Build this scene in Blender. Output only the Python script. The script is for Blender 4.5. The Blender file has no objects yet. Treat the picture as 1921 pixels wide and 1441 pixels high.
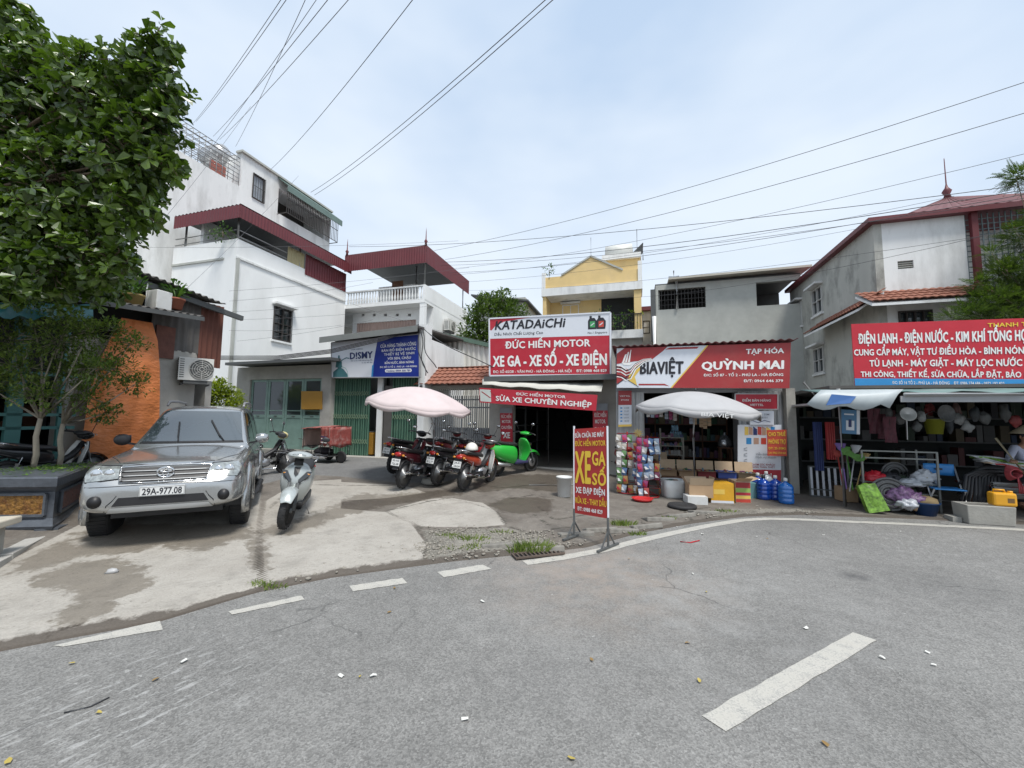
import bpy, bmesh, math, random
import numpy as np
from mathutils import Vector, Matrix, noise as mnoise
R = math.radians
rnd = random.Random(7)
scene = bpy.context.scene
col = scene.collection

# ---------------------------------------------------------------- camera
FPX, PITCH, ROLL, CAMH = 760.0, R(4.8), R(0.6), 1.6
FW = Vector((0, math.cos(PITCH), math.sin(PITCH)))
_u0 = Vector((0, -math.sin(PITCH), math.cos(PITCH)))
_r0 = Vector((1, 0, 0))
RT = _r0 * math.cos(ROLL) + _u0 * math.sin(ROLL)
UP = _u0 * math.cos(ROLL) - _r0 * math.sin(ROLL)
CAM = Vector((0, 0, CAMH))
cam = bpy.data.cameras.new('camera'); cam.sensor_width = 36.0; cam.sensor_fit = 'HORIZONTAL'
cam.lens = 36.0 * FPX / 1921.0; cam.clip_start = 0.05; cam.clip_end = 3000
camo = bpy.data.objects.new('camera', cam); col.objects.link(camo)
camo.matrix_world = Matrix(((RT.x, UP.x, -FW.x, 0), (RT.y, UP.y, -FW.y, 0), (RT.z, UP.z, -FW.z, CAMH), (0, 0, 0, 1)))
scene.camera = camo

# ---------------------------------------------------------------- light
SUN_EL, SUN_AZ = R(64), R(150)          # azimuth clockwise from +Y (view direction)
world = bpy.data.worlds.new('World'); scene.world = world; world.use_nodes = True
wn = world.node_tree.nodes; wl = world.node_tree.links; wn.clear()
sky = wn.new('ShaderNodeTexSky'); sky.sky_type = 'NISHITA'; sky.sun_disc = False
sky.sun_elevation = SUN_EL; sky.sun_rotation = SUN_AZ; sky.dust_density = 4.0; sky.air_density = 1.2
tc = wn.new('ShaderNodeTexCoord'); mp = wn.new('ShaderNodeMapping'); mp.inputs['Scale'].default_value = (1, 1, 2.2)
nz = wn.new('ShaderNodeTexNoise'); nz.inputs['Scale'].default_value = 1.7; nz.inputs['Detail'].default_value = 4; nz.inputs['Roughness'].default_value = .5
cr = wn.new('ShaderNodeValToRGB')
cr.color_ramp.elements[0].position = .36; cr.color_ramp.elements[0].color = (3.3, 4.2, 5.45, 1)
cr.color_ramp.elements[1].position = .64; cr.color_ramp.elements[1].color = (4.85, 5.45, 6.2, 1)
sp = wn.new('ShaderNodeSeparateXYZ')
hz = wn.new('ShaderNodeMapRange'); hz.inputs['From Min'].default_value = 0.0; hz.inputs['From Max'].default_value = .75
hz.inputs['To Min'].default_value = 1.0; hz.inputs['To Max'].default_value = 0.0
mh = wn.new('ShaderNodeMix'); mh.data_type = 'RGBA'; mh.inputs[7].default_value = (5.7, 6.2, 6.7, 1)
mxs = wn.new('ShaderNodeMix'); mxs.data_type = 'RGBA'; mxs.inputs[0].default_value = .92
bg = wn.new('ShaderNodeBackground'); bg.inputs['Strength'].default_value = 0.10
wo = wn.new('ShaderNodeOutputWorld')
wl.new(tc.outputs['Generated'], mp.inputs['Vector']); wl.new(mp.outputs['Vector'], nz.inputs['Vector'])
wl.new(nz.outputs['Fac'], cr.inputs['Fac']); wl.new(tc.outputs['Generated'], sp.inputs['Vector'])
wl.new(sp.outputs['Z'], hz.inputs['Value'])
hp = wn.new('ShaderNodeMath'); hp.operation = 'MULTIPLY'; hp.inputs[1].default_value = .55
wl.new(hz.outputs['Result'], hp.inputs[0]); wl.new(hp.outputs[0], mh.inputs[0]); wl.new(cr.outputs['Color'], mh.inputs[6])
wl.new(sky.outputs['Color'], mxs.inputs[6]); wl.new(mh.outputs[2], mxs.inputs[7])
wl.new(mxs.outputs[2], bg.inputs['Color']); wl.new(bg.outputs['Background'], wo.inputs['Surface'])
sl = bpy.data.lights.new('sun', 'SUN'); sl.energy = 2.2; sl.angle = R(14); sl.color = (1, .965, .91)
so = bpy.data.objects.new('sun', sl); col.objects.link(so)
_sd = Vector((math.sin(SUN_AZ) * math.cos(SUN_EL), math.cos(SUN_AZ) * math.cos(SUN_EL), math.sin(SUN_EL)))
so.rotation_euler = _sd.to_track_quat('Z', 'Y').to_euler(); so.location = (0, -5, 40)
scene.view_settings.view_transform = 'Standard'; scene.view_settings.look = 'None'
scene.view_settings.exposure = 0.78; scene.view_settings.gamma = 1.0
try: scene.view_settings.use_curve_mapping = False
except Exception: pass
scene.cycles.max_bounces = 6; scene.cycles.diffuse_bounces = 3; scene.cycles.glossy_bounces = 3
scene.cycles.transparent_max_bounces = 12

# ---------------------------------------------------------------- placing: the street grid (a along the shop fronts, b into the block)
PHI = R(17.0)
FA = Vector((math.cos(PHI), -math.sin(PHI), 0)); NB = Vector((math.sin(PHI), math.cos(PHI), 0))
def W(a, b, z=0.0): return FA * a + NB * b + Vector((0, 0, z))
def AB(p): return p.x * FA.x + p.y * FA.y, p.x * NB.x + p.y * NB.y
def ray(px, py): return FW + RT * ((px - 960.5) / FPX) + UP * ((720.5 - py) / FPX)
def onB(px, py, b):
    d = ray(px, py); t = b / d.dot(NB); return t * d.dot(FA), CAMH + t * d.z
def onA(px, py, a):
    d = ray(px, py); t = a / d.dot(FA); return t * d.dot(NB), CAMH + t * d.z
def onZ(px, py, z=0.0):
    d = ray(px, py); t = (z - CAMH) / d.z; return CAM + d * t
def onY(px, py, y):
    d = ray(px, py); return CAM + d * (y / d.y)
_EP = [(-300, 1290), (0, 1222), (100, 1203), (300, 1166), (480, 1112), (620, 1084), (700, 1073), (850, 1053), (1000, 1038), (1100, 1027), (1200, 1000), (1300, 982), (1400, 969), (1500, 966), (1700, 973), (1921, 984)]
EDGE = [AB(onZ(x, y)) for x, y in _EP]
_s = (EDGE[1][1] - EDGE[0][1]) / (EDGE[1][0] - EDGE[0][0])
EDGE = [(EDGE[0][0] - 14, EDGE[0][1] - 14 * _s)] + EDGE
_s = (EDGE[-1][1] - EDGE[-2][1]) / (EDGE[-1][0] - EDGE[-2][0])
EDGE = EDGE + [(EDGE[-1][0] + 12, EDGE[-1][1] + 12 * _s)]
_ea = np.array([e[0] for e in EDGE]); _eb = np.array([e[1] for e in EDGE])
def edge_b(a): return float(np.interp(a, _ea, _eb))
_pt = np.array([-.03, 0, .05, .5, 3.6, 9.5, 60.]); _ph = np.array([-.03, .01, .022, .028, .045, .37, .42])
def prof(t): return float(np.interp(t, _pt, _ph))
def gz_ab(a, b):
    t = b - edge_b(a)
    return prof(t) if t > 0 else 0.0
def gz(x, y):
    a, b = AB(Vector((x, y, 0))); return gz_ab(a, b)
def G(px, py):                       # ground point under a picture position
    z = 0.0
    for _ in range(12):
        p = onZ(px, py, z); z = .5 * z + .5 * gz(p.x, p.y)
    p = onZ(px, py, z); p.z = gz(p.x, p.y); return p

# ---------------------------------------------------------------- materials
_mats = {}
def _nodes(name):
    m = bpy.data.materials.new(name); m.use_nodes = True
    nt = m.node_tree; b = nt.nodes['Principled BSDF']; return m, nt, b
def M(name, c=(.5, .5, .5), rough=.6, metal=0.0, var=.12, scale=3.0, bump=0.0, bscale=30.0, spec=.5, coat=0.0, dirt=None, dirt_amt=.35, dirt_scale=1.2, stretch=(1, 1, 1), rvar=.1, trans=0.0, alpha=1.0, emit=0.0):
    if name in _mats: return _mats[name]
    m, nt, b = _nodes(name); N = nt.nodes; L = nt.links
    b.inputs['Roughness'].default_value = rough; b.inputs['Metallic'].default_value = metal
    b.inputs['Specular IOR Level'].default_value = spec
    if coat: b.inputs['Coat Weight'].default_value = coat; b.inputs['Coat Roughness'].default_value = .04
    if trans: b.inputs['Transmission Weight'].default_value = trans
    if emit: b.inputs['Emission Color'].default_value = (*c, 1); b.inputs['Emission Strength'].default_value = emit
    t = N.new('ShaderNodeTexCoord'); mpn = N.new('ShaderNodeMapping'); mpn.inputs['Scale'].default_value = stretch
    L.new(t.outputs['Object'], mpn.inputs['Vector'])
    n1 = N.new('ShaderNodeTexNoise'); n1.inputs['Scale'].default_value = scale; n1.inputs['Detail'].default_value = 6; n1.inputs['Roughness'].default_value = .6
    L.new(mpn.outputs['Vector'], n1.inputs['Vector'])
    mr = N.new('ShaderNodeMapRange'); mr.inputs['From Min'].default_value = .25; mr.inputs['From Max'].default_value = .75
    mr.inputs['To Min'].default_value = 1 - var; mr.inputs['To Max'].default_value = 1 + var
    L.new(n1.outputs['Fac'], mr.inputs['Value'])
    ml = N.new('ShaderNodeMix'); ml.data_type = 'RGBA'; ml.blend_type = 'MULTIPLY'; ml.inputs[0].default_value = 1
    ml.inputs[6].default_value = (*c, 1); L.new(mr.outputs['Result'], ml.inputs[7]); out = ml.outputs[2]
    if dirt is not None:
        n2 = N.new('ShaderNodeTexNoise'); n2.inputs['Scale'].default_value = dirt_scale; n2.inputs['Detail'].default_value = 8; n2.inputs['Roughness'].default_value = .65
        L.new(mpn.outputs['Vector'], n2.inputs['Vector'])
        r2 = N.new('ShaderNodeMapRange'); r2.inputs['From Min'].default_value = .48; r2.inputs['From Max'].default_value = .72; r2.inputs['To Max'].default_value = dirt_amt
        L.new(n2.outputs['Fac'], r2.inputs['Value'])
        mx = N.new('ShaderNodeMix'); mx.data_type = 'RGBA'; mx.inputs[7].default_value = (*dirt, 1)
        L.new(r2.outputs['Result'], mx.inputs[0]); L.new(out, mx.inputs[6]); out = mx.outputs[2]
    L.new(out, b.inputs['Base Color'])
    if rvar:
        rr = N.new('ShaderNodeMapRange'); rr.inputs['To Min'].default_value = max(.02, rough - rvar); rr.inputs['To Max'].default_value = min(1, rough + rvar)
        L.new(n1.outputs['Fac'], rr.inputs['Value']); L.new(rr.outputs['Result'], b.inputs['Roughness'])
    if bump:
        n3 = N.new('ShaderNodeTexNoise'); n3.inputs['Scale'].default_value = bscale; n3.inputs['Detail'].default_value = 5
        L.new(mpn.outputs['Vector'], n3.inputs['Vector'])
        bp = N.new('ShaderNodeBump'); bp.inputs['Strength'].default_value = bump; bp.inputs['Distance'].default_value = .02
        L.new(n3.outputs['Fac'], bp.inputs['Height']); L.new(bp.outputs['Normal'], b.inputs['Normal'])
    _mats[name] = m; return m
def leaf_mat(name, c, c2, rough=.45, tr=.35, scale=1.6, spec=.5):
    if name in _mats: return _mats[name]
    m, nt, b = _nodes(name); N = nt.nodes; L = nt.links
    g = N.new('ShaderNodeNewGeometry'); t = N.new('ShaderNodeTexCoord')
    n1 = N.new('ShaderNodeTexNoise'); n1.inputs['Scale'].default_value = scale; n1.inputs['Detail'].default_value = 3; L.new(t.outputs['Object'], n1.inputs['Vector'])
    ad = N.new('ShaderNodeMath'); ad.operation = 'ADD'; L.new(g.outputs['Random Per Island'], ad.inputs[0]); L.new(n1.outputs['Fac'], ad.inputs[1])
    mr = N.new('ShaderNodeMapRange'); mr.inputs['From Min'].default_value = .35; mr.inputs['From Max'].default_value = 1.5; L.new(ad.outputs[0], mr.inputs['Value'])
    mx = N.new('ShaderNodeMix'); mx.data_type = 'RGBA'; mx.inputs[6].default_value = (*c, 1); mx.inputs[7].default_value = (*c2, 1); L.new(mr.outputs['Result'], mx.inputs[0])
    L.new(mx.outputs[2], b.inputs['Base Color']); b.inputs['Roughness'].default_value = rough; b.inputs['Specular IOR Level'].default_value = spec
    tl = N.new('ShaderNodeBsdfTranslucent'); br = N.new('ShaderNodeMix'); br.data_type = 'RGBA'; br.blend_type = 'MULTIPLY'; br.inputs[0].default_value = 1
    br.inputs[7].default_value = (1.3, 1.5, .5, 1); L.new(mx.outputs[2], br.inputs[6]); L.new(br.outputs[2], tl.inputs['Color'])
    ms = N.new('ShaderNodeMixShader'); ms.inputs[0].default_value = tr
    L.new(b.outputs[0], ms.inputs[1]); L.new(tl.outputs[0], ms.inputs[2]); L.new(ms.outputs[0], N['Material Output'].inputs['Surface'])
    _mats[name] = m; return m
def glass_mat(name, c=(.02, .025, .03), rough=.04):
    if name in _mats: return _mats[name]
    m, nt, b = _nodes(name)
    b.inputs['Base Color'].default_value = (*c, 1); b.inputs['Roughness'].default_value = rough; b.inputs['Specular IOR Level'].default_value = .8
    _mats[name] = m; return m

# ---------------------------------------------------------------- mesh building
def frame(d, up=Vector((0, 0, 1))):
    d = d.normalized()
    if abs(d.dot(up)) > .98: up = Vector((1, 0, 0)) if abs(d.x) < .9 else Vector((0, 1, 0))
    x = d.cross(up).normalized(); y = x.cross(d).normalized(); return x, y
class MB:
    def __init__(s, mat=None, T=None):
        s.v = []; s.f = []; s.fm = []; s.fs = []; s.mats = []; s.cur = mat; s.T = T
    def _mi(s, m):
        m = m or s.cur
        if m not in s.mats: s.mats.append(m)
        return s.mats.index(m)
    def add(s, vs, fs, m=None, smooth=False):
        k = len(s.v); i = s._mi(m)
        for p in vs:
            p = Vector(p); s.v.append(s.T @ p if s.T is not None else p)
        for f in fs: s.f.append([k + j for j in f]); s.fm.append(i); s.fs.append(smooth)
        return s
    def bx(s, x0, x1, y0, y1, z0, z1, m=None):
        return s.add([(x0, y0, z0), (x1, y0, z0), (x1, y1, z0), (x0, y1, z0), (x0, y0, z1), (x1, y0, z1), (x1, y1, z1), (x0, y1, z1)],
                     [(3, 2, 1, 0), (4, 5, 6, 7), (0, 1, 5, 4), (1, 2, 6, 5), (2, 3, 7, 6), (3, 0, 4, 7)], m)
    def box(s, c, d, m=None, rot=None):
        c = Vector(c); h = Vector(d) / 2; vs = []
        for q in ((-1, -1, -1), (1, -1, -1), (1, 1, -1), (-1, 1, -1), (-1, -1, 1), (1, -1, 1), (1, 1, 1), (-1, 1, 1)):
            v = Vector((q[0] * h.x, q[1] * h.y, q[2] * h.z)); vs.append(c + (rot @ v if rot is not None else v))
        return s.add(vs, [(3, 2, 1, 0), (4, 5, 6, 7), (0, 1, 5, 4), (1, 2, 6, 5), (2, 3, 7, 6), (3, 0, 4, 7)], m)
    def beam(s, p, q, w, h=None, m=None, up=Vector((0, 0, 1))):
        p = Vector(p); q = Vector(q); h = h or w; x, y = frame(q - p, up); vs = []
        for c in (p, q):
            for a, b in ((-1, -1), (1, -1), (1, 1), (-1, 1)): vs.append(c + x * a * w / 2 + y * b * h / 2)
        return s.add(vs, [(3, 2, 1, 0), (4, 5, 6, 7), (0, 1, 5, 4), (1, 2, 6, 5), (2, 3, 7, 6), (3, 0, 4, 7)], m)
    def tube(s, pts, r, m=None, n=8, caps=True, closed=False, flat=1.0):
        pts = [Vector(p) for p in pts]; k = len(pts); rs = r if isinstance(r, (list, tuple)) else [r] * k; vs = []; fs = []; x = None
        for i, p in enumerate(pts):
            if closed: d = pts[(i + 1) % k] - pts[i - 1]
            else: d = pts[min(i + 1, k - 1)] - pts[max(i - 1, 0)]
            if d.length < 1e-9: d = Vector((0, 0, 1))
            d.normalize()
            if x is None: x, y = frame(d)
            else:
                x = (x - d * x.dot(d))
                if x.length < 1e-6: x, y = frame(d)
                x.normalize(); y = d.cross(x)
            for j in range(n):
                a = 2 * math.pi * j / n; vs.append(p + x * math.cos(a) * rs[i] + y * math.sin(a) * rs[i] * flat)
        for i in range(k if closed else k - 1):
            i2 = (i + 1) % k
            for j in range(n): fs.append((i * n + j, i * n + (j + 1) % n, i2 * n + (j + 1) % n, i2 * n + j))
        if caps and not closed: fs.append(tuple(range(n - 1, -1, -1))); fs.append(tuple((k - 1) * n + j for j in range(n)))
        return s.add(vs, fs, m, True)
    def cyl(s, p, q, r, m=None, r1=None, n=14): return s.tube([p, q], [r, r if r1 is None else r1], m, n)
    def lathe(s, prof_, m=None, n=20, c=(0, 0, 0), ax=None, arc=None):
        c = Vector(c); A = ax if ax is not None else Matrix.Identity(3); vs = []; fs = []; k = len(prof_)
        for r, z in prof_:
            for j in range(n):
                a = 2 * math.pi * j / n; vs.append(c + A @ Vector((r * math.cos(a), r * math.sin(a), z)))
        for i in range(k - 1):
            for j in range(n): fs.append((i * n + j, i * n + (j + 1) % n, (i + 1) * n + (j + 1) % n, (i + 1) * n + j))
        if prof_[0][0] > 1e-4: fs.append(tuple(range(n - 1, -1, -1)))
        if prof_[-1][0] > 1e-4: fs.append(tuple((k - 1) * n + j for j in range(n)))
        return s.add(vs, fs, m, True)
    def poly(s, pts, m=None, smooth=False): return s.add(pts, [tuple(range(len(pts)))], m, smooth)
    def prism(s, pts, vec, m=None):
        k = len(pts); vec = Vector(vec); P = [Vector(p) for p in pts]; vs = P + [p + vec for p in P]
        fs = [tuple(range(k - 1, -1, -1)), tuple(range(k, 2 * k))] + [(i, (i + 1) % k, k + (i + 1) % k, k + i) for i in range(k)]
        return s.add(vs, fs, m)
    def loft(s, rings, m=None, closed=True, caps=True, smooth=True):
        n = len(rings[0]); vs = [p for r in rings for p in r]; fs = []
        for i in range(len(rings) - 1):
            for j in range(n if closed else n - 1): fs.append((i * n + j, i * n + (j + 1) % n, (i + 1) * n + (j + 1) % n, (i + 1) * n + j))
        if caps and closed: fs.append(tuple(range(n - 1, -1, -1))); fs.append(tuple((len(rings) - 1) * n + j for j in range(n)))
        return s.add(vs, fs, m, smooth)
    def ell(s, c, r, m=None, n=12, k=8, rot=None, zmin=-1.0, zmax=1.0, jit=0.0):
        c = Vector(c); r = Vector(r) if not isinstance(r, (int, float)) else Vector((r, r, r)); rings = []
        t0 = math.asin(max(-1, zmin)); t1 = math.asin(min(1, zmax))
        for i in range(k + 1):
            t = t0 + (t1 - t0) * i / k; ring = []
            for j in range(n):
                a = 2 * math.pi * j / n; v = Vector((math.cos(a) * math.cos(t) * r.x, math.sin(a) * math.cos(t) * r.y, math.sin(t) * r.z))
                if jit: v *= 1 + rnd.uniform(-jit, jit)
                ring.append(c + (rot @ v if rot is not None else v))
            rings.append(ring)
        return s.loft(rings, m)
    def grid(s, P, m=None, smooth=True, thick=0.0):
        nr = len(P); nc = len(P[0]); vs = [Vector(p) for r in P for p in r]
        fs = [(i * nc + j, i * nc + j + 1, (i + 1) * nc + j + 1, (i + 1) * nc + j) for i in range(nr - 1) for j in range(nc - 1)]
        return s.add(vs, fs, m, smooth)
    def build(s, name, parent=None, loc=None, rot=None, bevel=0.0, sub=0, solid=0.0, weld=False):
        me = bpy.data.meshes.new(name)
        me.from_pydata([tuple(v) for v in s.v], [], s.f)
        for m in s.mats: me.materials.append(m)
        me.polygons.foreach_set('material_index', s.fm); me.polygons.foreach_set('use_smooth', s.fs); me.update()
        if weld or sub or bevel:
            bm = bmesh.new(); bm.from_mesh(me); bmesh.ops.remove_doubles(bm, verts=bm.verts, dist=1e-5)
            bmesh.ops.recalc_face_normals(bm, faces=bm.faces); bm.to_mesh(me); bm.free()
        o = bpy.data.objects.new(name, me); col.objects.link(o)
        if parent is not None: o.parent = parent
        if loc is not None: o.location = loc
        if rot is not None: o.rotation_euler = rot if isinstance(rot, (tuple, list)) else (0, 0, rot)
        if solid: q = o.modifiers.new('solid', 'SOLIDIFY'); q.thickness = solid; q.offset = 0
        if bevel: q = o.modifiers.new('bevel', 'BEVEL'); q.width = bevel; q.segments = 2; q.limit_method = 'ANGLE'; q.angle_limit = R(40)
        if sub: q = o.modifiers.new('sub', 'SUBSURF'); q.levels = q.render_levels = sub
        return o
def tag(o, label, cat, group=None, kind=None):
    if label: o['label'] = label
    if cat: o['category'] = cat
    if group: o['group'] = group
    if kind: o['kind'] = kind
    return o
def empty(name, loc, rz=0.0, label=None, cat=None, group=None, kind=None):
    o = bpy.data.objects.new(name, None); col.objects.link(o); o.location = loc; o.rotation_euler = (0, 0, rz) if not isinstance(rz, tuple) else rz
    o.empty_display_size = .1
    return tag(o, label, cat, group, kind)
class GridThing:
    """A thing whose parts are modelled in street-grid coordinates (a, b, z)."""
    def __init__(s, name, a, b, z, label, cat, group=None):
        s.o = Vector((a, b, z)); s.root = empty(name, W(a, b, z), -PHI, label, cat, group)
    def mb(s, mat=None): return MB(mat, Matrix.Translation(-s.o))
    def part(s, mb, name, parent=None, label=None, **k):
        o = mb.build(name, parent or s.root, **k)
        if label: o['label'] = label
        return o
def solo(mb, name, label, cat, group=None, kind=None, **k): return tag(mb.build(name, **k), label, cat, group, kind)
def copy_tree(o, parent=None):
    c = o.copy(); col.objects.link(c)
    if parent is not None: c.parent = parent
    for ch in [x for x in bpy.data.objects if x.parent == o]: copy_tree(ch, c)
    return c
_tcache = {}
def text2d(body, bold=.0, res=2, shear=0.0, spacing=1.0):
    key = (body, bold, res, shear, spacing)
    if key in _tcache: return _tcache[key]
    c = bpy.data.curves.new('lettering', 'FONT'); c.body = body; c.offset = bold; c.resolution_u = res; c.shear = shear; c.space_character = spacing
    c.align_x = 'CENTER'
    o = bpy.data.objects.new('lettering', c); col.objects.link(o)
    dg = bpy.context.evaluated_depsgraph_get(); me = bpy.data.meshes.new_from_object(o.evaluated_get(dg))
    vs = [(v.co.x, v.co.y) for v in me.vertices]; fs = [tuple(p.vertices) for p in me.polygons]
    bpy.data.objects.remove(o); bpy.data.curves.remove(c); bpy.data.meshes.remove(me)
    _tcache[key] = (vs, fs); return vs, fs
def put_text(mb, body, o, ux, uy, w, h, m, bold=.012, shear=0.0, cap=True, spacing=1.0):
    """Fit a line of lettering into the w x h rectangle whose lower left corner is o (cap letters fill h; accents stick out)."""
    vs, fs = text2d(body, bold, shear=shear, spacing=spacing); xs = [v[0] for v in vs]; ys = [v[1] for v in vs]
    x0, x1 = min(xs), max(xs); y0, y1 = (0.0, .73) if cap else (min(ys), max(ys))
    o = Vector(o); ux = Vector(ux); uy = Vector(uy)
    mb.add([o + ux * ((x - x0) / (x1 - x0) * w) + uy * ((y - y0) / (y1 - y0) * h) for x, y in vs], fs, m)
# ================================================================ ground
def val(N, L, x): return x
def smooth_noise(N, L, vec, scale, detail=5, rough=.6):
    n = N.new('ShaderNodeTexNoise'); n.inputs['Scale'].default_value = scale; n.inputs['Detail'].default_value = detail; n.inputs['Roughness'].default_value = rough
    L.new(vec, n.inputs['Vector']); return n.outputs['Fac']
def rng(N, L, v, a, b, c=0.0, d=1.0):
    n = N.new('ShaderNodeMapRange'); n.inputs['From Min'].default_value = a; n.inputs['From Max'].default_value = b; n.inputs['To Min'].default_value = c; n.inputs['To Max'].default_value = d
    L.new(v, n.inputs['Value']); return n.outputs['Result']
def mth(N, L, op, a, b):
    n = N.new('ShaderNodeMath'); n.operation = op
    for i, q in enumerate((a, b)):
        if isinstance(q, (int, float)): n.inputs[i].default_value = q
        else: L.new(q, n.inputs[i])
    return n.outputs[0]
def mixc(N, L, f, a, b, mode='MIX'):
    n = N.new('ShaderNodeMix'); n.data_type = 'RGBA'; n.blend_type = mode
    if isinstance(f, (int, float)): n.inputs[0].default_value = f
    else: L.new(f, n.inputs[0])
    for i, q in ((6, a), (7, b)):
        if isinstance(q, tuple): n.inputs[i].default_value = (*q, 1)
        else: L.new(q, n.inputs[i])
    return n.outputs[2]

def asphalt_nodes(N, L, vec, base=(.196, .193, .184)):
    big = smooth_noise(N, L, vec, .55, 4); mid = smooth_noise(N, L, vec, 6, 5, .7); fine = smooth_noise(N, L, vec, 120, 3, .6)
    c = mixc(N, L, rng(N, L, big, .3, .7), tuple(x * .84 for x in base), tuple(x * 1.14 for x in base))
    c = mixc(N, L, 1.0, c, rng(N, L, mid, .3, .7, .88, 1.12), 'MULTIPLY')
    vo = N.new('ShaderNodeTexVoronoi'); vo.inputs['Scale'].default_value = 95; L.new(vec, vo.inputs['Vector'])
    sepc = N.new('ShaderNodeSeparateColor'); L.new(vo.outputs['Color'], sepc.inputs[0])
    c = mixc(N, L, 1.0, c, rng(N, L, sepc.outputs[0], 0, 1, .74, 1.26), 'MULTIPLY')
    c = mixc(N, L, 1.0, c, rng(N, L, fine, .3, .7, .8, 1.2), 'MULTIPLY')
    return c, mid, fine, vo

def road_material():
    m, nt, b = _nodes('asphalt'); N = nt.nodes; L = nt.links
    t = N.new('ShaderNodeTexCoord'); vec = t.outputs['Object']
    c, mid, fine, vo = asphalt_nodes(N, L, vec)
    def near(p, r0, r1):
        d = N.new('ShaderNodeVectorMath'); d.operation = 'DISTANCE'; L.new(vec, d.inputs[0]); d.inputs[1].default_value = p
        return rng(N, L, d.outputs['Value'], r0, r1, 1.0, 0.0)
    # brown dust washed off the forecourt, where the gutter ends
    p = onZ(1110, 1075); f = mth(N, L, 'MULTIPLY', near((p.x, p.y, 0), .25, 1.5), rng(N, L, smooth_noise(N, L, vec, 2.6, 6, .7), .35, .62))
    c = mixc(N, L, mth(N, L, 'MULTIPLY', f, .7), c, (.30, .25, .21))
    p = onZ(1300, 1120); f = mth(N, L, 'MULTIPLY', near((p.x, p.y, 0), .3, 2.2), rng(N, L, smooth_noise(N, L, vec, 1.9, 7, .72), .46, .66))
    c = mixc(N, L, mth(N, L, 'MULTIPLY', f, .5), c, (.31, .31, .30))
    # worn smears of old paint
    mp_ = N.new('ShaderNodeMapping'); mp_.vector_type = 'TEXTURE'; mp_.inputs['Rotation'].default_value = (0, 0, R(56)); mp_.inputs['Scale'].default_value = (.38, .11, 1); L.new(vec, mp_.inputs['Vector'])
    sm = rng(N, L, smooth_noise(N, L, mp_.outputs[0], 2.4, 8, .74), .535, .60)
    p = onZ(230, 1330); f = mth(N, L, 'MULTIPLY', near((p.x, p.y, 0), .15, 1.0), sm)
    c = mixc(N, L, mth(N, L, 'MULTIPLY', f, .75), c, (.40, .40, .39))
    p = onZ(1730, 1020); f = mth(N, L, 'MULTIPLY', near((p.x, p.y, 0), .2, 1.4), sm)
    c = mixc(N, L, mth(N, L, 'MULTIPLY', f, .3), c, (.45, .45, .44))
    sp_ = rng(N, L, smooth_noise(N, L, vec, 17, 3, .5), .70, .74)
    c = mixc(N, L, mth(N, L, 'MULTIPLY', sp_, .35), c, (.5, .5, .48))
    # dark oil patch
    for px, py, r in ((1605, 1082, .16), (1010, 1275, .35), (1800, 1110, .5)):
        p = onZ(px, py); f = mth(N, L, 'MULTIPLY', near((p.x, p.y, 0), r * .3, r * 1.3), rng(N, L, smooth_noise(N, L, vec, 7, 5, .6), .3, .6))
        c = mixc(N, L, mth(N, L, 'MULTIPLY', f, .65 if r < .2 else .22), c, (.07, .07, .072))
    ve = N.new('ShaderNodeTexVoronoi'); ve.feature = 'DISTANCE_TO_EDGE'; ve.inputs['Scale'].default_value = .42; vd = N.new('ShaderNodeVectorMath'); vd.operation = 'ADD'; nd_ = N.new('ShaderNodeTexNoise'); nd_.inputs['Scale'].default_value = 3; nd_.inputs['Detail'].default_value = 6; L.new(vec, nd_.inputs['Vector']); vs_ = N.new('ShaderNodeVectorMath'); vs_.operation = 'SCALE'; vs_.inputs['Scale'].default_value = .35; L.new(nd_.outputs['Color'], vs_.inputs[0]); L.new(vec, vd.inputs[0]); L.new(vs_.outputs[0], vd.inputs[1]); L.new(vd.outputs[0], ve.inputs['Vector'])
    ck = mth(N, L, 'MULTIPLY', rng(N, L, ve.outputs['Distance'], .001, .005, 1, 0), rng(N, L, smooth_noise(N, L, vec, .8, 3, .5), .5, .62)); c = mixc(N, L, mth(N, L, 'MULTIPLY', ck, .6), c, (.06, .06, .058))
    L.new(c, b.inputs['Base Color']); b.inputs['Roughness'].default_value = .85; b.inputs['Specular IOR Level'].default_value = .3
    bp = N.new('ShaderNodeBump'); bp.inputs['Strength'].default_value = .55; bp.inputs['Distance'].default_value = .006
    h = mth(N, L, 'ADD', fine, mth(N, L, 'MULTIPLY', vo.outputs['Distance'], .9)); L.new(h, bp.inputs['Height']); L.new(bp.outputs[0], b.inputs['Normal'])
    return m
ROADM = road_material()
mb = MB(ROADM); mb.poly([(-250, -250, 0), (250, -250, 0), (250, 250, 0), (-250, 250, 0)])
tag(mb.build('road'), 'grey worn asphalt road with faint paint smears', 'road', kind='structure')

# ---- forecourt
def pixpoly(pts): return np.array([AB(G(x, y)) for x, y in pts])
def sdist(P, poly, closed=True):
    d2 = np.full(len(P), 1e9); inside = np.zeros(len(P), bool); n = len(poly)
    for i in range(n if closed else n - 1):
        a = poly[i]; c = poly[(i + 1) % n]; e = c - a; w = P - a
        h = np.clip((w @ e) / max(e @ e, 1e-9), 0, 1); d = w - h[:, None] * e; d2 = np.minimum(d2, (d * d).sum(1))
        if closed:
            cond = ((a[1] > P[:, 1]) != (c[1] > P[:, 1])); xs = (c[0] - a[0]) * (P[:, 1] - a[1]) / (c[1] - a[1] + 1e-12) + a[0]
            inside ^= cond & (P[:, 0] < xs)
    d = np.sqrt(d2); return np.where(inside, -d, d) if closed else d
_av = np.concatenate([np.arange(EDGE[0][0], -8, .5), np.arange(-8, 8.0, .042), np.arange(8.0, EDGE[-1][0], .5)])
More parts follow.
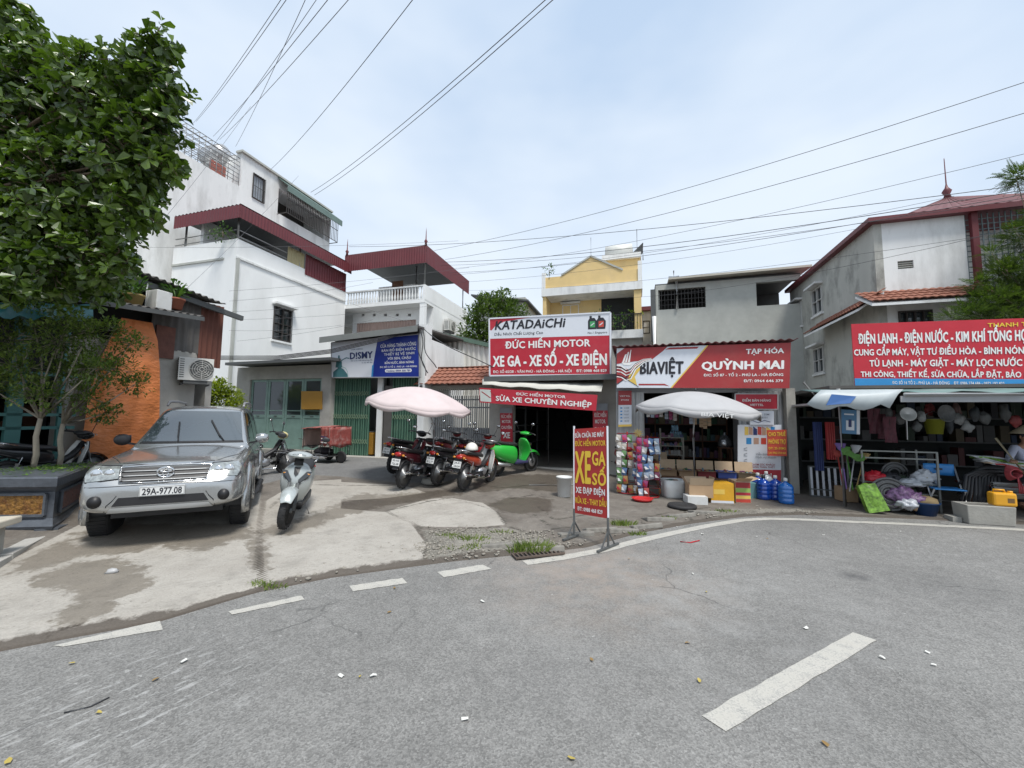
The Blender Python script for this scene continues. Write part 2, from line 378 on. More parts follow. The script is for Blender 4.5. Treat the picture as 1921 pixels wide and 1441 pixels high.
_tv = np.concatenate([[-.03, 0.0, .02], np.arange(.06, 9.2, .042), np.arange(9.3, 26, .6)])
AA, TT = np.meshgrid(_av, _tv, indexing='ij'); BB = np.interp(AA, _ea, _eb) + TT; ZZ = np.interp(TT, _pt, _ph)
PP = np.stack([AA.ravel(), BB.ravel()], 1)
def mask(polys, w=.06):
    v = np.zeros(len(PP))
    for p in polys: v = np.maximum(v, np.clip(.5 - sdist(PP, pixpoly(p)) / (2 * w), 0, 1))
    return v
PALE = [[(-200, 1250), (-150, 1130), (0, 1062), (150, 985), (330, 930), (490, 925), (482, 985), (478, 1040), (488, 1106), (300, 1162)],
        [(500, 1106), (494, 1040), (492, 985), (500, 940), (560, 905), (640, 900), (640, 955), (728, 962), (770, 982), (800, 1022), (792, 1052), (760, 1060), (700, 1070), (620, 1080)],
        [(728, 958), (800, 938), (850, 935), (905, 944), (930, 960), (950, 985), (900, 990), (830, 990), (790, 988)],
        [(600, 918), (640, 905), (760, 912), (800, 925), (720, 936), (650, 940)]]
LANE = [[(430, 900), (495, 908), (560, 890), (640, 894), (740, 905), (830, 906), (868, 893), (880, 868), (800, 846), (420, 838), (300, 850)]]
GRAV = [[(800, 1060), (798, 1020), (790, 994), (850, 994), (948, 990), (1010, 1002), (1060, 1030), (1000, 1044), (900, 1055)],
        [(480, 1112), (486, 1098), (520, 1095), (540, 1104), (500, 1112)], [(1340, 968), (1370, 955), (1500, 955), (1560, 965), (1450, 968)]]
WET_SHADE = [[(150, 1045), (140, 1015), (200, 985), (300, 985), (440, 985), (470, 990), (468, 1010), (380, 1035), (300, 1030), (240, 1045)],
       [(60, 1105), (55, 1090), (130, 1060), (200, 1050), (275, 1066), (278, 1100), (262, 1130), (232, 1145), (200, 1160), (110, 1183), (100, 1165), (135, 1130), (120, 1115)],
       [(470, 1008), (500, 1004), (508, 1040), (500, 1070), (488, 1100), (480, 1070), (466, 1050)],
       [(462, 1002), (520, 985), (600, 962), (640, 945), (700, 932), (780, 925), (860, 915), (860, 930), (790, 940), (700, 955), (620, 980), (540, 1008), (500, 1004)],  # streaks by the scooter: shadow and damp painted as one dark tone
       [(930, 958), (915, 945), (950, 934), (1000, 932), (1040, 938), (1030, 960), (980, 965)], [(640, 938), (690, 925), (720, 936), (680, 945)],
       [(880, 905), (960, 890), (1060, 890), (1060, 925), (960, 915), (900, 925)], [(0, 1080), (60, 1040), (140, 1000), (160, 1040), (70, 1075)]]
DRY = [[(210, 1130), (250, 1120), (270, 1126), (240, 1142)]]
CRK = [[(486, 1108), (482, 1060), (488, 1010), (500, 960), (560, 905)], [(790, 990), (850, 994), (948, 988), (1000, 1000), (1050, 990), (1120, 985)], [(728, 962), (780, 984), (802, 1020), (790, 1055)],
       [(730, 958), (850, 934), (930, 958), (950, 987)], [(500, 908), (640, 912), (760, 912), (830, 914)], [(1010, 950), (1040, 975), (1100, 965), (1160, 975)], [(870, 905), (950, 915), (1030, 905), (1060, 920)], [(960, 985), (1000, 1010), (1010, 1036)],
       [(960, 935), (1000, 928), (1050, 936), (1090, 930)], [(1000, 965), (1030, 985)], [(1150, 985), (1250, 962), (1340, 950)], [(1200, 975), (1225, 1000)], [(1280, 955), (1300, 978)], [(1500, 950), (1620, 962), (1760, 972), (1921, 978)]]
att = {'pale': mask(PALE, .05), 'lane': mask(LANE, .10), 'gravel': mask(GRAV, .14), 'wet_shade': np.clip(mask(WET_SHADE, .22) - mask(DRY, .06), 0, 1)}
cr_ = np.full(len(PP), 9.0)
for p in CRK: cr_ = np.minimum(cr_, sdist(PP, pixpoly(p), False))
att['crack'] = np.clip(1 - cr_ / .065, 0, 1)
tt = TT.ravel(); att['gutter'] = np.clip(1 - tt / np.where(PP[:, 0] < -1.2, .34, .22), 0, 1)
zz = ZZ.ravel() + .018 * mask(PALE, .14) * np.clip(tt / .2, 0, 1) - .006 * att['crack'] * (tt > .05)
_rn = np.random.default_rng(3); zz = zz + att['gravel'] * _rn.uniform(-.008, .018, len(zz)) * (tt > .04)
na, nt_ = len(_av), len(_tv)
XY = PP[:, :1] * np.array([[FA.x, FA.y]]) + PP[:, 1:] * np.array([[NB.x, NB.y]])
idx = np.arange(na * nt_).reshape(na, nt_)
F4 = np.stack([idx[:-1, :-1], idx[1:, :-1], idx[1:, 1:], idx[:-1, 1:]], -1).reshape(-1, 4)
def np_mesh(name, V, F, mats, smooth=True):
    me = bpy.data.meshes.new(name); me.vertices.add(len(V)); me.vertices.foreach_set('co', V.astype(np.float32).ravel())
    me.loops.add(F.size); me.loops.foreach_set('vertex_index', F.astype(np.int32).ravel())
    me.polygons.add(len(F)); k = F.shape[1]; me.polygons.foreach_set('loop_start', np.arange(0, F.size, k, dtype=np.int32)); me.polygons.foreach_set('loop_total', np.full(len(F), k, np.int32))
    me.polygons.foreach_set('use_smooth', np.full(len(F), smooth)); me.update(calc_edges=True); me.validate()
    for m in mats: me.materials.append(m)
    return me
def apron_material():
    m, nt, b = _nodes('forecourt concrete'); N = nt.nodes; L = nt.links
    t = N.new('ShaderNodeTexCoord'); vec = t.outputs['Object']
    def A(n): q = N.new('ShaderNodeAttribute'); q.attribute_name = n; return q.outputs['Fac']
    nb = smooth_noise(N, L, vec, 1.3, 6, .65); nm = smooth_noise(N, L, vec, 5, 7, .7); nf = smooth_noise(N, L, vec, 60, 4, .65); ng = smooth_noise(N, L, vec, 14, 6, .7)
    def brk(a, k=.55, lo=.42, hi=.58): return rng(N, L, mth(N, L, 'ADD', a, mth(N, L, 'MULTIPLY', mth(N, L, 'SUBTRACT', nm, .5), k)), lo, hi)
    # worn dirty concrete
    c = mixc(N, L, rng(N, L, nb, .32, .68), (.115, .10, .085), (.19, .172, .15))
    c = mixc(N, L, rng(N, L, nm, .52, .7, 0, .7), c, (.085, .078, .07))
    c = mixc(N, L, mth(N, L, 'MULTIPLY', rng(N, L, ng, .55, .72), .5), c, (.29, .27, .24))
    # asphalt lane
    ca, _, _, vo = asphalt_nodes(N, L, vec, (.165, .164, .16)); c = mixc(N, L, brk(A('lane'), .35), c, ca)
    # pale slabs, broom marks and footprints
    mp_ = N.new('ShaderNodeMapping'); mp_.vector_type = 'TEXTURE'; mp_.inputs['Rotation'].default_value = (0, 0, R(38)); mp_.inputs['Scale'].default_value = (1, .16, 1); L.new(vec, mp_.inputs['Vector'])
    st = smooth_noise(N, L, mp_.outputs[0], 3.2, 5, .6)
    cp = mixc(N, L, rng(N, L, nb, .3, .7), (.305, .283, .25), (.40, .378, .34)); cp = mixc(N, L, rng(N, L, st, .52, .72, 0, .45), cp, (.27, .255, .23))
    cp = mixc(N, L, rng(N, L, ng, .56, .72, 0, .6), cp, (.20, .185, .16)); cp = mixc(N, L, rng(N, L, smooth_noise(N, L, vec, 2.3, 8, .75), .50, .64, 0, .65), cp, (.245, .23, .205)); cp = mixc(N, L, rng(N, L, smooth_noise(N, L, vec, 38, 2, .5), .68, .72, 0, .6), cp, (.12, .11, .10))
    pf = brk(A('pale'), .28, .44, .56); c = mixc(N, L, pf, c, cp)
    # gravel and rubble
    v2 = N.new('ShaderNodeTexVoronoi'); v2.inputs['Scale'].default_value = 48; L.new(vec, v2.inputs['Vector'])
    sc_ = N.new('ShaderNodeSeparateColor'); L.new(v2.outputs['Color'], sc_.inputs[0])
    cg = mixc(N, L, sc_.outputs[0], (.16, .15, .13), (.29, .275, .24)); cg = mixc(N, L, rng(N, L, v2.outputs['Distance'], .35, .7), cg, (.14, .13, .11)); cg = mixc(N, L, rng(N, L, nb, .45, .6, 0, .75), cg, (.26, .245, .215))
    gf = brk(A('gravel'), .9); c = mixc(N, L, gf, c, cg)
    # dirt in cracks and gutter
    cf = mth(N, L, 'MULTIPLY', A('crack'), rng(N, L, nm, .30, .55)); c = mixc(N, L, rng(N, L, cf, .35, .75, 0, .85), c, (.06, .055, .045))
    c = mixc(N, L, mth(N, L, 'MULTIPLY', brk(A('gutter'), 1.3, .42, .62), .92), c, (.085, .072, .06))
    # damp stains, plus shadow streaks by the scooter painted into the same mask
    wf = rng(N, L, mth(N, L, 'ADD', A('wet_shade'), mth(N, L, 'ADD', mth(N, L, 'MULTIPLY', mth(N, L, 'SUBTRACT', nm, .5), 1.5), mth(N, L, 'MULTIPLY', mth(N, L, 'SUBTRACT', ng, .5), .6))), .42, .60); cw = mixc(N, L, 1.0, c, (.50, .465, .42), 'MULTIPLY'); c = mixc(N, L, mth(N, L, 'MULTIPLY', wf, rng(N, L, nb, .2, .8, .55, 1.0)), c, cw)
    c = mixc(N, L, 1.0, c, rng(N, L, nf, .3, .7, .88, 1.12), 'MULTIPLY')
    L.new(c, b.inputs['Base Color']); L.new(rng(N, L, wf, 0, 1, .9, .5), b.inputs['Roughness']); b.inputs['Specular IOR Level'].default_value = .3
    bp = N.new('ShaderNodeBump'); bp.inputs['Strength'].default_value = .6; bp.inputs['Distance'].default_value = .012
    h = mth(N, L, 'ADD', mth(N, L, 'MULTIPLY', nf, .35), mth(N, L, 'ADD', mth(N, L, 'MULTIPLY', ng, .8), mth(N, L, 'MULTIPLY', mth(N, L, 'MULTIPLY', gf, v2.outputs['Distance']), -1.6)))
    h = mth(N, L, 'ADD', h, mth(N, L, 'MULTIPLY', mth(N, L, 'MULTIPLY', pf, st), .5))
    L.new(h, bp.inputs['Height']); L.new(bp.outputs[0], b.inputs['Normal']); return m
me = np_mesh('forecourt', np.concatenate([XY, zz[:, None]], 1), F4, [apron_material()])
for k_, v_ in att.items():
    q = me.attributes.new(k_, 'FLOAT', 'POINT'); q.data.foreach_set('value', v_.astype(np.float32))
o = bpy.data.objects.new('forecourt', me); col.objects.link(o); tag(o, 'cracked concrete forecourt with pale slabs, damp stains and painted shadow streaks', 'forecourt', kind='structure')

# ---- painted markings
def paint_material():
    m, nt, b = _nodes('road paint'); N = nt.nodes; L = nt.links; t = N.new('ShaderNodeTexCoord'); vec = t.outputs['Object']
    n1 = smooth_noise(N, L, vec, 9, 7, .75); n2 = smooth_noise(N, L, vec, 90, 3, .6); n3 = smooth_noise(N, L, vec, 2.0, 4, .6)
    c = mixc(N, L, rng(N, L, n1, .3, .7), (.40, .385, .345), (.50, .485, .44)); w = rng(N, L, mth(N, L, 'ADD', mth(N, L, 'MULTIPLY', n1, .55), mth(N, L, 'MULTIPLY', n2, .45)), .47, .60, 0, .8)
    c = mixc(N, L, w, c, (.22, .22, .21)); c = mixc(N, L, rng(N, L, n3, .5, .75, 0, .35), c, (.42, .39, .34)); L.new(c, b.inputs['Base Color']); b.inputs['Roughness'].default_value = .75; return m
PAINT = paint_material()
def dash(p, label, group):
    q = [onZ(x, y, .004) for x, y in p]; mb = MB(PAINT); c = sum(q, Vector()) / 4; vs = []
    n = 26
    for i in range(n + 1):                     # ragged long edges
        u = i / n
        for k, (s, e) in enumerate(((q[0], q[1]), (q[3], q[2]))):
            j = mnoise.noise(Vector((u * 9 + k * 30, q[0].x, 0))) * .012; v = s.lerp(e, u); d = (q[3] - q[0]).normalized(); vs.append(v + d * j - c)
    mb.add(vs, [(2 * i, 2 * i + 1, 2 * i + 3, 2 * i + 2) for i in range(n)])
    tag(mb.build('lane_dash', loc=c), label, 'road marking', group)
ED = 'short white dashes along the forecourt edge'
dash([(1316, 1342), (1600, 1186), (1645, 1201), (1362, 1372)], 'wide white centre line dash alone in the near road', 'centre line')
dash([(100, 1211), (128, 1194), (305, 1163), (300, 1180)][0:1] + [(300, 1164), (305, 1181), (118, 1213)], 'white edge dash nearest the camera, beside the damp concrete', ED)
dash([(428, 1147), (565, 1117), (572, 1125), (436, 1153)], 'faint worn edge dash in front of the weedy joint', ED)
dash([(655, 1099), (755, 1084), (764, 1094), (662, 1109)], 'edge dash in front of the pale slab under the rubble patch', ED)
dash([(820, 1073), (905, 1059), (922, 1067), (833, 1083)], 'clean white edge dash in front of the gravel patch', ED)
# solid edge line
pts = [(985, 1056), (1060, 1045), (1130, 1032), (1200, 1014), (1262, 1000), (1330, 986), (1390, 976), (1440, 973), (1500, 974.5), (1600, 979), (1700, 983), (1800, 988), (1921, 994), (2060, 1001)]
P_ = [onZ(x, y, .004) for x, y in pts]; Q = []
for i in range(len(P_) - 1):
    for k in range(6): Q.append(P_[i].lerp(P_[i + 1], k / 6))
Q.append(P_[-1]); vs = []
for i, p in enumerate(Q):
    d = (Q[min(i + 1, len(Q) - 1)] - Q[max(i - 1, 0)]).normalized(); n_ = Vector((-d.y, d.x, 0)); w_ = .072 + .012 * mnoise.noise(Vector((i * .7, 3, 0))); vs += [p - n_ * w_, p + n_ * w_]
mb = MB(PAINT); mb.add(vs, [(2 * i, 2 * i + 2, 2 * i + 3, 2 * i + 1) for i in range(len(Q) - 1)])
tag(mb.build('edge_line'), 'long solid white edge line curving along the shop side of the road', 'road marking')
# ================================================================ shared materials
WHITE = M('white wall paint', (.83, .84, .83), .7, var=.05, scale=1.2, bump=.08, bscale=25, dirt=(.50, .50, .47), dirt_amt=.25, dirt_scale=1.0, stretch=(1, 1, .35))
WHITE2 = M('weathered white render', (.75, .76, .75), .75, var=.08, scale=1.0, bump=.1, dirt=(.30, .30, .28), dirt_amt=.55, dirt_scale=1.3, stretch=(1, 1, .3))
GREYW = M('grey cement render', (.43, .44, .405), .85, var=.10, scale=1.6, bump=.15, dirt=(.29, .29, .27), dirt_amt=.5, dirt_scale=.9)
CEMENT = M('rough cement', (.40, .385, .35), .85, var=.14, scale=2.5, bump=.2, dirt=(.24, .22, .19), dirt_amt=.5, dirt_scale=1.5)
STAINW = M('mould stained wall', (.44, .44, .40), .85, var=.10, scale=1.2, bump=.15, dirt=(.12, .12, .11), dirt_amt=.85, dirt_scale=1.3, stretch=(1, 1, .55))
YELL = M('yellow wall paint', (.72, .53, .24), .75, var=.08, scale=1.3, bump=.08, dirt=(.55, .42, .25), dirt_amt=.4)
MAROON = M('maroon painted metal', (.135, .024, .03), .5, var=.14, scale=1.5, dirt=(.12, .05, .05), dirt_amt=.35)
REDROOF = M('dark red roof sheet', (.13, .035, .036), .55, var=.15, scale=1.5, dirt=(.14, .06, .06), dirt_amt=.4)
GREENM = M('green painted metal', (.20, .31, .27), .5, var=.15, scale=3, dirt=(.11, .17, .15), dirt_amt=.5, dirt_scale=2)
GREENG = M('green folding gate metal', (.10, .21, .15), .5, var=.18, scale=3, dirt=(.19, .20, .15), dirt_amt=.4, dirt_scale=3)
GREYM = M('grey painted steel', (.30, .31, .32), .5, var=.12, scale=3, dirt=(.18, .16, .14), dirt_amt=.3)
DKGREY = M('dark weathered metal', (.085, .09, .09), .6, var=.2, scale=3)
GALV = M('galvanised sheet', (.46, .47, .47), .45, .35, var=.15, scale=2, dirt=(.25, .22, .19), dirt_amt=.4)
RUST = M('rusty sheet', (.12, .042, .028), .8, var=.25, scale=3, dirt=(.12, .05, .03), dirt_amt=.6, stretch=(1, 1, .4))
OLDSH = M('old grey roofing sheet', (.10, .095, .09), .75, var=.25, scale=2.5, dirt=(.09, .075, .06), dirt_amt=.6)
TILE = M('terracotta roof tile', (.25, .095, .058), .75, var=.25, scale=6, bump=.1, dirt=(.20, .09, .06), dirt_amt=.5, dirt_scale=3)
BLACKM = M('black painted metal', (.022, .022, .024), .45, var=.2)
IRON = M('dark window iron', (.05, .045, .042), .6, var=.2)
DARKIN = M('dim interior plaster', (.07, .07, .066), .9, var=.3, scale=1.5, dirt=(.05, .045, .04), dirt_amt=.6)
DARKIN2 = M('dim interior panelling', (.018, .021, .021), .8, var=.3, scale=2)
GLASSD = glass_mat('dark window glass', (.03, .04, .045), .06)
GLASSL = glass_mat('pale curtained glass', (.32, .35, .38), .15)
REDSIGN = M('red sign face', (.45, .016, .034), .42, var=.06, scale=2, dirt=(.42, .07, .08), dirt_amt=.5, dirt_scale=1.5)
REDSIGN2 = M('brick red sign face', (.33, .026, .028), .42, var=.08, scale=2, dirt=(.32, .07, .06), dirt_amt=.5)
WSIGN = M('white sign face', (.66, .69, .74), .4, var=.03, scale=2)
BLUESIGN = M('royal blue sign face', (.010, .028, .24), .42, var=.08, scale=2)
LTXT = M('white lettering', (.80, .80, .78), .5, var=.02)
YTXT = M('yellow lettering', (.78, .52, .05), .5, var=.03)
KTXT = M('black lettering', (.014, .015, .022), .5, var=.02)
NAVYT = M('navy lettering', (.02, .035, .13), .5, var=.02)
WOODB = M('brown wood', (.16, .075, .04), .6, var=.2, scale=4, stretch=(1, 1, .2))
YBOARD = M('ochre board', (.42, .22, .035), .6, var=.1, scale=3)
STEEL = M('bare steel', (.42, .42, .43), .35, .8, var=.1)
CONCB = M('grey concrete', (.33, .32, .29), .85, var=.15, scale=5, bump=.25, dirt=(.20, .19, .16), dirt_amt=.5, dirt_scale=3)

def rectB(x0, y0, x1, y1, b):
    a0, _ = onB(x0, (y0 + y1) / 2, b); a1, _ = onB(x1, (y0 + y1) / 2, b); xm = (x0 + x1) / 2
    return a0, a1, onB(xm, y1, b)[1], onB(xm, y0, b)[1]
def rectA(x0, y0, x1, y1, a):
    b0, _ = onA(x0, (y0 + y1) / 2, a); b1, _ = onA(x1, (y0 + y1) / 2, a); xm = (x0 + x1) / 2
    return min(b0, b1), max(b0, b1), onA(xm, y1, a)[1], onA(xm, y0, a)[1]
def _cells(u0, u1, v0, v1, holes):
    us = sorted({u0, u1, *[min(max(h[i], u0), u1) for h in holes for i in (0, 1)]}); vs = sorted({v0, v1, *[min(max(h[i], v0), v1) for h in holes for i in (2, 3)]})
    for i in range(len(us) - 1):
        for j in range(len(vs) - 1):
            cu = (us[i] + us[i + 1]) / 2; cv = (vs[j] + vs[j + 1]) / 2
            if us[i + 1] - us[i] > 1e-4 and vs[j + 1] - vs[j] > 1e-4 and not any(h[0] < cu < h[1] and h[2] < cv < h[3] for h in holes): yield us[i], us[i + 1], vs[j], vs[j + 1]
def wallB(mb, a0, a1, z0, z1, b, th, m=None, holes=()):
    for p, q, r, s in _cells(a0, a1, z0, z1, holes): mb.bx(p, q, b, b + th, r, s, m)
def wallA(mb, b0, b1, z0, z1, a, th, m=None, holes=()):
    for p, q, r, s in _cells(b0, b1, z0, z1, holes): mb.bx(a, a + th, p, q, r, s, m)
def corr(mb, o, u, v, lu, lv, pitch=.11, amp=.018, m=None, th=0.0):
    """Corrugated sheet: waves along u, straight along v."""
    o = Vector(o); u = Vector(u).normalized(); v = Vector(v).normalized(); n = u.cross(v); k = max(4, int(lu / pitch * 6)); P = [[], []]
    for i in range(k + 1):
        s = lu * i / k; w = n * amp * math.sin(2 * math.pi * s / pitch)
        P[0].append(o + u * s + w); P[1].append(o + u * s + w + v * lv)
    mb.grid(P, m, smooth=True)
def tiles(mb, o, u, v, lu, lv, pu=.19, pv=.26, m=None):
    """Rows of overlapping barrel tiles: o = eave corner, u along eave, v up the slope."""
    o = Vector(o); u = Vector(u).normalized(); v = Vector(v).normalized(); n = u.cross(v)
    if n.z < 0: n = -n
    rows = max(1, int(round(lv / pv))); pv = lv / rows; k = max(4, int(lu / pu * 6))
    for r in range(rows):
        P = [[], []]
        for i in range(k + 1):
            s = lu * i / k; w = .03 * abs(math.sin(math.pi * s / pu)) + rnd.uniform(-.002, .002)
            P[0].append(o + u * s + v * (r * pv) + n * (w + .035)); P[1].append(o + u * s + v * ((r + 1.06) * pv) + n * (w + .006))
        mb.grid(P, m, smooth=True)
        Q = [[p for p in P[0]], [p - n * .03 for p in P[0]]]; mb.grid(Q, m)
def window(T, face, c, r, fm, gm, nu=2, nv=3, bars=0, depth=.08, sill=True, name='window', out=1, barm=None):
    """Window with frame, glass and grille. face 'A': plane a=c, r=(b0,b1,z0,z1), facing out*a; 'B': plane b=c facing -b."""
    u0, u1, z0, z1 = r
    def B(mb, p, q, z0_, z1_, d0, d1, m):
        if face == 'A': mb.bx(min(c + out * d0, c + out * d1), max(c + out * d0, c + out * d1), p, q, z0_, z1_, m)
        else: mb.bx(p, q, c - max(d0, d1), c - min(d0, d1), z0_, z1_, m)
    fw = .05; mb = T.mb(fm)
    B(mb, u0, u0 + fw, z0, z1, -.05, .035, fm); B(mb, u1 - fw, u1, z0, z1, -.05, .035, fm); B(mb, u0 + fw, u1 - fw, z0, z0 + fw, -.05, .035, fm); B(mb, u0 + fw, u1 - fw, z1 - fw, z1, -.05, .035, fm)
    for i in range(1, nu): u = u0 + (u1 - u0) * i / nu; B(mb, u - .02, u + .02, z0 + fw, z1 - fw, -.045, .03, fm)
    for i in range(1, nv): z = z0 + (z1 - z0) * i / nv; B(mb, u0 + fw, u1 - fw, z - .015, z + .015, -.045, .026, fm)
    w = T.part(mb, name); g = T.mb(gm); B(g, u0 + fw, u1 - fw, z0 + fw, z1 - fw, -.09, -.055, gm); T.part(g, 'pane', w)
    if sill:
        s = T.mb(WHITE2); B(s, u0 - .1, u1 + .1, z1 + .06, z1 + .14, 0, .28, WHITE2); T.part(s, 'hood', w)
        s = T.mb(WHITE2); B(s, u0 - .06, u1 + .06, z0 - .1, z0 - .02, 0, .08, WHITE2); T.part(s, 'sill', w)
    if bars:
        s = T.mb(barm or IRON)
        for i in range(bars + 1): u = u0 + (u1 - u0) * i / bars; B(s, u - .008, u + .008, z0, z1, .06, .076, None)
        for z in (z0 + .02, (z0 + z1) / 2, z1 - .02): B(s, u0, u1, z - .01, z + .01, .045, .06, None)
        T.part(s, 'grille', w)
    return w

# ================================================================ white L-shaped house
BF = 17.2; aw = onB(648, 568, BF)[0]; bn = onA(440, 520, aw)[0]
zl = onA(447, 484, aw)[1]; zp = onA(449, 449, aw)[1]; aL = onB(323, 500, bn)[0]
T = GridThing('white_house', (aL + aw) / 2, bn + 3, gz_ab(aw, bn), 'white L-shaped house with maroon canopy roof over its open terrace', 'house')
z0 = T.o.z - .1
mb = T.mb(WHITE); wr = rectA(512, 578, 546, 640, aw)
wallA(mb, bn, BF, z0, zp, aw - .22, .22, WHITE, [wr]); mb.bx(aL, aw - .22, bn, bn + .22, z0, zp); mb.bx(aL, aL + .22, bn + .22, BF + 5, z0, zp); mb.bx(aL + .22, aw - .22, bn + .22, BF + 5, zp - 1.05, zp - .9)
T.part(mb, 'wall')
mb = T.mb(WHITE2); mb.bx(aw, aw + .05, bn, BF - .05, zl - .04, zl + .04); mb.bx(aL, aw - .6, bn - .05, bn, zl - .05, zl + .03, GREYW); mb.bx(aw + .05, aw + .13, bn - .01, bn + .07, z0, zl - .04, GREYW); T.part(mb, 'ledge')
window(T, 'A', aw, wr, IRON, GLASSD, 2, 4, bars=4)
# terrace canopy
zc = onA(452, 383, aw + .35)[1]; ac = aw + .30; bc = onA(450, 400, ac)[0]; fh = onA(452, 383, ac)[1] - onA(452, 408, ac)[1]
acl = onB(328, 405, bc)[0]
mb = T.mb(REDROOF); corr(mb, (acl, bc, zc + .03), (1, 0, 0), (0, 1, 0), ac - acl, BF - bc - .4, .2, .02, REDROOF); mb.bx(acl + .03, ac - .03, bc + .03, BF - .4, zc - .10, zc - .02, DKGREY)
rf = T.part(mb, 'roof')
mb = T.mb(MAROON); corr(mb, (acl, bc - .01, zc - fh), (1, 0, 0), (0, 0, 1), ac - acl, fh, .14, .012, MAROON); corr(mb, (ac + .01, bc, zc - fh), (0, 1, 0), (0, 0, 1), BF - bc, fh, .14, .012, MAROON); T.part(mb, 'fascia', rf)
mb = T.mb(MAROON)
b1 = onA(572, 500, aw)[0]; corr(mb, (aw + .02, b1, zp - .25), (0, 1, 0), (0, 0, 1), BF - b1 - .05, zc - fh - zp + .28, .16, .014, MAROON); T.part(mb, 'wall_cladding')
b2 = onA(540, 480, aw)[0]; mb = T.mb(M('tan corrugated panel', (.42, .36, .20), .6, var=.12)); corr(mb, (aw - .02, b2, zp - .2), (0, 1, 0), (0, 0, 1), b1 - b2 - .02, zc - fh - zp + .2, .14, .012); T.part(mb, 'wall_panel')
mb = T.mb(WHITE2); b3 = onA(474, 440, aw)[0]; mb.bx(aw - 2.1, aw - 1.95, b3 - .5, b2 + 1, zp - .9, zc - .12); T.part(mb, 'wall', label='pale inner wall at the back of the terrace')
for (a_, b_) in ((aw - .05, bn + .06), (aL + .5, bn + .1), (aw - .05, (bn + BF) / 2)):
    mb = T.mb(GALV); mb.cyl((a_, b_, zp), (a_, b_, zc - .1), .04); T.part(mb, 'post')
mb = T.mb(GALV)
for z in (zp + .12, zp + .38):
    mb.tube([(aL, bn + .05, z), (aw - .06, bn + .05, z), (aw - .06, b2, z)], .022, n=6)
T.part(mb, 'railing')
# rear block with balcony
ar = onB(797, 560, BF)[0]; zb0 = onB(720, 568, BF)[1]; zb1 = onB(720, 541, BF)[1]; bb = BF + 5.0
mb = T.mb(WHITE); sh = rectB(668, 603, 780, 628, BF + .9)
wallB(mb, aw - .22, ar - .2, z0, zb0 - .15, BF + .9, .22, WHITE, [sh] + [(onB(x, 590, BF + .9)[0] - .09, onB(x, 590, BF + .9)[0] + .09, onB(x, 591, BF + .9)[1] - .07, onB(x, 591, BF + .9)[1] + .07) for x in (681, 702, 723, 745, 768)])
wallA(mb, BF + .9, bb, z0, zb0 - .15, ar - .2, .2, WHITE); mb.bx(aw - .22, ar - .01, BF, bb, zb0 - .15, zb0); mb.bx(ar - .28, ar - .02, BF + .02, BF + .25, z0, zb0 - .15)
mb.bx(ar - .12, ar, BF, bb, zb0, zb1); mb.bx(aw + .4, aw + .6, BF + 2.2, bb, zb0, zc - .5); mb.bx(aw + .6, ar - 1.8, BF + 2.2, BF + 2.4, zb0, zc - .5); mb.bx(aw, ar - .2, BF + 1.12, BF + 1.2, z0, zb0 - .16, DARKIN); mb.bx(aw - .2, ar, bb, bb + .2, z0, zb1)
T.part(mb, 'wall', label='rear block of the house under the open balcony')
mb = T.mb(WHITE2); mb.bx(aw, ar - .12, BF, BF + .14, zb1 - .07, zb1); mb.bx(aw, ar - .12, BF, BF + .14, zb0 + .001, zb0 + .06)
n_ = 27
for i in range(n_):
    a_ = aw + .12 + (ar - aw - .36) * i / (n_ - 1); h_ = zb1 - zb0 - .13; mb.lathe([(.03, 0), (.05, .04), (.058, h_ * .3), (.028, h_ * .62), (.045, h_ * .9), (.035, h_)], None, 6, (a_, BF + .07, zb0 + .06))
T.part(mb, 'balustrade')
mb = T.mb(M('pinkish roller shutter', (.42, .30, .26), .6, var=.1)); corr(mb, (sh[0], BF + .98, sh[2]), (1, 0, 0), (0, 0, 1), sh[1] - sh[0], sh[3] - sh[2], .17, .03); T.part(mb, 'shutter')
zf1 = onB(720, 472, BF - .3)[1]; fh2 = zf1 - onB(720, 502, BF - .3)[1]; ar2 = onB(800, 470, BF - .3)[0]
mb = T.mb(REDROOF); mb.prism([(aw + .1, BF - .3, zf1), (ar2, BF - .3, zf1), (ar2, bb - .1, zf1 - .05), (aw + .1, bb - .1, zf1 + .4)], (0, 0, .06)); mb.bx(aw + .2, ar2 - .1, BF - .2, bb - .15, zf1 - .09, zf1 - .03, DKGREY); rf2 = T.part(mb, 'roof', label='maroon canopy over the rear balcony')
mb = T.mb(MAROON); corr(mb, (aw + .1, BF - .31, zf1 - fh2), (1, 0, 0), (0, 0, 1), ar2 - aw - .1, fh2, .14, .012); corr(mb, (ar2 + .01, BF - .3, zf1 - fh2), (0, 1, 0), (0, 0, 1), bb + .2 - BF, fh2, .14, .012); T.part(mb, 'fascia', rf2)
for a_ in (ar2 - .05, aw + .2):
    mb = T.mb(MAROON); mb.lathe([(.07, 0), (.05, .12), (.09, .2), (.03, .3), (.015, .7), (.002, .9)], None, 8, (a_, BF - .28, zf1 + .05)); T.part(mb, 'finial', rf2)
for a_, b_ in ((ar2 - .25, BF + .06), (aw + .5 + (ar - aw) * .55, BF + 1.8), (ar - .06, bb - .4)):
    mb = T.mb(GALV); mb.cyl((a_, b_, zb0 if b_ > BF + 1 else zb1), (a_, b_, zf1 - .1), .045); T.part(mb, 'post')
mb = T.mb(WOODB); mb.bx(aw + 1.3, aw + 2.0, BF + 2.15, BF + 2.2, zb0, zb0 + 1.9); T.part(mb, 'door')
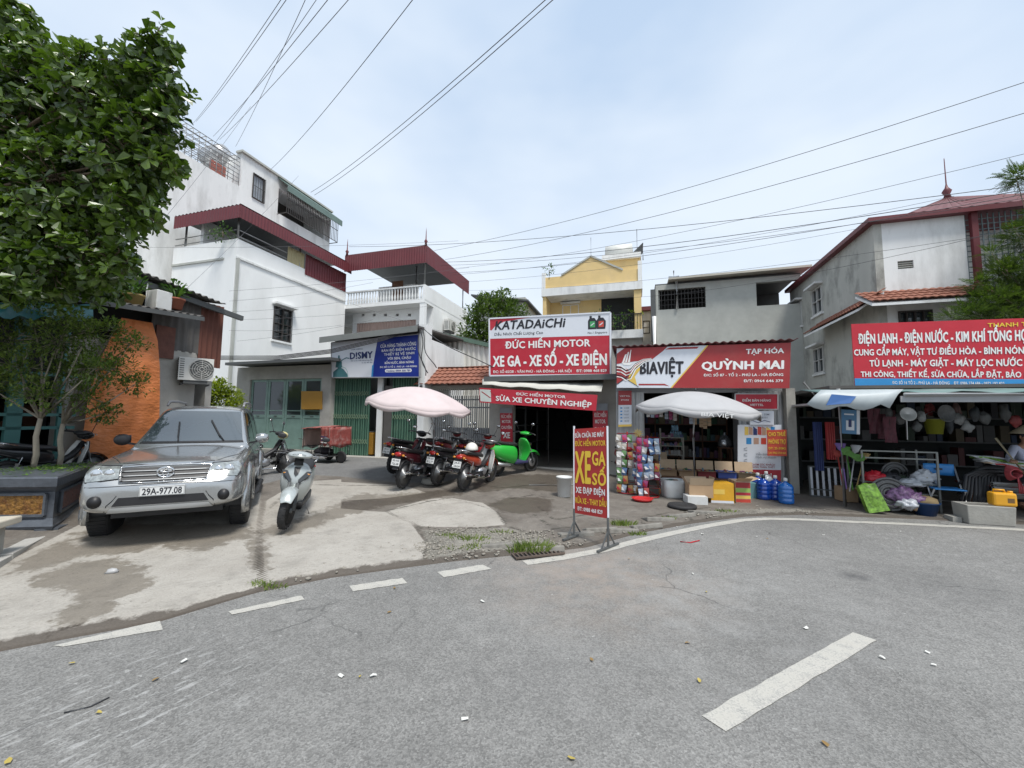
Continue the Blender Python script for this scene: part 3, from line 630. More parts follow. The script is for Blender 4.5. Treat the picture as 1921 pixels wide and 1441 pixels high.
def ac_unit(name, a, b, z, label, rotz, w=.8, h=.56, d=.3):
    T2 = empty(name, W(a, b, z), rotz, label, 'air conditioner')
    body = M('white appliance enamel', (.66, .66, .63), .45, var=.05, dirt=(.45, .42, .36), dirt_amt=.3); m_ = MB(body); m_.bx(-w / 2, w / 2, -d / 2, d / 2, 0, h); m_.bx(-w / 2 + .1, w / 2 - .1, -d / 2 + .02, d / 2 - .02, -.08, 0, DKGREY)
    for k in range(9): m_.bx(-w / 2 - .004, -w / 2, -d / 2 + .03, d / 2 - .03, .06 + k * .05, .08 + k * .05, DKGREY); m_.bx(-w / 2 + .02, -w / 2 + .10, -d / 2 - .004, -d / 2, .06 + k * .05, .08 + k * .05, DKGREY)
    m_.build('casing', T2, bevel=.015); f = MB(DKGREY); c_ = (.10, -d / 2 - .004, h / 2); f.lathe([(.225, 0), (.225, .012), (.21, .012)], None, 24, c_, Matrix.Rotation(R(90), 3, 'X')); fo = f.build('fan', T2)
    g = MB(body)
    for k in range(1, 6):
        r_ = .045 * k; g.tube([(c_[0] + r_ * math.cos(t * math.pi / 12), c_[1] - .016, c_[2] + r_ * math.sin(t * math.pi / 12)) for t in range(24)], .005, n=4, closed=True)
    for k in range(8): t = k * math.pi / 4; g.beam((c_[0] + .03 * math.cos(t), c_[1] - .018, c_[2] + .03 * math.sin(t)), (c_[0] + .22 * math.cos(t), c_[1] - .018, c_[2] + .22 * math.sin(t)), .006)
    g.build('grille', fo)
    for s_ in (-.25, .25): br = MB(BLACKM); br.beam((s_, -d / 2, -.09), (s_, d / 2 + .25, -.09), .03); br.build('bracket', T2)
    return T2
q = onA(836, 612, ar); ac_unit('air_conditioner', ar + .25, q[0], q[1] - .3, 'small outdoor air conditioner on the side of the white house, under its balcony', -PHI + R(90), .85, .6)

# ================================================================ taller white building behind
au = -18.0
bu0 = onA(262, 400, au)[0]; bu1 = onA(452, 330, au)[0]; bu2 = onA(620, 420, au)[0]; zt = onA(345, 288, au)[1]; zu = onA(455, 287, au)[1]
T = GridThing('apartment_building', au - 3, (bu0 + bu2) / 2, .3, 'tall white building with a pipe cage on its roof terrace, behind the big leafy tree', 'building')
mb = T.mb(WHITE2); r1 = rectA(473, 330, 496, 377, au); r2 = rectA(522, 372, 619, 424, au); 
b4, z4 = onA(522, 372, au); b5, z5 = onA(619, 424, au); zo0 = onA(522, 400, au)[1]; zo1 = onA(522, 352, au)[1]
wallA(mb, bu0, bu1, .2, zt, au - .25, .25, WHITE2); wallA(mb, bu1, bu2, .2, zu, au - .25, .25, WHITE2, [r1, (b4, b5, zo0, zo1)])
mb.bx(au - 8, au - .25, bu0, bu0 + .25, .2, zt); mb.bx(au - 8, au - .25, bu1, bu1 + .25, zt - 1, zu); mb.bx(au - 8, au - .25, bu2 - .25, bu2, .2, zu); mb.bx(au - 8, au - .25, bu1 + .25, bu2 - .25, zu - .2, zu - .02); mb.bx(au - 8, au - .25, bu0 + .25, bu1, zt - 1.2, zt - 1.0)
mb.bx(au - 2, au - 1.8, bu1 + .3, bu2 - .3, zo0 - .5, zo1 + .4, DARKIN); T.part(mb, 'wall')
mb = T.mb(GREYW); mb.bx(au - .3, au + .12, bu1 - .1, bu2 + .05, zu, zu + .10); T.part(mb, 'coping')
window(T, 'A', au, r1, IRON, GLASSL, 1, 1, bars=5, sill=False)
mb = T.mb(M('green awning sheet', (.13, .19, .17), .6, var=.15)); mb.prism([(au, b4 - .1, zu - .05), (au + .75, b4 - .1, zo1 - .05), (au + .75, b5 + .2, zo1 - .05), (au, b5 + .2, zu - .05)], (0, 0, .05)); mb.prism([(au + .7, b4 - .1, zo1 - .05), (au + .75, b4 - .1, zo1 - .05), (au + .75, b5 + .2, zo1 - .05), (au + .7, b5 + .2, zo1 - .05)], (0, 0, -.28)); T.part(mb, 'awning')
mb = T.mb(IRON)
for i in range(32): b_ = b4 + (b5 - b4) * i / 31; mb.bx(au + .60, au + .62, b_ - .012, b_ + .012, zo0 - .1, zo1 - .1)
for z in (zo0 - .05, (zo0 + zo1) / 2, zo1 - .2): mb.bx(au + .58, au + .60, b4, b5, z - .015, z + .015)
mb.bx(au, au + .62, b4 - .02, b4, zo0 - .1, zo0 - .06); mb.bx(au, au + .62, b5 - .02, b5, zo0 - .1, zo0 - .06)
T.part(mb, 'grille')
mb = T.mb(GALV); zc0 = onA(345, 228, au)[1]
b6 = onA(342, 250, au)[0]
for i in range(15): b_ = b6 - 1.2 + (bu1 - b6 + 1.1) * i / 14; mb.tube([(au, b_, zt), (au, b_, zc0), (au - 3, b_, zc0)], .018, n=5)
for k in range(7): z = zt + .15 + (zc0 - zt - .15) * k / 6; mb.tube([(au, b6 - 1.2, z), (au, bu1 - .1, z)], .016, n=5)
for k in range(9): mb.tube([(au - .35 * k, b6 - 1.2, zc0), (au - .35 * k, bu1 - .1, zc0)], .016, n=5)
T.part(mb, 'pipe_cage')
mb = T.mb(M('tank steel', (.5, .5, .5), .3, .6)); mb.lathe([(.02, -.75), (.42, -.6), (.46, 0), (.42, .6), (.02, .75)], None, 16, (au - 1.6, onA(405, 262, au - 1.6)[0], zc0 + .4), Matrix.Rotation(R(90), 3, 'Y')); T.part(mb, 'water_tank')
mb = T.mb(M('faded red door', (.35, .12, .09), .6)); mb.bx(au - .7, au - .66, bu1 - 1.0, bu1 - .25, zt - .95, zt + .9); T.part(mb, 'door')

# ================================================================ yellow house
B = 25.0; a0 = onB(1017, 560, B)[0]; a1 = onB(1204, 560, B)[0]
T = GridThing('yellow_house', (a0 + a1) / 2, B, .4, 'yellow house with gable front and planted balcony above the repair shop sign', 'house')
zs1 = onB(1110, 534, B)[1]; zs0 = onB(1110, 549, B)[1]; zf = onB(1110, 622, B)[1]; zpar = onB(1110, 512, B)[1]; ap = onB(1108, 482, B)[0]; zap = onB(1108, 481, B)[1]
al_ = onB(1052, 510, B)[0]; arr = onB(1168, 505, B)[0]
mb = T.mb(YELL); mb.bx(a0 + .1, a1 - .1, B + 1.6, B + 9, .3, zs1 + .1); mb.bx(a1 - .45, a1 - .02, B + .1, B + 1.6, zf, zs0); mb.bx(a0 + .02, a0 + .25, B + .1, B + 1.6, zf, zs0)
mb.prism([(a0 + .2, B + .1, zs1), (a1 - .2, B + .1, zs1), (a1 - .2, B + .1, zpar), (arr, B + .1, zpar), (ap, B + .1, zap), (al_, B + .1, zpar), (a0 + .2, B + .1, zpar)], (0, .2, 0)); mb.bx(a1 - 2.3, a1 - .02, B + 2.5, B + 5.5, zs1 + .1, onB(1170, 487, B + 2.5)[1]); T.part(mb, 'wall')
mb = T.mb(WHITE2); mb.bx(a0 - .05, a1 + .05, B, B + 1.7, zs0, zs1); mb.bx(a0 - .05, a1 + .05, B, B + 1.6, zf - .5, zf); mb.bx(a0, a1, B + .3, B + 1.6, .3, zf - .5, CEMENT); mb.bx(a0 - .04, a0 + .2, B + .03, B + .3, zs1, zpar + .3); mb.bx(a1 - .2, a1 + .04, B + .03, B + .3, zs1, zpar + .5); mb.bx(a1 - 2.5, a1 + .04, B + 2.3, B + 5.6, onB(1170, 487, B + 2.5)[1], onB(1170, 477, B + 2.5)[1]); T.part(mb, 'slab')
mb = T.mb(GREYW)
for p, q in (((al_, zpar), (ap, zap)), ((ap, zap), (arr, zpar))): mb.beam((p[0], B + .2, p[1] + .05), (q[0], B + .2, q[1] + .05), .3, .1)
T.part(mb, 'coping')
mb = T.mb(DARKIN2); mb.bx(onB(1128, 590, B + 1.5)[0], onB(1190, 590, B + 1.5)[0], B + 1.585, B + 1.597, zf, zs0); T.part(mb, 'doorway')
window(T, 'B', B + 1.6, rectB(1055, 572, 1086, 612, B + 1.6), M('white window frame', (.7, .7, .7), .5), GLASSL, 2, 1)
mb = T.mb(BLACKM)
for i in range(38): a_ = a0 + .1 + (a1 - a0 - .2) * i / 37; mb.bx(a_ - .01, a_ + .01, B + .06, B + .08, zf, zf + .95)
mb.bx(a0, a1, B + .05, B + .09, zf + .95, zf + .99); T.part(mb, 'railing')
q = onB(1172, 470, B + 3.5); mb = T.mb(M('white tank', (.62, .62, .58), .5, var=.08)); mb.lathe([(.02, -.95), (.5, -.9), (.52, 0), (.5, .9), (.02, .95)], None, 18, (q[0] - .4, B + 3.5, q[1] - .1), Matrix.Rotation(R(90), 3, 'Y')); T.part(mb, 'water_tank')
mb = T.mb(DKGREY); mb.prism([(q[0] + .1, B + 3.2, q[1] - .75), (q[0] + 1.2, B + 3.2, q[1] + .3), (q[0] + 1.2, B + 5, q[1] + .3), (q[0] + .1, B + 5, q[1] - .75)], (.03, 0, -.03)); mb.cyl((q[0] + 1.2, B + 3.3, q[1] - .9), (q[0] + 1.2, B + 3.3, q[1] + .3), .03); T.part(mb, 'solar_panel')
mb = T.mb(IRON); mb.cyl((ap, B + .2, zap), (ap, B + .2, zap + 1.3), .015); T.part(mb, 'lightning_rod')
mb = T.mb(IRON); mb.cyl((a1 - .2, B + 3, zs1), (a1 - .2, B + 3, q[1] + 1.2), .02); T.part(mb, 'lightning_rod')
# narrow house right of the yellow one
B2 = 27.0; r = rectB(1204, 584, 1226, 660, B2); T = GridThing('narrow_house', r[0], B2, .4, 'narrow pale house with dark red eave squeezed beside the yellow house', 'house')
mb = T.mb(WHITE2); mb.bx(r[0] - .3, r[1], B2, B2 + 6, .3, r[3]); T.part(mb, 'wall'); mb = T.mb(MAROON); mb.bx(r[0] - .4, r[1] + .15, B2 - .3, B2 + 6, r[3], r[3] + .25); T.part(mb, 'roof')
window(T, 'B', B2, rectB(1206, 602, 1219, 626, B2), IRON, GLASSD, 1, 2, sill=False)
# far dark roof left of the mid tree
B3 = 30.0; r = rectB(888, 552, 985, 640, B3); T = GridThing('far_house', r[0], B3, .4, 'far house with flat dark roof hidden by the tree left of the yellow house', 'house')
mb = T.mb(GREYW); mb.bx(r[0] + .3, r[1], B3, B3 + 5, .3, r[3] - .4); T.part(mb, 'wall'); mb = T.mb(DKGREY); mb.prism([(r[0], B3 - .6, r[3]), (r[1] + .4, B3 - .6, r[3] - .8), (r[1] + .4, B3 + 5, r[3] - .8), (r[0], B3 + 5, r[3])], (0, 0, -.12)); T.part(mb, 'roof')
window(T, 'B', B3, (r[0] + 1.5, r[0] + 2.6, r[3] - 2.6, r[3] - 1.3), IRON, GLASSD, 2, 1, sill=False)

# ================================================================ grey cement building
B = 21.5; a0 = onB(1231, 600, B)[0]; a1 = onB(1506, 600, B)[0]; zt = onB(1370, 521, B)[1]
T = GridThing('cement_building', (a0 + a1) / 2, B, .3, 'bare grey cement building with open top floor, behind the grocery sign', 'building')
h1 = rectB(1234, 537, 1324, 579, B); h1 = (a0 + .12, h1[1], h1[2], zt - .35); h2 = rectB(1419, 530, 1520, 571, B); h2 = (h2[0], a1 + .01, h2[2], zt - .35)
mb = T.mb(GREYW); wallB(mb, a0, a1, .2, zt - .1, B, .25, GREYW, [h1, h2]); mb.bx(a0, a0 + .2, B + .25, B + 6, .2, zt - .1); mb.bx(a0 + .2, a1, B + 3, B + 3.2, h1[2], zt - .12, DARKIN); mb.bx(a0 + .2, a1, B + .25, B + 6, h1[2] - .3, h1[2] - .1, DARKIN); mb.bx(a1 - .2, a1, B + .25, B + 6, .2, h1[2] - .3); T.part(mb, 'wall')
mb = T.mb(M('beige roof sheet', (.46, .43, .36), .6, var=.08)); mb.prism([(a0 + .6, B - .5, zt), (a1 + .3, B - .5, zt + .05), (a1 + .3, B + 6, zt + .4), (a0 + .6, B + 6, zt + .4)], (0, 0, .1)); mb.bx(a0 - .02, a1, B + .05, B + 6, zt - .1, zt - .02, DKGREY); T.part(mb, 'roof')
mb = T.mb(IRON)
for i in range(15): a_ = h1[0] + (h1[1] - h1[0]) * i / 14; mb.bx(a_ - .012, a_ + .012, B + .1, B + .12, h1[2], h1[3])
for k in range(5): z = h1[2] + (h1[3] - h1[2]) * k / 4; mb.bx(h1[0], h1[1], B + .085, B + .10, z - .01, z + .01)
T.part(mb, 'grille')
mb = T.mb(WHITE); mb.cyl((a0 + 1.0, B - .08, h1[2]), (a0 + 1.0, B - .08, zt), .06); mb.cyl((a0 - .1, B - .15, .3), (a0 - .1, B - .15, onB(1230, 595, B)[1]), .10); T.part(mb, 'pipe')
mb = T.mb(DKGREY); mb.bx(a0 - .25, a0 - .02, B - .05, B + .1, onB(1235, 640, B)[1], zt - .3); T.part(mb, 'trim')
mb = T.mb(IRON); a_ = onB(1264, 516, B)[0]; mb.cyl((a_, B, zt), (a_, B, zt + .6), .03); mb.cyl((a_ - .25, B, zt + .3), (a_ + .25, B, zt + .3), .02); T.part(mb, 'antenna')

# ================================================================ mould-stained building
aS = 7.4; bS = onA(1641, 480, aS)[0]; bE = onA(1482, 560, aS)[0]; zR = onA(1638, 420, aS)[1]
aR = onB(1812, 450, bS)[0]; aR2 = onB(1925, 450, bS)[0] + 1.5
T = GridThing('stained_building', (aS + aR) / 2, bS, .2, 'mould stained two storey building with tiled awning and red pyramid roof', 'building')
ws = [rectA(1524, 540, 1543, 590, aS), rectA(1487, 570, 1505, 615, aS), rectA(1527, 652, 1546, 700, aS)]
wf_ = rectB(1675, 587, 1738, 640, bS + .3); wv = rectB(1684, 489, 1714, 504, bS)
mb = T.mb(STAINW); wallA(mb, bS, bE, .2, zR, aS, .22, STAINW, ws); T.part(mb, 'wall', label='side wall blackened by mould streaks')
mb = T.mb(WHITE2); wallB(mb, aS + .22, aR, .2, zR, bS, .22, WHITE2, [wf_, wv]); mb.bx(aR - .2, aR, bS + .22, bE, .2, zR); mb.bx(aS + .22, aR2, bS + .3, bE, .15, .25); mb.bx(aR, aR2, bS + 1.5, bS + 1.7, .2, zR, WHITE2); mb.bx(aR, aR2, bS, bS + 1.5, onB(1830, 560, bS)[1] - .2, onB(1830, 560, bS)[1]); mb.bx(aS + .3, aR - .3, bE - .2, bE, .2, zR); T.part(mb, 'wall', label='pale front wall')
for w_, o_ in zip(ws, range(3)): window(T, 'A', aS, w_, M('pale window frame', (.5, .5, .48), .6), GLASSD, 2, 2, bars=0, out=-1)
window(T, 'B', bS, wf_, IRON, GLASSD, 4, 2, sill=False)
mb = T.mb(IRON)
for k in range(4): z = wv[2] + (wv[3] - wv[2]) * (k + .5) / 4; mb.box(((wv[0] + wv[1]) / 2, bS + .1, z), (wv[1] - wv[0], .18, .03), GREYW, Matrix.Rotation(R(30), 3, 'X'))
mb.bx(wv[0], wv[1], bS + .225, bS + .24, wv[2], wv[3], DARKIN2); T.part(mb, 'vent')
mb = T.mb(MAROON); mb.bx(aS - .22, aR2, bS - .25, bE, zR - .02, zR + .13); rf = T.part(mb, 'roof')
aX, zX = onB(1777, 371, bS + 2.4); mb = T.mb(REDROOF); A_ = Vector((aX, bS + 2.4, zX)); c_ = [Vector((aX - 2.6, bS - .2, zR + .14)), Vector((aX + 2.6, bS - .2, zR + .14)), Vector((aX + 2.6, bS + 5, zR + .14)), Vector((aX - 2.6, bS + 5, zR + .14))]
for i in range(4):
    p, q = c_[i], c_[(i + 1) % 4]; n_ = 36; P = [[], []]
    for k in range(n_ + 1): e = p.lerp(q, k / n_); w_ = Vector((0, 0, .03 * (k % 2))); P[0].append(e + w_); P[1].append(A_ + (e - A_) * .02 + w_)
    mb.grid(P, None, smooth=False)
T.part(mb, 'pyramid_roof', rf)
mb = T.mb(MAROON); mb.lathe([(.13, 0), (.08, .15), (.14, .28), (.05, .42), (.02, .55), (.012, 1.5), (.001, 1.55)], None, 8, A_ - Vector((0, 0, .05))); T.part(mb, 'finial', rf)
# tiled awning round the corner
ze = onB(1700, 563, bS - .9)[1]; zi = onB(1700, 545, bS)[1] 
mb = T.mb(TILE); L_ = math.hypot(.95, zi - ze); tiles(mb, (aS - .6, bS - .95, ze), (1, 0, 0), (0, .95, max(.15, zi - ze)), aR - aS + .9, L_); tiles(mb, (aS - .7, bE - 3.5, ze - .02), (0, -1, 0), (.7, 0, max(.15, zi - ze)), bE - 3.5 - bS + .5, math.hypot(.7, zi - ze)); w2 = T.part(mb, 'tiled_awning')
mb = T.mb(WHITE2); mb.prism([(aS - .6, bS - .95, ze - .06), (aR + .3, bS - .95, ze - .06), (aR + .3, bS - .02, zi - .1), (aS - .6, bS - .02, zi - .1)], (0, 0, -.07)); mb.prism([(aS - .7, bS - .4, ze - .06), (aS - .7, bE - 3.5, ze - .06), (aS - .02, bE - 3.5, zi - .1), (aS - .02, bS - .4, zi - .1)], (0, 0, -.07)); T.part(mb, 'soffit', w2)
mb = T.mb(MAROON); mb.bx(aR + .1, aR + .25, bS - .12, bS, onB(1830, 560, bS)[1], zR); T.part(mb, 'post')
mb = T.mb(M('teal trellis', (.16, .20, .21), .6)); zt0 = onB(1830, 560, bS)[1]
for i in range(22): a_ = aR + .02 + (aR2 - aR) * i / 21; mb.bx(a_ - .012, a_ + .012, bS + .02, bS + .045, zt0, zR)
for k in range(17): z = zt0 + (zR - zt0) * k / 16; mb.bx(aR, aR2, bS + .045, bS + .065, z - .012, z + .012)
T.part(mb, 'trellis')
# ================================================================ signs
def onP(px, py, b): a, z = onB(px, py, b); return W(a, b, z)
class Sign:
    """A flat board given by its four corners in the street (lower left, lower right, upper right, upper left)."""
    def __init__(s, name, q, label, cat, face, group=None, th=.05, frame_m=None, fw=.035, edge=None, back=None):
        s.q = [Vector(p) for p in q]; s.c = (s.q[0] + s.q[1]) / 2; s.root = empty(name, s.c, 0, label, cat, group)
        s.n = (s.q[1] - s.q[0]).cross(s.q[3] - s.q[0]).normalized(); s.layers = {}
        mb = MB(face); mb.prism([p - s.c for p in s.q], -s.n * th, edge or face); mb.poly([p - s.c + s.n * .001 for p in s.q], face); mb.build('panel', s.root)
        if frame_m:
            f = MB(frame_m)
            for i in range(4): f.beam(s.q[i] - s.c - s.n * th * .4, s.q[(i + 1) % 4] - s.c - s.n * th * .4, fw, th + .02, up=s.n)
            f.build('frame', s.root)
    def at(s, u, v, off=0.0):
        b = s.q[0].lerp(s.q[1], u); t = s.q[3].lerp(s.q[2], u); return b.lerp(t, v) + s.n * off - s.c
    def lay(s, name, m, k=''):
        if (name, m, k) not in s.layers: s.layers[(name, m, k)] = MB(m)
        return s.layers[(name, m, k)]
    def rect(s, u0, u1, v0, v1, m, off=.003, name='print'): s.lay(name, m).poly([s.at(u0, v0, off), s.at(u1, v0, off), s.at(u1, v1, off), s.at(u0, v1, off)])
    def uv(s, pts, m, off=.004, name='print'): s.lay(name, m).poly([s.at(u, v, off) for u, v in pts])
    def stroke(s, pts, w, m, off=.006, name='print'):
        vs = []
        for i, p in enumerate(pts):
            d = Vector(pts[min(i + 1, len(pts) - 1)]) - Vector(pts[max(i - 1, 0)]); n = Vector((-d.y, d.x)).normalized() * w / 2; vs += [s.at(p[0] + n.x * .3, p[1] + n.y, off), s.at(p[0] - n.x * .3, p[1] - n.y, off)]
        s.lay(name, m).add(vs, [(2 * i, 2 * i + 1, 2 * i + 3, 2 * i + 2) for i in range(len(pts) - 1)])
    def text(s, body, u0, u1, v0, v1, m, bold=.014, off=.007, shear=0.0, name='lettering', spacing=1.0):
        vs, fs = text2d(body, min(bold, .009), shear=shear, spacing=max(spacing, 1 + bold * 1.6)); xs = [v[0] for v in vs]; x0, x1 = min(xs), max(xs)
        k = max(0.0, bold - .009) * 1.9; hs = [(0, 0)] if k < .008 else [(-k, 0), (0, 0), (k, 0), (0, k * .5), (0, -k * .5)]
        for i, (dx, dy) in enumerate(hs): s.lay(name, m, body).add([s.at(u0 + (x + dx - x0) / (x1 - x0) * (u1 - u0), v0 + (y + dy) / .73 * (v1 - v0), off + .0006 * i) for x, y in vs], fs)
    def done(s):
        for (name, *_), mb in s.layers.items(): mb.build(name, s.root)
        return s.root
def quadB(tl, tr, br, bl, b): return [onP(*bl, b), onP(*br, b), onP(*tr, b), onP(*tl, b)]
OILGREEN = M('oil label green', (.05, .30, .10), .4); OILRED = M('oil label red', (.50, .06, .04), .4); TEAL = M('teal print', (.05, .16, .18), .5); GOLDP = M('gold print', (.72, .50, .10), .45); SKYB = M('sky blue print', (.03, .25, .55), .45); GREYT = M('grey print', (.25, .27, .3), .5); PINKP = M('photo print', (.45, .28, .2), .5)

# white and red billboard of the repair shop
b = 10.55
S = Sign('billboard', quadB((918, 598), (1145, 586.5), (1145.5, 703), (919, 705), b), 'large white over red billboard above the dark motorbike repair shop', 'sign', REDSIGN, th=.10, frame_m=WSIGN, fw=.04)
S.uv([(0, .645), (1, .63), (1, 1), (0, 1)], WSIGN, .003); S.uv([(0, .80), (.02, .79), (.05, .86), (.13, .935), (.42, 1), (0, 1)], REDSIGN, .005)
S.text('KATADAiCHi', .05, .65, .80, .955, KTXT, .022, shear=.18); S.text('Dầu Nhớt Chất Lượng Cao', .045, .465, .695, .745, KTXT, .006, shear=.1)
for u in (.828, .895):
    S.uv([(u, .74), (u + .065, .74), (u + .07, .80), (u + .07, .87), (u + .05, .925), (u + .03, .925), (u + .03, .96), (u + .012, .96), (u + .012, .92), (u, .88)], KTXT, .006); S.uv([(u + .015, .77), (u + .055, .77), (u + .055, .87), (u + .015, .87)], OILGREEN if u < .85 else OILRED, .008); S.stroke([(u + .022, .80), (u + .048, .84)], .02, WSIGN, .010)
S.text('No.1 Singapore', .825, .975, .668, .702, KTXT, .006, shear=.1); S.text('ĐỨC HIẾN MOTOR', .14, .845, .465, .585, LTXT, .022); S.text('XE GA - XE SỐ - XE ĐIỆN', .03, .97, .16, .345, LTXT, .03); S.text('ĐC: SỐ 65/28 - VĂN PHÚ - HÀ ĐÔNG - HÀ NỘI    ĐT: 0988 468 829', .03, .97, .045, .09, LTXT, .016); S.done()
# sagging red banner
S = Sign('fabric_banner', quadB((899, 727.5), (1121, 741), (1118, 771), (900.5, 755), 10.05), 'sagging red cloth banner across the front of the motorbike repair shop', 'banner', REDSIGN, th=.01)
S.rect(.005, .105, .08, .9, M('pale sticker', (.55, .60, .56), .5), .003); S.stroke([(.02, .75), (.10, .35)], .05, REDSIGN2, .005); S.stroke([(.10, .8), (.2, .1)], .03, REDSIGN2, .005)
S.text('ĐỨC HIẾN MOTOR', .33, .75, .66, .84, LTXT, .014); S.text('SỬA XE CHUYÊN NGHIỆP', .15, .96, .20, .53, LTXT, .022); S.done()
# narrow upright signs either side of the repair shop
for tl, tr, br, bl, lab in (((938, 765), (961, 765), (962, 850), (940, 850), 'upright red sign on the left pillar of the repair shop'), ((1112, 757), (1140, 757), (1140, 868), (1113, 868), 'upright red sign on the right pillar of the repair shop')):
    S = Sign('pillar_sign', quadB(tl, tr, br, bl, 10.88), lab, 'sign', REDSIGN, 'upright signs of the repair shop', th=.03); S.rect(0, 1, .88, 1, GREYT, .003)
    S.text('ĐỨC HIẾN', .1, .9, .77, .84, LTXT, .012); S.text('MOTOR', .15, .85, .66, .73, LTXT, .012); S.text('CHUYÊN', .08, .92, .53, .60, LTXT, .012); S.text('XE', .22, .78, .33, .46, LTXT, .03); S.text('XE GA', .12, .88, .14, .25, LTXT, .02); S.done()
# grocery sign
S = Sign('shop_sign', quadB((1157, 653.5), (1483.5, 643), (1481, 728.5), (1157, 727.5), 10.1), 'long red and white grocery sign with boat emblem above the grey umbrella', 'sign', WSIGN, th=.12, edge=GALV)
S.uv([(0, .86), (.05, 1), (.315, 1), (.29, .9), (.21, .66), (.12, .66), (0, .60)], REDSIGN2); S.uv([(0, .58), (.07, .47), (.10, .30), (0, .10)], REDSIGN2); S.uv([(.555, 1), (1, 1), (1, 0), (.345, 0)], REDSIGN2); S.uv([(.545, 1), (.555, 1), (.345, 0), (.335, 0)], GOLDP); S.uv([(.33, .975), (.5, .975), (.49, .93), (.30, .93)], REDSIGN2); S.uv([(.14, .10), (.30, .10), (.33, .04), (.30, .06), (.14, .06)], REDSIGN2)
S.uv([(.145, .66), (.15, .45), (.115, .28), (.13, .06), (.07, .20), (.095, .45), (.12, .62)], GOLDP, .006)
for k in range(3): u = .035 + .018 * k; S.uv([(u, .64), (u + .013, .64), (u + .03 - .004 * k, .95 - .05 * (2 - k)), (u + .018, .95 - .06 * (2 - k))], LTXT, .006)
S.uv([(.03, .64), (.10, .62), (.085, .56), (.045, .57)], LTXT, .007)
for dv, m_ in ((0, LTXT), (-.035, KTXT), (-.07, LTXT), (-.11, REDSIGN2), (-.15, LTXT), (-.24, KTXT), (-.28, LTXT)): S.stroke([(.0, .56 + dv), (.03, .54 + dv), (.06, .46 + dv), (.09, .50 + dv), (.12, .62 + dv * .6), (.17, .70 + dv * .3), (.22, .72 + dv * .1)], .025, m_, .008 + abs(dv) * .01)
S.stroke([(.0, .08), (.05, .22), (.10, .42)], .02, KTXT, .008); S.stroke([(.06, .22), (.10, .12), (.14, .02)], .015, KTXT, .008)
S.text('BIAVIỆT', .15, .41, .345, .645, KTXT, .03); S.text('TẠP HÓA', .765, .965, .775, .89, LTXT, .022); S.text('QUỲNH MAI', .52, .965, .43, .62, LTXT, .03); S.text('Đ/C: SỐ 87 - TỔ 2 - PHÚ LA - HÀ ĐÔNG', .53, .965, .27, .33, LTXT, .014); S.text('Đ/T: 0964 646 379', .755, .965, .135, .195, LTXT, .014); S.done()
S = Sign('upright_poster', quadB((1160, 733), (1185, 733), (1185, 800), (1160, 801), 10.42), 'narrow white and red upright poster left of the grocery doorway', 'poster', WSIGN, th=.03)
S.rect(0, 1, .60, 1, REDSIGN2); S.text('VIETTEL', .1, .9, .83, .87, LTXT, .008); S.text('STORE', .2, .8, .72, .76, LTXT, .008); 
for k in range(5): S.text(('SIM', 'THẺ', 'NẠP', 'DATA', '4G')[k], .42, .8, .50 - .09 * k, .535 - .09 * k, GREYT, .01); S.rect(.15, .3, .50 - .09 * k, .535 - .09 * k, SKYB)
S.rect(0, 1, 0, .06, GOLDP); S.done()
S = Sign('shop_sign', quadB((1379, 739), (1459, 739), (1459, 768), (1379, 768), 10.4), 'small plain red sign with two lines, under the right end of the grocery sign', 'sign', REDSIGN, th=.05, frame_m=GALV, fw=.02)
S.text('ĐIỂM BÁN HÀNG', .17, .84, .50, .66, LTXT, .014); S.text('VIETTEL', .35, .67, .22, .36, LTXT, .014); S.done()
S = Sign('poster', quadB((1384, 797), (1466, 797), (1465, 906), (1384, 904), 10.43), 'tall white poster with red foot beside the water bottles', 'poster', WSIGN, th=.03)
S.rect(0, 1, 0, .22, REDSIGN); S.text('viettel', .42, .78, .10, .165, LTXT, .02)
for k in range(7): S.uv([(.16 + .1 * k, .82 + .01 * (k % 2)), (.25 + .1 * k, .82), (.25 + .1 * k, .96 - .02 * (k % 3)), (.16 + .1 * k, .97)], (GOLDP, PINKP, NAVYT, OILRED, PINKP, GOLDP, SKYB)[k])
for k in range(4): S.rect(.2 + .17 * k, .32 + .17 * k, .66, .77, (SKYB, PINKP, OILRED, GREYT)[k])
S.text('Viễn thông', .42, .74, .47, .51, GREYT, .01); S.text('Dịch vụ nhanh', .42, .88, .42, .455, GREYT, .01); S.text('CHĂM SÓC KHÁCH', .32, .86, .29, .325, REDSIGN2, .012); S.text('HÀNG THÂN THIẾT', .32, .86, .25, .28, REDSIGN2, .012)
for k in range(3): S.stroke([(.14, .58 - .1 * k), (.22, .6 - .1 * k), (.22, .55 - .1 * k), (.14, .56 - .1 * k)], .012, GREYT)
S.done()
S = Sign('notice', quadB((1407, 771), (1452, 771), (1452, 797), (1407, 797), 10.40), 'white notice sheet above the tall white poster of the grocery', 'poster', WSIGN, th=.01)
S.text('MUA SIM', .2, .8, .68, .82, GREYT, .01); S.text('TẠI ĐÂY', .25, .75, .45, .58, GREYT, .01); S.stroke([(.1, .3), (.35, .15), (.6, .32), (.85, .2)], .04, NAVYT); S.done()
S = Sign('notice_board', quadB((1439, 807), (1475.5, 806), (1476.5, 856), (1440, 855), 10.2), 'orange red notice with yellow lettering hung on the grey post', 'sign', M('orange red board', (.50, .06, .03), .5, var=.08), th=.02)
S.text('CHO THUÊ', .06, .94, .76, .92, YTXT, .018); S.text('PHÒNG TRỌ', .06, .94, .47, .64, YTXT, .018); S.text('DT: 25-30M2', .06, .94, .25, .34, YTXT, .014); S.text('LH: 0962 754 468', .06, .94, .08, .16, YTXT, .012); S.done()
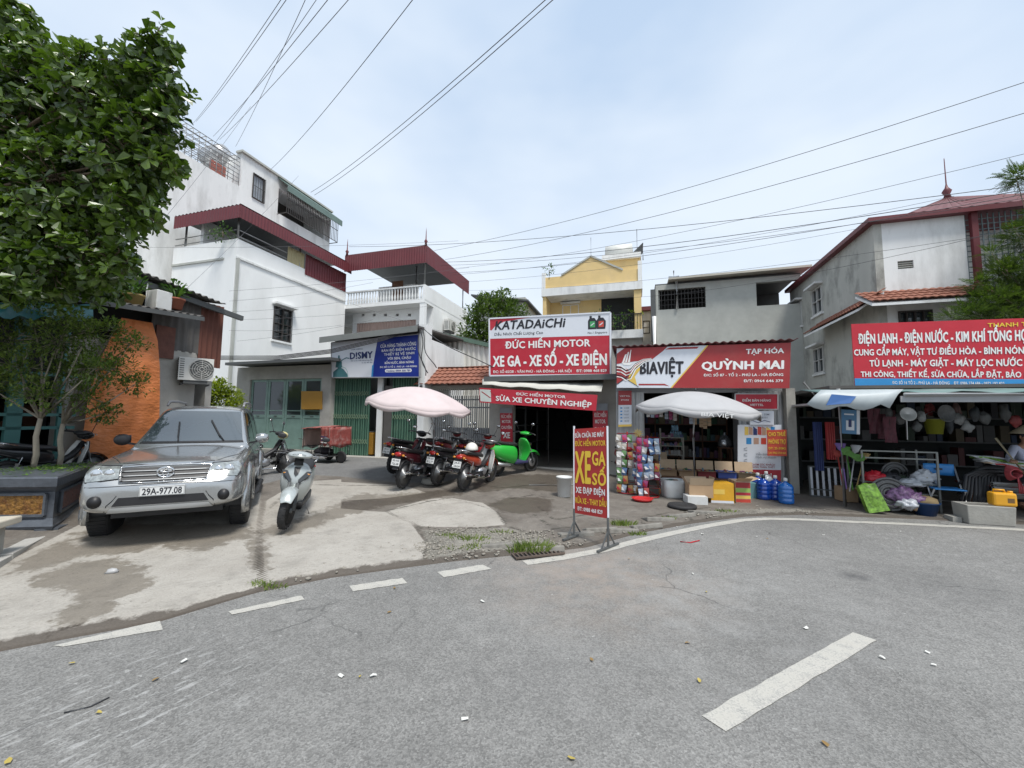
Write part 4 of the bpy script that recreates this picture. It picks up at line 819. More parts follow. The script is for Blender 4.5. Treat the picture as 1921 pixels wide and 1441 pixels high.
# kiosk sign
S = Sign('shop_sign', quadB((622, 643), (787, 627), (787, 707.5), (622, 708.5), 10.45), 'blue and pale grey shop sign above the green folding gates', 'sign', WSIGN, th=.06, frame_m=GREYM, fw=.03)
S.uv([(.545, 1), (1, 1), (1, 0), (.47, 0), (.49, .30)], BLUESIGN); S.uv([(.47, 0), (.49, 0), (.50, .34), (.48, .30)], SKYB, .006)
S.text('CỬA HÀNG', .235, .37, .74, .775, NAVYT, .008); S.text('D!SMY', .225, .485, .50, .68, NAVYT, .03); S.text('Nơi uy tín chất lượng hàng đầu', .235, .485, .435, .465, NAVYT, .008); S.text('tin cậy, bền đẹp', .36, .485, .375, .405, NAVYT, .008)
S.uv([(.02, .0), (.2, .0), (.19, .10), (.15, .22), (.10, .30), (.02, .16)], TEAL); S.uv([(.075, .25), (.105, .25), (.10, .62), (.08, .62)], TEAL); S.uv([(.05, .28), (.13, .28), (.125, .44), (.06, .48)], TEAL, .006); S.stroke([(.10, .42), (.14, .50), (.18, .54), (.215, .52)], .03, TEAL); S.stroke([(.13, .30), (.17, .26), (.195, .16), (.2, .0)], .02, M('pale teal print', (.3, .5, .48), .5), .008)
for t_, u0, u1, v0, v1 in (('CỬA HÀNG THÀNH CÔNG', .575, .965, .745, .83), ('BÁN ĐỒ ĐIỆN NƯỚC', .59, .96, .64, .70), ('THIẾT BỊ VỆ SINH', .615, .945, .54, .60), ('VÒI SEN, CHẬU', .655, .91, .435, .495), ('BỒN NƯỚC, BÌNH NÓNG', .625, .94, .33, .385), ('ĐC: SỐ 12 TỔ 2 - PHÚ LA - HÀ ĐÔNG', .57, .975, .235, .275)): S.text(t_, u0, u1, v0, v1, LTXT, .016)
S.uv([(.635, .12), (.91, .12), (.92, .16), (.91, .20), (.635, .20), (.625, .16)], LTXT, .006); S.text('Hotline: 0904 308 789', .645, .905, .135, .185, BLUESIGN, .014, .009); S.done()
# long red banner of the hardware shop
S = Sign('fabric_banner', quadB((1597, 608), (2100, 591), (2100, 730), (1604, 724.5), 9.3), 'wide red cloth banner with white lines and blue strip over the hardware shop', 'banner', M('glossy red banner', (.50, .02, .035), .35, var=.06, scale=2, bump=.5, bscale=3), th=.02)
def bu(x): return (x - 1600) / 500
S.rect(0, 1, 0, .125, SKYB); S.text('THANH TÂM', bu(1872), bu(1965), .885, .945, YTXT, .02); S.text('ĐIỆN LẠNH - ĐIỆN NƯỚC - KIM KHÍ TỔNG HỢP', bu(1613), bu(1951), .68, .835, LTXT, .03); S.text('CUNG CẤP MÁY, VẬT TƯ ĐIỀU HÒA - BÌNH NÓNG LẠNH', bu(1602), bu(1992), .49, .59, LTXT, .024); S.text('TỦ LẠNH - MÁY GIẶT - MÁY LỌC NƯỚC', bu(1634), bu(1933), .315, .415, LTXT, .024); S.text('THI CÔNG, THIẾT KẾ, SỬA CHỮA, LẮP ĐẶT, BẢO DƯỠNG', bu(1614), bu(1988), .15, .235, LTXT, .024); S.text('ĐC: SỐ 16 TỔ 2 - PHÚ LA - HÀ ĐÔNG    ĐT: 0986 274 686 - 0972 192 822', bu(1680), bu(1900), .04, .085, LTXT, .012); S.done()
# standing board by the road
PR, PL = G(1141, 1030), G(1077, 1009)
def upP(p, py, px):                   # the point above p that shows at height py
    d = ray(px, py); t = math.hypot(p.x, p.y) / math.hypot(d.x, d.y); return Vector((p.x, p.y, CAMH + t * d.z))
S = Sign('standing_board', [upP(PL, 962, 1073), upP(PR, 973, 1140), upP(PR, 801, 1133), upP(PL, 805, 1067)], 'red standing board with big yellow lettering at the road edge', 'sign', M('faded red board', (.42, .03, .03), .45, var=.06), th=.015)
S.text('SỬA CHỮA XE MÁY', .05, .92, .895, .95, LTXT, .022); S.text('ĐỨC HIẾN MOTOR', .05, .96, .795, .855, YTXT, .02); S.text('XE', .05, .52, .37, .745, YTXT, .028); S.text('GA', .57, .95, .575, .735, YTXT, .026); S.text('SỐ', .575, .96, .355, .49, YTXT, .026); S.text('XE ĐẠP ĐIỆN', .07, .93, .245, .315, LTXT, .024); S.text('RỬA XE - THAY DẦU', .06, .97, .125, .19, YTXT, .022); S.text('ĐT: 0988 468 829', .12, .86, .04, .085, LTXT, .018); S.done()
nd = Vector((S.n.x, S.n.y, 0)).normalized()
for p in (PR, PL):
    up_ = upP(p, 801, 1133 if p is PR else 1067); m_ = MB(WSIGN); m_.beam(Vector((p.x, p.y, .36)) - S.c - nd * .005, up_ - S.c - nd * .005 + Vector((0, 0, .012)), .022); m_.build('frame', S.root)
    m_ = MB(DKGREY); f = Vector((p.x, p.y, p.z + .02)) - S.c; m_.beam(f, f + Vector((0, 0, .36)), .024); m_.beam(f - nd * .24, f + nd * .24, .03, .022); m_.beam(f - nd * .16, f + Vector((0, 0, .2)), .014); m_.beam(f + nd * .16, f + Vector((0, 0, .2)), .014); m_.build('foot', S.root)

# ================================================================ motorbike repair shop
B = 11.0
a0, a1 = onB(926, 800, B)[0], onB(1157, 800, B)[0]; o0, o1 = onB(963, 800, B)[0], onB(1116, 800, B)[0]; zt = onB(1040, 712, B)[1]; zo = onB(1040, 748, B)[1]; zg = gz_ab((o0 + o1) / 2, B) - .02
T = GridThing('repair_shop', (a0 + a1) / 2, B, zg, 'open fronted motorbike repair shop with a dark deep interior', 'shop')
mb = T.mb(CEMENT); wallB(mb, a0, a1, zg - .2, zt, B, .2, CEMENT, [(o0, o1, zg - .3, zo)]); mb.bx(a0, a0 + .15, B + .2, B + 5, zg - .2, zt); mb.bx(a1 - .15, a1, B + .2, B + 5, zg - .2, zt); T.part(mb, 'wall')
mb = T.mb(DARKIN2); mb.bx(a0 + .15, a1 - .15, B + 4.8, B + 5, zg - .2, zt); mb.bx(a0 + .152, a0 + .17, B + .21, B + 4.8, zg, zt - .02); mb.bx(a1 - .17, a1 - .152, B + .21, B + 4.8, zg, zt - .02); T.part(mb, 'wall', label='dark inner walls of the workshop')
mb = T.mb(OLDSH); mb.bx(a0 - .1, a1 + .1, B - .55, B + 5.1, zt, zt + .06); mb.bx(a0 - .1, a1 + .1, B - .58, B - .55, zt - .08, zt + .06, DKGREY); T.part(mb, 'roof')
mb = T.mb(M('off white awning cloth', (.52, .51, .46), .8, var=.08)); p0, p1, p2, p3 = [onB(x, y, bb_) + (bb_,) for x, y, bb_ in ((905, 722, 10.1), (1128, 736, 10.1), (1133, 714, 10.9), (905, 709, 10.9))]
P = [[], []]
for i in range(13):
    u = i / 12; P[0].append((p0[0] + (p1[0] - p0[0]) * u, p0[2], p0[1] + (p1[1] - p0[1]) * u + .02 * math.sin(u * 21))); P[1].append((p3[0] + (p2[0] - p3[0]) * u, p3[2], p3[1] + (p2[1] - p3[1]) * u))
mb.grid(P); T.part(mb, 'awning', solid=.02)
mb = T.mb(DKGREY)
for k in range(3): z = zg + .6 + .55 * k; mb.bx(a0 + .2, a0 + .65, B + 1.2, B + 4.4, z, z + .03)
for y_ in (B + 1.2, B + 2.8, B + 4.4): mb.bx(a0 + .2, a0 + .24, y_ - .02, y_ + .02, zg, zg + 1.75); mb.bx(a0 + .6, a0 + .64, y_ - .02, y_ + .02, zg, zg + 1.75)
T.part(mb, 'shelving')
for i, (u, z) in enumerate(((.25, 1.6), (.5, 1.75), (.72, 1.55), (.4, 1.1))):
    mb = T.mb(M('tyre rubber', (.025, .025, .026), .75, var=.2)); mb.lathe([(.2, -.04), (.27, -.045), (.29, 0), (.27, .045), (.2, .04)], None, 20, (o0 + (o1 - o0) * u, B + 4.68, zg + z), Matrix.Rotation(R(90), 3, 'X')); tag(mb.build('spare_tyre', loc=W(0, 0, 0) if False else None), None, None) if False else T.part(mb, 'hanging_tyre')
mb = T.mb(CEMENT); mb.bx(o0, o1, B - .02, B + .14, zg - .1, zg + .06); T.part(mb, 'threshold')
mb = T.mb(GALV); mb.cyl((o0 + .9, B + .5, zg), (o0 + .9, B + .5, zo + .1), .02); T.part(mb, 'post')

# ================================================================ tiled gate
B = 11.1; g0, g1 = onB(804, 800, B)[0], onB(925, 800, B)[0]; zg = gz_ab((g0 + g1) / 2, B) - .02
T = GridThing('gate', (g0 + g1) / 2, B, zg, 'grey barred double gate under a small orange tiled roof', 'gate')
for x0_, x1_ in ((787, 800), (920, 936)):
    r = rectB(x0_, 712, x1_, 860, B); mb = T.mb(WHITE2 if x0_ < 800 else CEMENT); mb.bx(r[0], r[1], B - .05, B + .25, zg - .2, r[3]); T.part(mb, 'pillar')
zt_ = onB(860, 691, B + .3)[1]; ze_ = onB(860, 722, B - .45)[1]
mb = T.mb(TILE); l_ = math.hypot(.85, zt_ - ze_); tiles(mb, (g0 - .25, B - .5, ze_), (1, 0, 0), (0, .85, zt_ - ze_), g1 - g0 + .3, l_, .17, .2); tiles(mb, (g1 + .05, B + 1.15, ze_), (-1, 0, 0), (0, -.85, zt_ - ze_), g1 - g0 + .3, l_, .17, .2); mb.tube([(g0 - .3, B + .35, zt_ + .02), (g1 + .1, B + .35, zt_ + .02)], .07, n=8); rf = T.part(mb, 'tiled_roof')
mb = T.mb(CEMENT); mb.bx(g0 - .1, g1, B - .1, B + .6, ze_ - .08, ze_ + .02); T.part(mb, 'lintel', rf)
ztop = onB(860, 742, B)[1]; zfr = onB(860, 728, B)[1]; zfull = ztop
for k in (0, 1):
    q0 = g0 + .02 + (g1 - g0) * k / 2; q1 = q0 + (g1 - g0) / 2 - .03; mb = T.mb(GREYM); n_ = 15
    for i in range(n_ + 1): a_ = q0 + (q1 - q0) * i / n_; mb.beam((a_, B + .1, zg + .08), (a_, B + .1, ztop), .026)
    for z in (zg + .1, zg + .62, zg + 1.55, ztop - .12): mb.bx(q0, q1, B + .115, B + .145, z - .02, z + .02)
    mb.bx(q0, q1, B + .15, B + .155, zg + .1, zg + .95, M('grey gate sheet', (.25, .26, .265), .5)); T.part(mb, 'gate_leaf')
    mb = T.mb(LTXT)
    for i in range(n_): a_ = q0 + (q1 - q0) * (i + .5) / n_; mb.tube([(a_, B + .1, ztop + .02), (a_, B + .1, zfr - .05), (a_ + .035, B + .1, zfr), (a_ + .06, B + .1, zfr - .04)], .010, n=5)
    T.part(mb, 'scrollwork')
# white corrugated hoarding behind the gate
B = 13.4; w0, w1 = onB(797, 660, B)[0], onB(935, 660, B)[0]; zA = onB(797, 624, B)[1]; zB_ = onB(920, 656, B)[1]
T = GridThing('sheet_hoarding', (w0 + w1) / 2, B, .3, 'white corrugated sheet wall with green sloping cap behind the tiled gate', 'fence')
mb = T.mb(M('white sheet cladding', (.62, .62, .58), .6, var=.06, dirt=(.40, .36, .28), dirt_amt=.5, stretch=(1, 1, .25))); n_ = 60; P = [[], []]
for i in range(n_ + 1):
    u = i / n_; a_ = w0 + (w1 - w0) * u; y_ = B + .025 * (1 if (i // 2) % 2 else -1); P[0].append((a_, y_, .2)); P[1].append((a_, y_, zA + (zB_ - zA) * u))
mb.grid(P, smooth=False); T.part(mb, 'cladding', solid=.01)
mb = T.mb(M('dull green capping', (.10, .16, .12), .6)); mb.beam((w0, B, zA + .06), (w1, B, zB_ + .06), .25, .14); T.part(mb, 'capping')
for u in (.1, .45, .8): mb = T.mb(GREYM); a_ = w0 + (w1 - w0) * u; mb.beam((a_, B + .12, .2), (a_, B + .12, zA + (zB_ - zA) * u), .06); T.part(mb, 'post')

# ================================================================ kiosk with green folding gates
B = 10.7; k0, k1 = onB(619, 800, B)[0], onB(798, 800, B)[0]; zg = gz_ab((k0 + k1) / 2, B) + .02; zh = onB(700, 709, B)[1]; zr0 = onB(605, 634, B - .4)[1]; zr1 = onB(783, 612, B - .4)[1]; kr0, kr1 = onB(604, 640, B - .4)[0], onB(786, 640, B - .4)[0]
T = GridThing('kiosk', (k0 + k1) / 2, B, zg, 'low shop kiosk closed by green folding gates, under the blue sign', 'shop')
mb = T.mb(WHITE2); c0 = onB(786, 800, B)[0]; mb.bx(c0, k1, B - .12, B + .25, zg - .15, zr0 + .3); mb.bx(k0 - .12, k0, B - .05, B + .25, zg - .15, zh + .15); mb.bx(k0 - .12, k0, B + .25, B + 3.6, zg - .1, zr0 - .1); mb.bx(k1 - .15, k1, B + .25, B + 3.6, zg - .1, zr0 - .1); mb.bx(k0, k1, B + 3.4, B + 3.6, zg - .1, zr0 - .1, DARKIN); mb.bx(k0, c0, B + .05, B + .2, zh + .06, zr0 - .05); T.part(mb, 'wall')
mb = T.mb(OLDSH); mb.prism([(kr0, B - .5, zr0), (kr1, B - .5, zr1), (kr1 + .1, B + 3.7, zr1 + .25), (kr0, B + 3.7, zr0 + .25)], (0, 0, -.05)); mb.prism([(kr0, B - .52, zr0), (kr1, B - .52, zr1), (kr1, B - .52, zr1 - .18), (kr0, B - .52, zr0 - .18)], (0, .02, 0), M('grey eave board', (.20, .21, .20), .7)); T.part(mb, 'roof')
mb = T.mb(CEMENT); mb.bx(k0 - .1, k1 + .05, B - .35, B + .02, zg - .3, zg); mb.bx(onB(690, 800, B)[0], onB(742, 800, B)[0], B - .75, B - .35, zg - .35, zg - .12); T.part(mb, 'step')
def folding(x0_, x1_):
    q0, q1 = onB(x0_, 780, B)[0], onB(x1_, 780, B)[0]; mb = T.mb(GREENG); n_ = max(4, int((q1 - q0) / .085))
    for i in range(n_ + 1): a_ = q0 + (q1 - q0) * i / n_; mb.bx(a_ - .012, a_ + .012, B + .02 + .02 * (i % 2), B + .05 + .02 * (i % 2), zg, zh)
    f = T.part(mb, 'folding_gate'); h_ = zh - zg
    for v in (.18, .50, .80):
        mb = T.mb(M('pale green lattice bar', (.24, .31, .20), .5))
        for i in range(n_):
            a_ = q0 + (q1 - q0) * i / n_; w_ = (q1 - q0) / n_; z = zg + h_ * v
            for s_ in (1, -1): mb.beam((a_, B + .012, z - .07 * s_), (a_ + w_, B + .012, z + .07 * s_), .010, .006, up=Vector((0, 1, 0)))
        T.part(mb, 'lattice', f)
    mb = T.mb(M('dark green backing sheet', (.05, .12, .085), .6, var=.15)); mb.bx(q0, q1, B + .09, B + .10, zg, zh); T.part(mb, 'backing', f)
folding(621, 690); folding(735, 784)
mb = T.mb(WHITE2); mb.bx(onB(707, 780, B)[0], onB(716, 780, B)[0], B - .02, B + .06, zg, zh); T.part(mb, 'door_post')
mb = T.mb(M('dark open shutter', (.09, .085, .08), .6)); mb.bx(onB(719, 780, B)[0], onB(734, 780, B)[0], B + .02, B + .10, zg, zh - .25); T.part(mb, 'door')
mb = T.mb(GREENG); mb.bx(k0, c0, B - .01, B + .10, zh + .001, zh + .06); T.part(mb, 'gate_track')
mb = MB(YBOARD); mb.box((0, 0, .34), (.26, .3, .68), YBOARD); mb.box((0, 0, .70), (.2, .22, .05), DKGREY)
p = W(onB(698, 830, B + .35)[0], B + .35, zg + .02); solo(mb, 'gas_cabinet', 'ochre box standing inside the kiosk doorway', 'box', loc=p, rot=-PHI, bevel=.02)
for px_, zz_ in ((790, 640), (799, 690)):
    pass
# ================================================================ garage with green doors
B = 10.55; q0, q1 = onB(440, 780, B)[0], onB(618, 780, B)[0]; d0, d1 = onB(465, 780, B)[0], onB(600, 780, B)[0]; zg = gz_ab((q0 + q1) / 2, B) + .02; zh = onB(533, 711, B)[1]; zr = onB(525, 676, B - .45)[1]
T = GridThing('garage', (q0 + q1) / 2, B, zg, 'low grey garage with four green glazed door leaves', 'garage')
mb = T.mb(GREYW); wallB(mb, q0, q1, zg - .2, zr - .12, B, .2, CEMENT, [(d0, d1, zg + .12, zh)]); mb.bx(q0, q0 + .15, B + .2, B + 3.2, zg - .2, zr - .12); mb.bx(q1 - .15, q1, B + .2, B + 3.2, zg - .2, zr - .12); mb.bx(q0, q1, B + 3, B + 3.2, zg - .2, zr - .12, DARKIN); T.part(mb, 'wall')
mb = T.mb(DKGREY); r0, r1 = onB(425, 680, B - .5)[0], onB(622, 672, B - .5)[0]; mb.prism([(r0, B - .55, zr - .02), (r1, B - .55, zr + .02), (r1, B + 3.3, zr + .18), (r0, B + 3.3, zr + .18)], (0, 0, -.09)); T.part(mb, 'roof')
for k in range(4):
    e0 = d0 + (d1 - d0) * k / 4 + .008; e1 = d0 + (d1 - d0) * (k + 1) / 4 - .008; z0_ = zg + .13; zm = z0_ + (zh - z0_) * .46; y0_, y1_ = B + .06, B + .10; mb = T.mb(GREENM)
    for p_, q_, r_, s_ in ((e0, e0 + .08, z0_, zh), (e1 - .08, e1, z0_, zh), (e0 + .08, e1 - .08, z0_, z0_ + .10), (e0 + .08, e1 - .08, zh - .08, zh), (e0 + .08, e1 - .08, zm - .05, zm + .05), (e0 + .08, e1 - .08, zm + .17, zm + .20)): mb.bx(p_, q_, y0_, y1_, r_, s_)
    mb.bx(e0 + .08, e1 - .08, y0_ + .018, y1_ - .01, z0_ + .10, zm - .05); d_ = T.part(mb, 'door_leaf'); mb = T.mb(GLASSD); mb.bx(e0 + .08, e1 - .08, y0_ + .02, y0_ + .03, zm + .05, zm + .17); mb.bx(e0 + .08, e1 - .08, y0_ + .02, y0_ + .03, zm + .20, zh - .08); T.part(mb, 'pane', d_)
    mb = T.mb(DKGREY); mb.bx((e0 + e1) / 2 - .06, (e0 + e1) / 2 + .06, y0_ - .01, y0_, zm - .015, zm + .015); T.part(mb, 'handle', d_)
mb = T.mb(CONCB); mb.bx(q0, q1, B - .18, B - .005, zg - .35, zg + .11); T.part(mb, 'curb')
S = Sign('notice_board', quadB((565, 734), (604, 734), (604, 768), (565, 768), B - .03), 'plain ochre board hung on the right garage door leaf', 'board', YBOARD, th=.02); S.done()

# ================================================================ grocery shop
B = 10.6; a0, a1 = onB(1156, 800, B)[0], onB(1482, 800, B)[0]; o0, o1 = onB(1209, 800, B)[0], onB(1386, 800, B)[0]; zg = gz_ab((a0 + a1) / 2, B); zt = onB(1320, 735, B)[1]; zr = onB(1320, 651, B)[1]
T = GridThing('grocery_shop', (a0 + a1) / 2, B, zg, 'open grocery shop with grey sheet walls behind the grey umbrella', 'shop')
mb = T.mb(GALV); corr(mb, (a0, B, zg - .1), (1, 0, 0), (0, 0, 1), o0 - a0, zt - zg + .1, .12, .012); corr(mb, (o1, B, zg - .1), (1, 0, 0), (0, 0, 1), a1 - o1, zt - zg + .1, .12, .012); mb.bx(a0, a1, B + .03, B + .09, zt - .02, zr - .08, GREYM); mb.bx(a0, a0 + .05, B + .09, B + 4.5, zg - .1, zr - .08, GREYM); mb.bx(a1 - .05, a1, B + .02, B + 4.5, zg - .1, zr - .08, GREYM); mb.bx(o0 - .02, o0, B + .03, B + .6, zg, zt, GREYM); mb.bx(o1, o1 + .02, B + .03, B + .6, zg, zt, GREYM); T.part(mb, 'wall')
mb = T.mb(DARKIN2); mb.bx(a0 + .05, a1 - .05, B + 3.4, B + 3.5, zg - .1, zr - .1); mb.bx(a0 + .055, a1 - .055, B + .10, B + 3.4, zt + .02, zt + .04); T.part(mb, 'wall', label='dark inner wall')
mb = T.mb(REDROOF); corr(mb, (a0 - .05, B - .6, zr), (1, 0, 0), (0, 1, -.02), a1 - a0 + .1, 5.2, .16, .018); T.part(mb, 'roof', solid=.006)
mb = T.mb(CONCB); mb.bx(onB(1470, 800, B)[0], a1 + .05, B - .25, B - .02, zg - .2, zt + .05); T.part(mb, 'pillar')
mb = T.mb(DARKIN2)
for k in range(4): z = zg + .4 + .5 * k; mb.bx(o0 - .3, o1 + .3, B + 2.9, B + 3.35, z, z + .03, WOODB)
for u in (0, .25, .5, .75, 1): a_ = o0 - .3 + (o1 - o0 + .6) * u; mb.bx(a_ - .02, a_ + .02, B + 2.88, B + 2.895, zg, zg + 2.1, WOODB)
sh_ = T.part(mb, 'shelving')
pk = [M('packet %d' % i, tuple(.07 * sum(c) + .34 * x for x in c), .5, var=.15) for i, c in enumerate(((.45, .04, .05), (.05, .12, .40), (.55, .40, .06), (.05, .30, .12), (.60, .58, .55), (.40, .08, .30), (.10, .35, .45), (.55, .22, .06), (.35, .25, .16)))]
mb = T.mb(pk[0]); r_ = random.Random(4)
for k in range(4):
    z = zg + .435 + .5 * k; a_ = o0 - .25
    while a_ < o1 + .2:
        w_ = r_.uniform(.06, .2); h_ = r_.uniform(.12, .36); mb.bx(a_, a_ + w_ - .012, B + 2.93, B + 3.2, z, z + h_, r_.choice(pk)); a_ += w_
T.part(mb, 'packets', sh_)['kind'] = 'stuff'

# ================================================================ covered passage and hardware shop
B = 9.2; h0 = onB(1571, 800, B)[0]; h1 = h0 + 6.2; zg = gz_ab(h0 + 2, B); zt = onB(1750, 748, B - .9)[1]; zs = onB(1750, 728, B)[1]
T = GridThing('hardware_shop', h0 + 3, B, zg, 'dark open hardware shop crammed with goods under a teal and white awning', 'shop')
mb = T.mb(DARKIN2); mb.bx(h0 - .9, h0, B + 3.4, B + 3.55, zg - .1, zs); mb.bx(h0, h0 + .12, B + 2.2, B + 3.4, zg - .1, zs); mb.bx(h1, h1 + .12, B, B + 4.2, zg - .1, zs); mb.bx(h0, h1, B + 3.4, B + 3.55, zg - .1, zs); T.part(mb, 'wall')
mb = T.mb(OLDSH); mb.bx(h0 - .1, h1 + .2, B - .02, B + 4.3, zs, zs + .06); T.part(mb, 'roof')
TEALC = M('faded teal awning', (.11, .20, .19), .7, var=.15, dirt=(.22, .25, .24), dirt_amt=.6); mb = T.mb(TEALC); za = onB(1750, 736, B - .95)[1]; P = [[], []]
for i in range(31): u = i / 30; a_ = h0 - .55 + (h1 - h0 + .8) * u; s_ = .025 * math.sin(i * 1.7); P[0].append((a_, B - .95, za + s_)); P[1].append((a_, B + .1, zs - .01))
mb.grid(P); aw_ = T.part(mb, 'awning', solid=.015)
mb = T.mb(M('white rolled awning edge', (.50, .51, .51), .5, var=.05)); mb.cyl((h0 + .55, B - 1.0, za - .04), (h1, B - 1.0, za - .04), .035); mb.bx(h0 + .5, h1, B - .99, B - .97, za - .16, za - .06, GREYM); T.part(mb, 'awning_roll', aw_)
for a_ in (h0 + .03, h0 + 3.1, h1 - .05): mb = T.mb(GALV); mb.cyl((a_, B - .05, zg), (a_, B - .05, zs), .03); T.part(mb, 'post')
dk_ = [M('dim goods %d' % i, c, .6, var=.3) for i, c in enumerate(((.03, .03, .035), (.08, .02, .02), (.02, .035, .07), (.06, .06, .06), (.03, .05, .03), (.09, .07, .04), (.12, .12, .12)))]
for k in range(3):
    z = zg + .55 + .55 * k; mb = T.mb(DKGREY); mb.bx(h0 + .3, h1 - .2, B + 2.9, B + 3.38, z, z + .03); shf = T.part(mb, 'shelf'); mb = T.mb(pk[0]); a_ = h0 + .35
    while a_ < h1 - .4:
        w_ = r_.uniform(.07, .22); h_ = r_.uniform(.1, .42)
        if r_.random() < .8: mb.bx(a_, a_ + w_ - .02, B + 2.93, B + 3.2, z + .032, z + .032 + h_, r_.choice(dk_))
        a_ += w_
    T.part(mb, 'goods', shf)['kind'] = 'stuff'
# torn printed sheet hanging at the awning's left end
mb = MB(M('torn banner print', (.38, .42, .43), .5, var=.1)); P = [[], [], []]; BLUEP = M('blue print film', (.04, .12, .32), .5)
for i in range(11):
    u = i / 10; a_ = h0 - .75 + 1.15 * u; P[0].append(W(a_ - .12, B - 1.12, za - .20 - .10 * abs(math.sin(u * 7)))); P[1].append(W(a_ + .02, B - 1.08, za - .05 + .02 * math.sin(u * 9))); P[2].append(W(a_ + .15, B - .98, za + .05))
c_ = P[1][5].copy(); P = [[p - c_ for p in r] for r in P]; mb.grid(P); nn = len(mb.v)
mb.poly([P[0][2] * .7 + P[1][2] * .3 + Vector((0, -.02, 0)), P[0][5] * .7 + P[1][5] * .3 + Vector((0, -.02, 0)), P[1][5] + Vector((0, -.02, 0)), P[1][2] + Vector((0, -.02, 0))], BLUEP)
solo(mb, 'torn_sheet', 'torn printed plastic sheet drooping from the left end of the hardware awning', 'sheet', loc=c_, solid=.006)
# passage roof and back
p0, p1 = onB(1483, 800, 10.3)[0], h0; zq = onB(1525, 761, 9.6)[1]
T = GridThing('covered_passage', (p0 + p1) / 2, 11, zg, 'dark roofed passage between the grocery and the hardware shop', 'passage')
mb = T.mb(GALV); mb.bx(p0 + .06, p1 - .05, 9.4, 14, zq, zq + .04); T.part(mb, 'roof'); mb = T.mb(DARKIN2); mb.bx(p0 + .06, p1, 13.9, 14.05, 0, zq); T.part(mb, 'wall')
mb = T.mb(DKGREY); mb.cyl((p0 + .35, 9.6, zq + .03), (p0 + .15, 9.9, zq + .5), .02); T.part(mb, 'bracket')
for i, (m_, x_) in enumerate(((M('red sheet panel', (.34, .03, .03), .5), 1558), (M('dark blue sheet panel', (.03, .05, .16), .5), 1543))):
    r = rectB(x_ - 8, 792, x_ + 8, 885 if i else 862, 9.9); mb = MB(m_); w_ = r[1] - r[0]; mb.box((0, 0, (r[3] - r[2]) / 2), (w_, .05, r[3] - r[2]))
    for k in range(4): mb.box((-w_ / 2 + w_ * (k + .5) / 4, -.035, (r[3] - r[2]) / 2), (.02, .02, r[3] - r[2]), None)
    solo(mb, 'leaning_board', ('red ribbed panel leaning in the passage beside the blue poster', 'dark blue ribbed panel deep in the passage')[i], 'panel', loc=W((r[0] + r[1]) / 2, 9.9 + .2 * i, max(r[2], zg)), rot=-PHI)

# ================================================================ left hand stalls
al = -10.0
zg = gz_ab(al, onA(300, 800, al)[0])
bA = onA(292, 700, al)[0]; bZ = onA(410, 700, al)[0]; zu0 = onA(255, 506, al + .35)[1]; zu1 = onA(440, 578, al + .35)[1]; bu0 = onA(255, 506, al + .35)[0]; bu1 = onA(440, 578, al + .35)[0]; zw = onA(370, 575, al)[1]
T = GridThing('patched_shed', al - 2, bA + 1, zg, 'patched shed with corrugated roof and rusty end panel beside the orange tarpaulin', 'shed')
bm1 = onA(338, 640, al)[0]; bm2 = onA(372, 640, al)[0]; zmid = onA(350, 660, al)[1]
mb = T.mb(CEMENT); mb.bx(al - .2, al, bA - 1.5, bm2, zg - .1, zmid); mb.bx(al - 4, al - .2, bZ - .15, bZ, zg - .1, zmid); mb.bx(al - .32, al - .22, bA - 4.5, bm2, zmid - .9, zw + .1, DARKIN2); T.part(mb, 'wall')
mb = T.mb(OLDSH); corr(mb, (al, bm1 - .6, zmid - .02), (0, 1, 0), (0, 0, 1), bm2 - bm1 + .6, zw - zmid + .25, .16, .02); T.part(mb, 'wall_cladding', label='grey corrugated upper panel')
mb = T.mb(RUST); corr(mb, (al + .02, bm2, zmid - .3), (0, 1, 0), (0, 0, 1), bZ - bm2, zw - zmid + .45, .13, .018); corr(mb, (al - 3, bZ + .02, zmid), (1, 0, 0), (0, 0, 1), 3, zw - zmid, .13, .018); T.part(mb, 'wall_cladding', label='rusty corrugated end panel')
mb = T.mb(OLDSH); d_ = Vector((0, bu1 - bu0, zu1 - zu0)); corr(mb, (al + .35, bu0 - 1, zu0 - (zu1 - zu0) / (bu1 - bu0)), d_, (-1, 0, .16), d_.length * 1.36, 3.6, .15, .025); T.part(mb, 'roof', solid=.01)
mb = T.mb(DKGREY); mb.beam((al + .2, bu0 - .5, zu0 - .12), (al + .2, bu1 + .35, zu1 - .12 + .55 * (zu1 - zu0) / (bu1 - bu0)), .08, .12); T.part(mb, 'eave_beam')
mb = T.mb(M('dark brick', (.14, .06, .045), .85, var=.3, scale=9, bump=.4, bscale=14)); r = rectA(292, 612, 328, 672, al + .05); mb.bx(al - .1, al + .05, r[0], r[1], r[2], r[3]); T.part(mb, 'brick_pier')
qq = onA(369, 692, al + .25); ac_unit('air_conditioner', al + .22, qq[0], qq[1] - .28, 'white air conditioner on the wall of the patched shed, above the bush', -PHI + R(60), .64, .52)
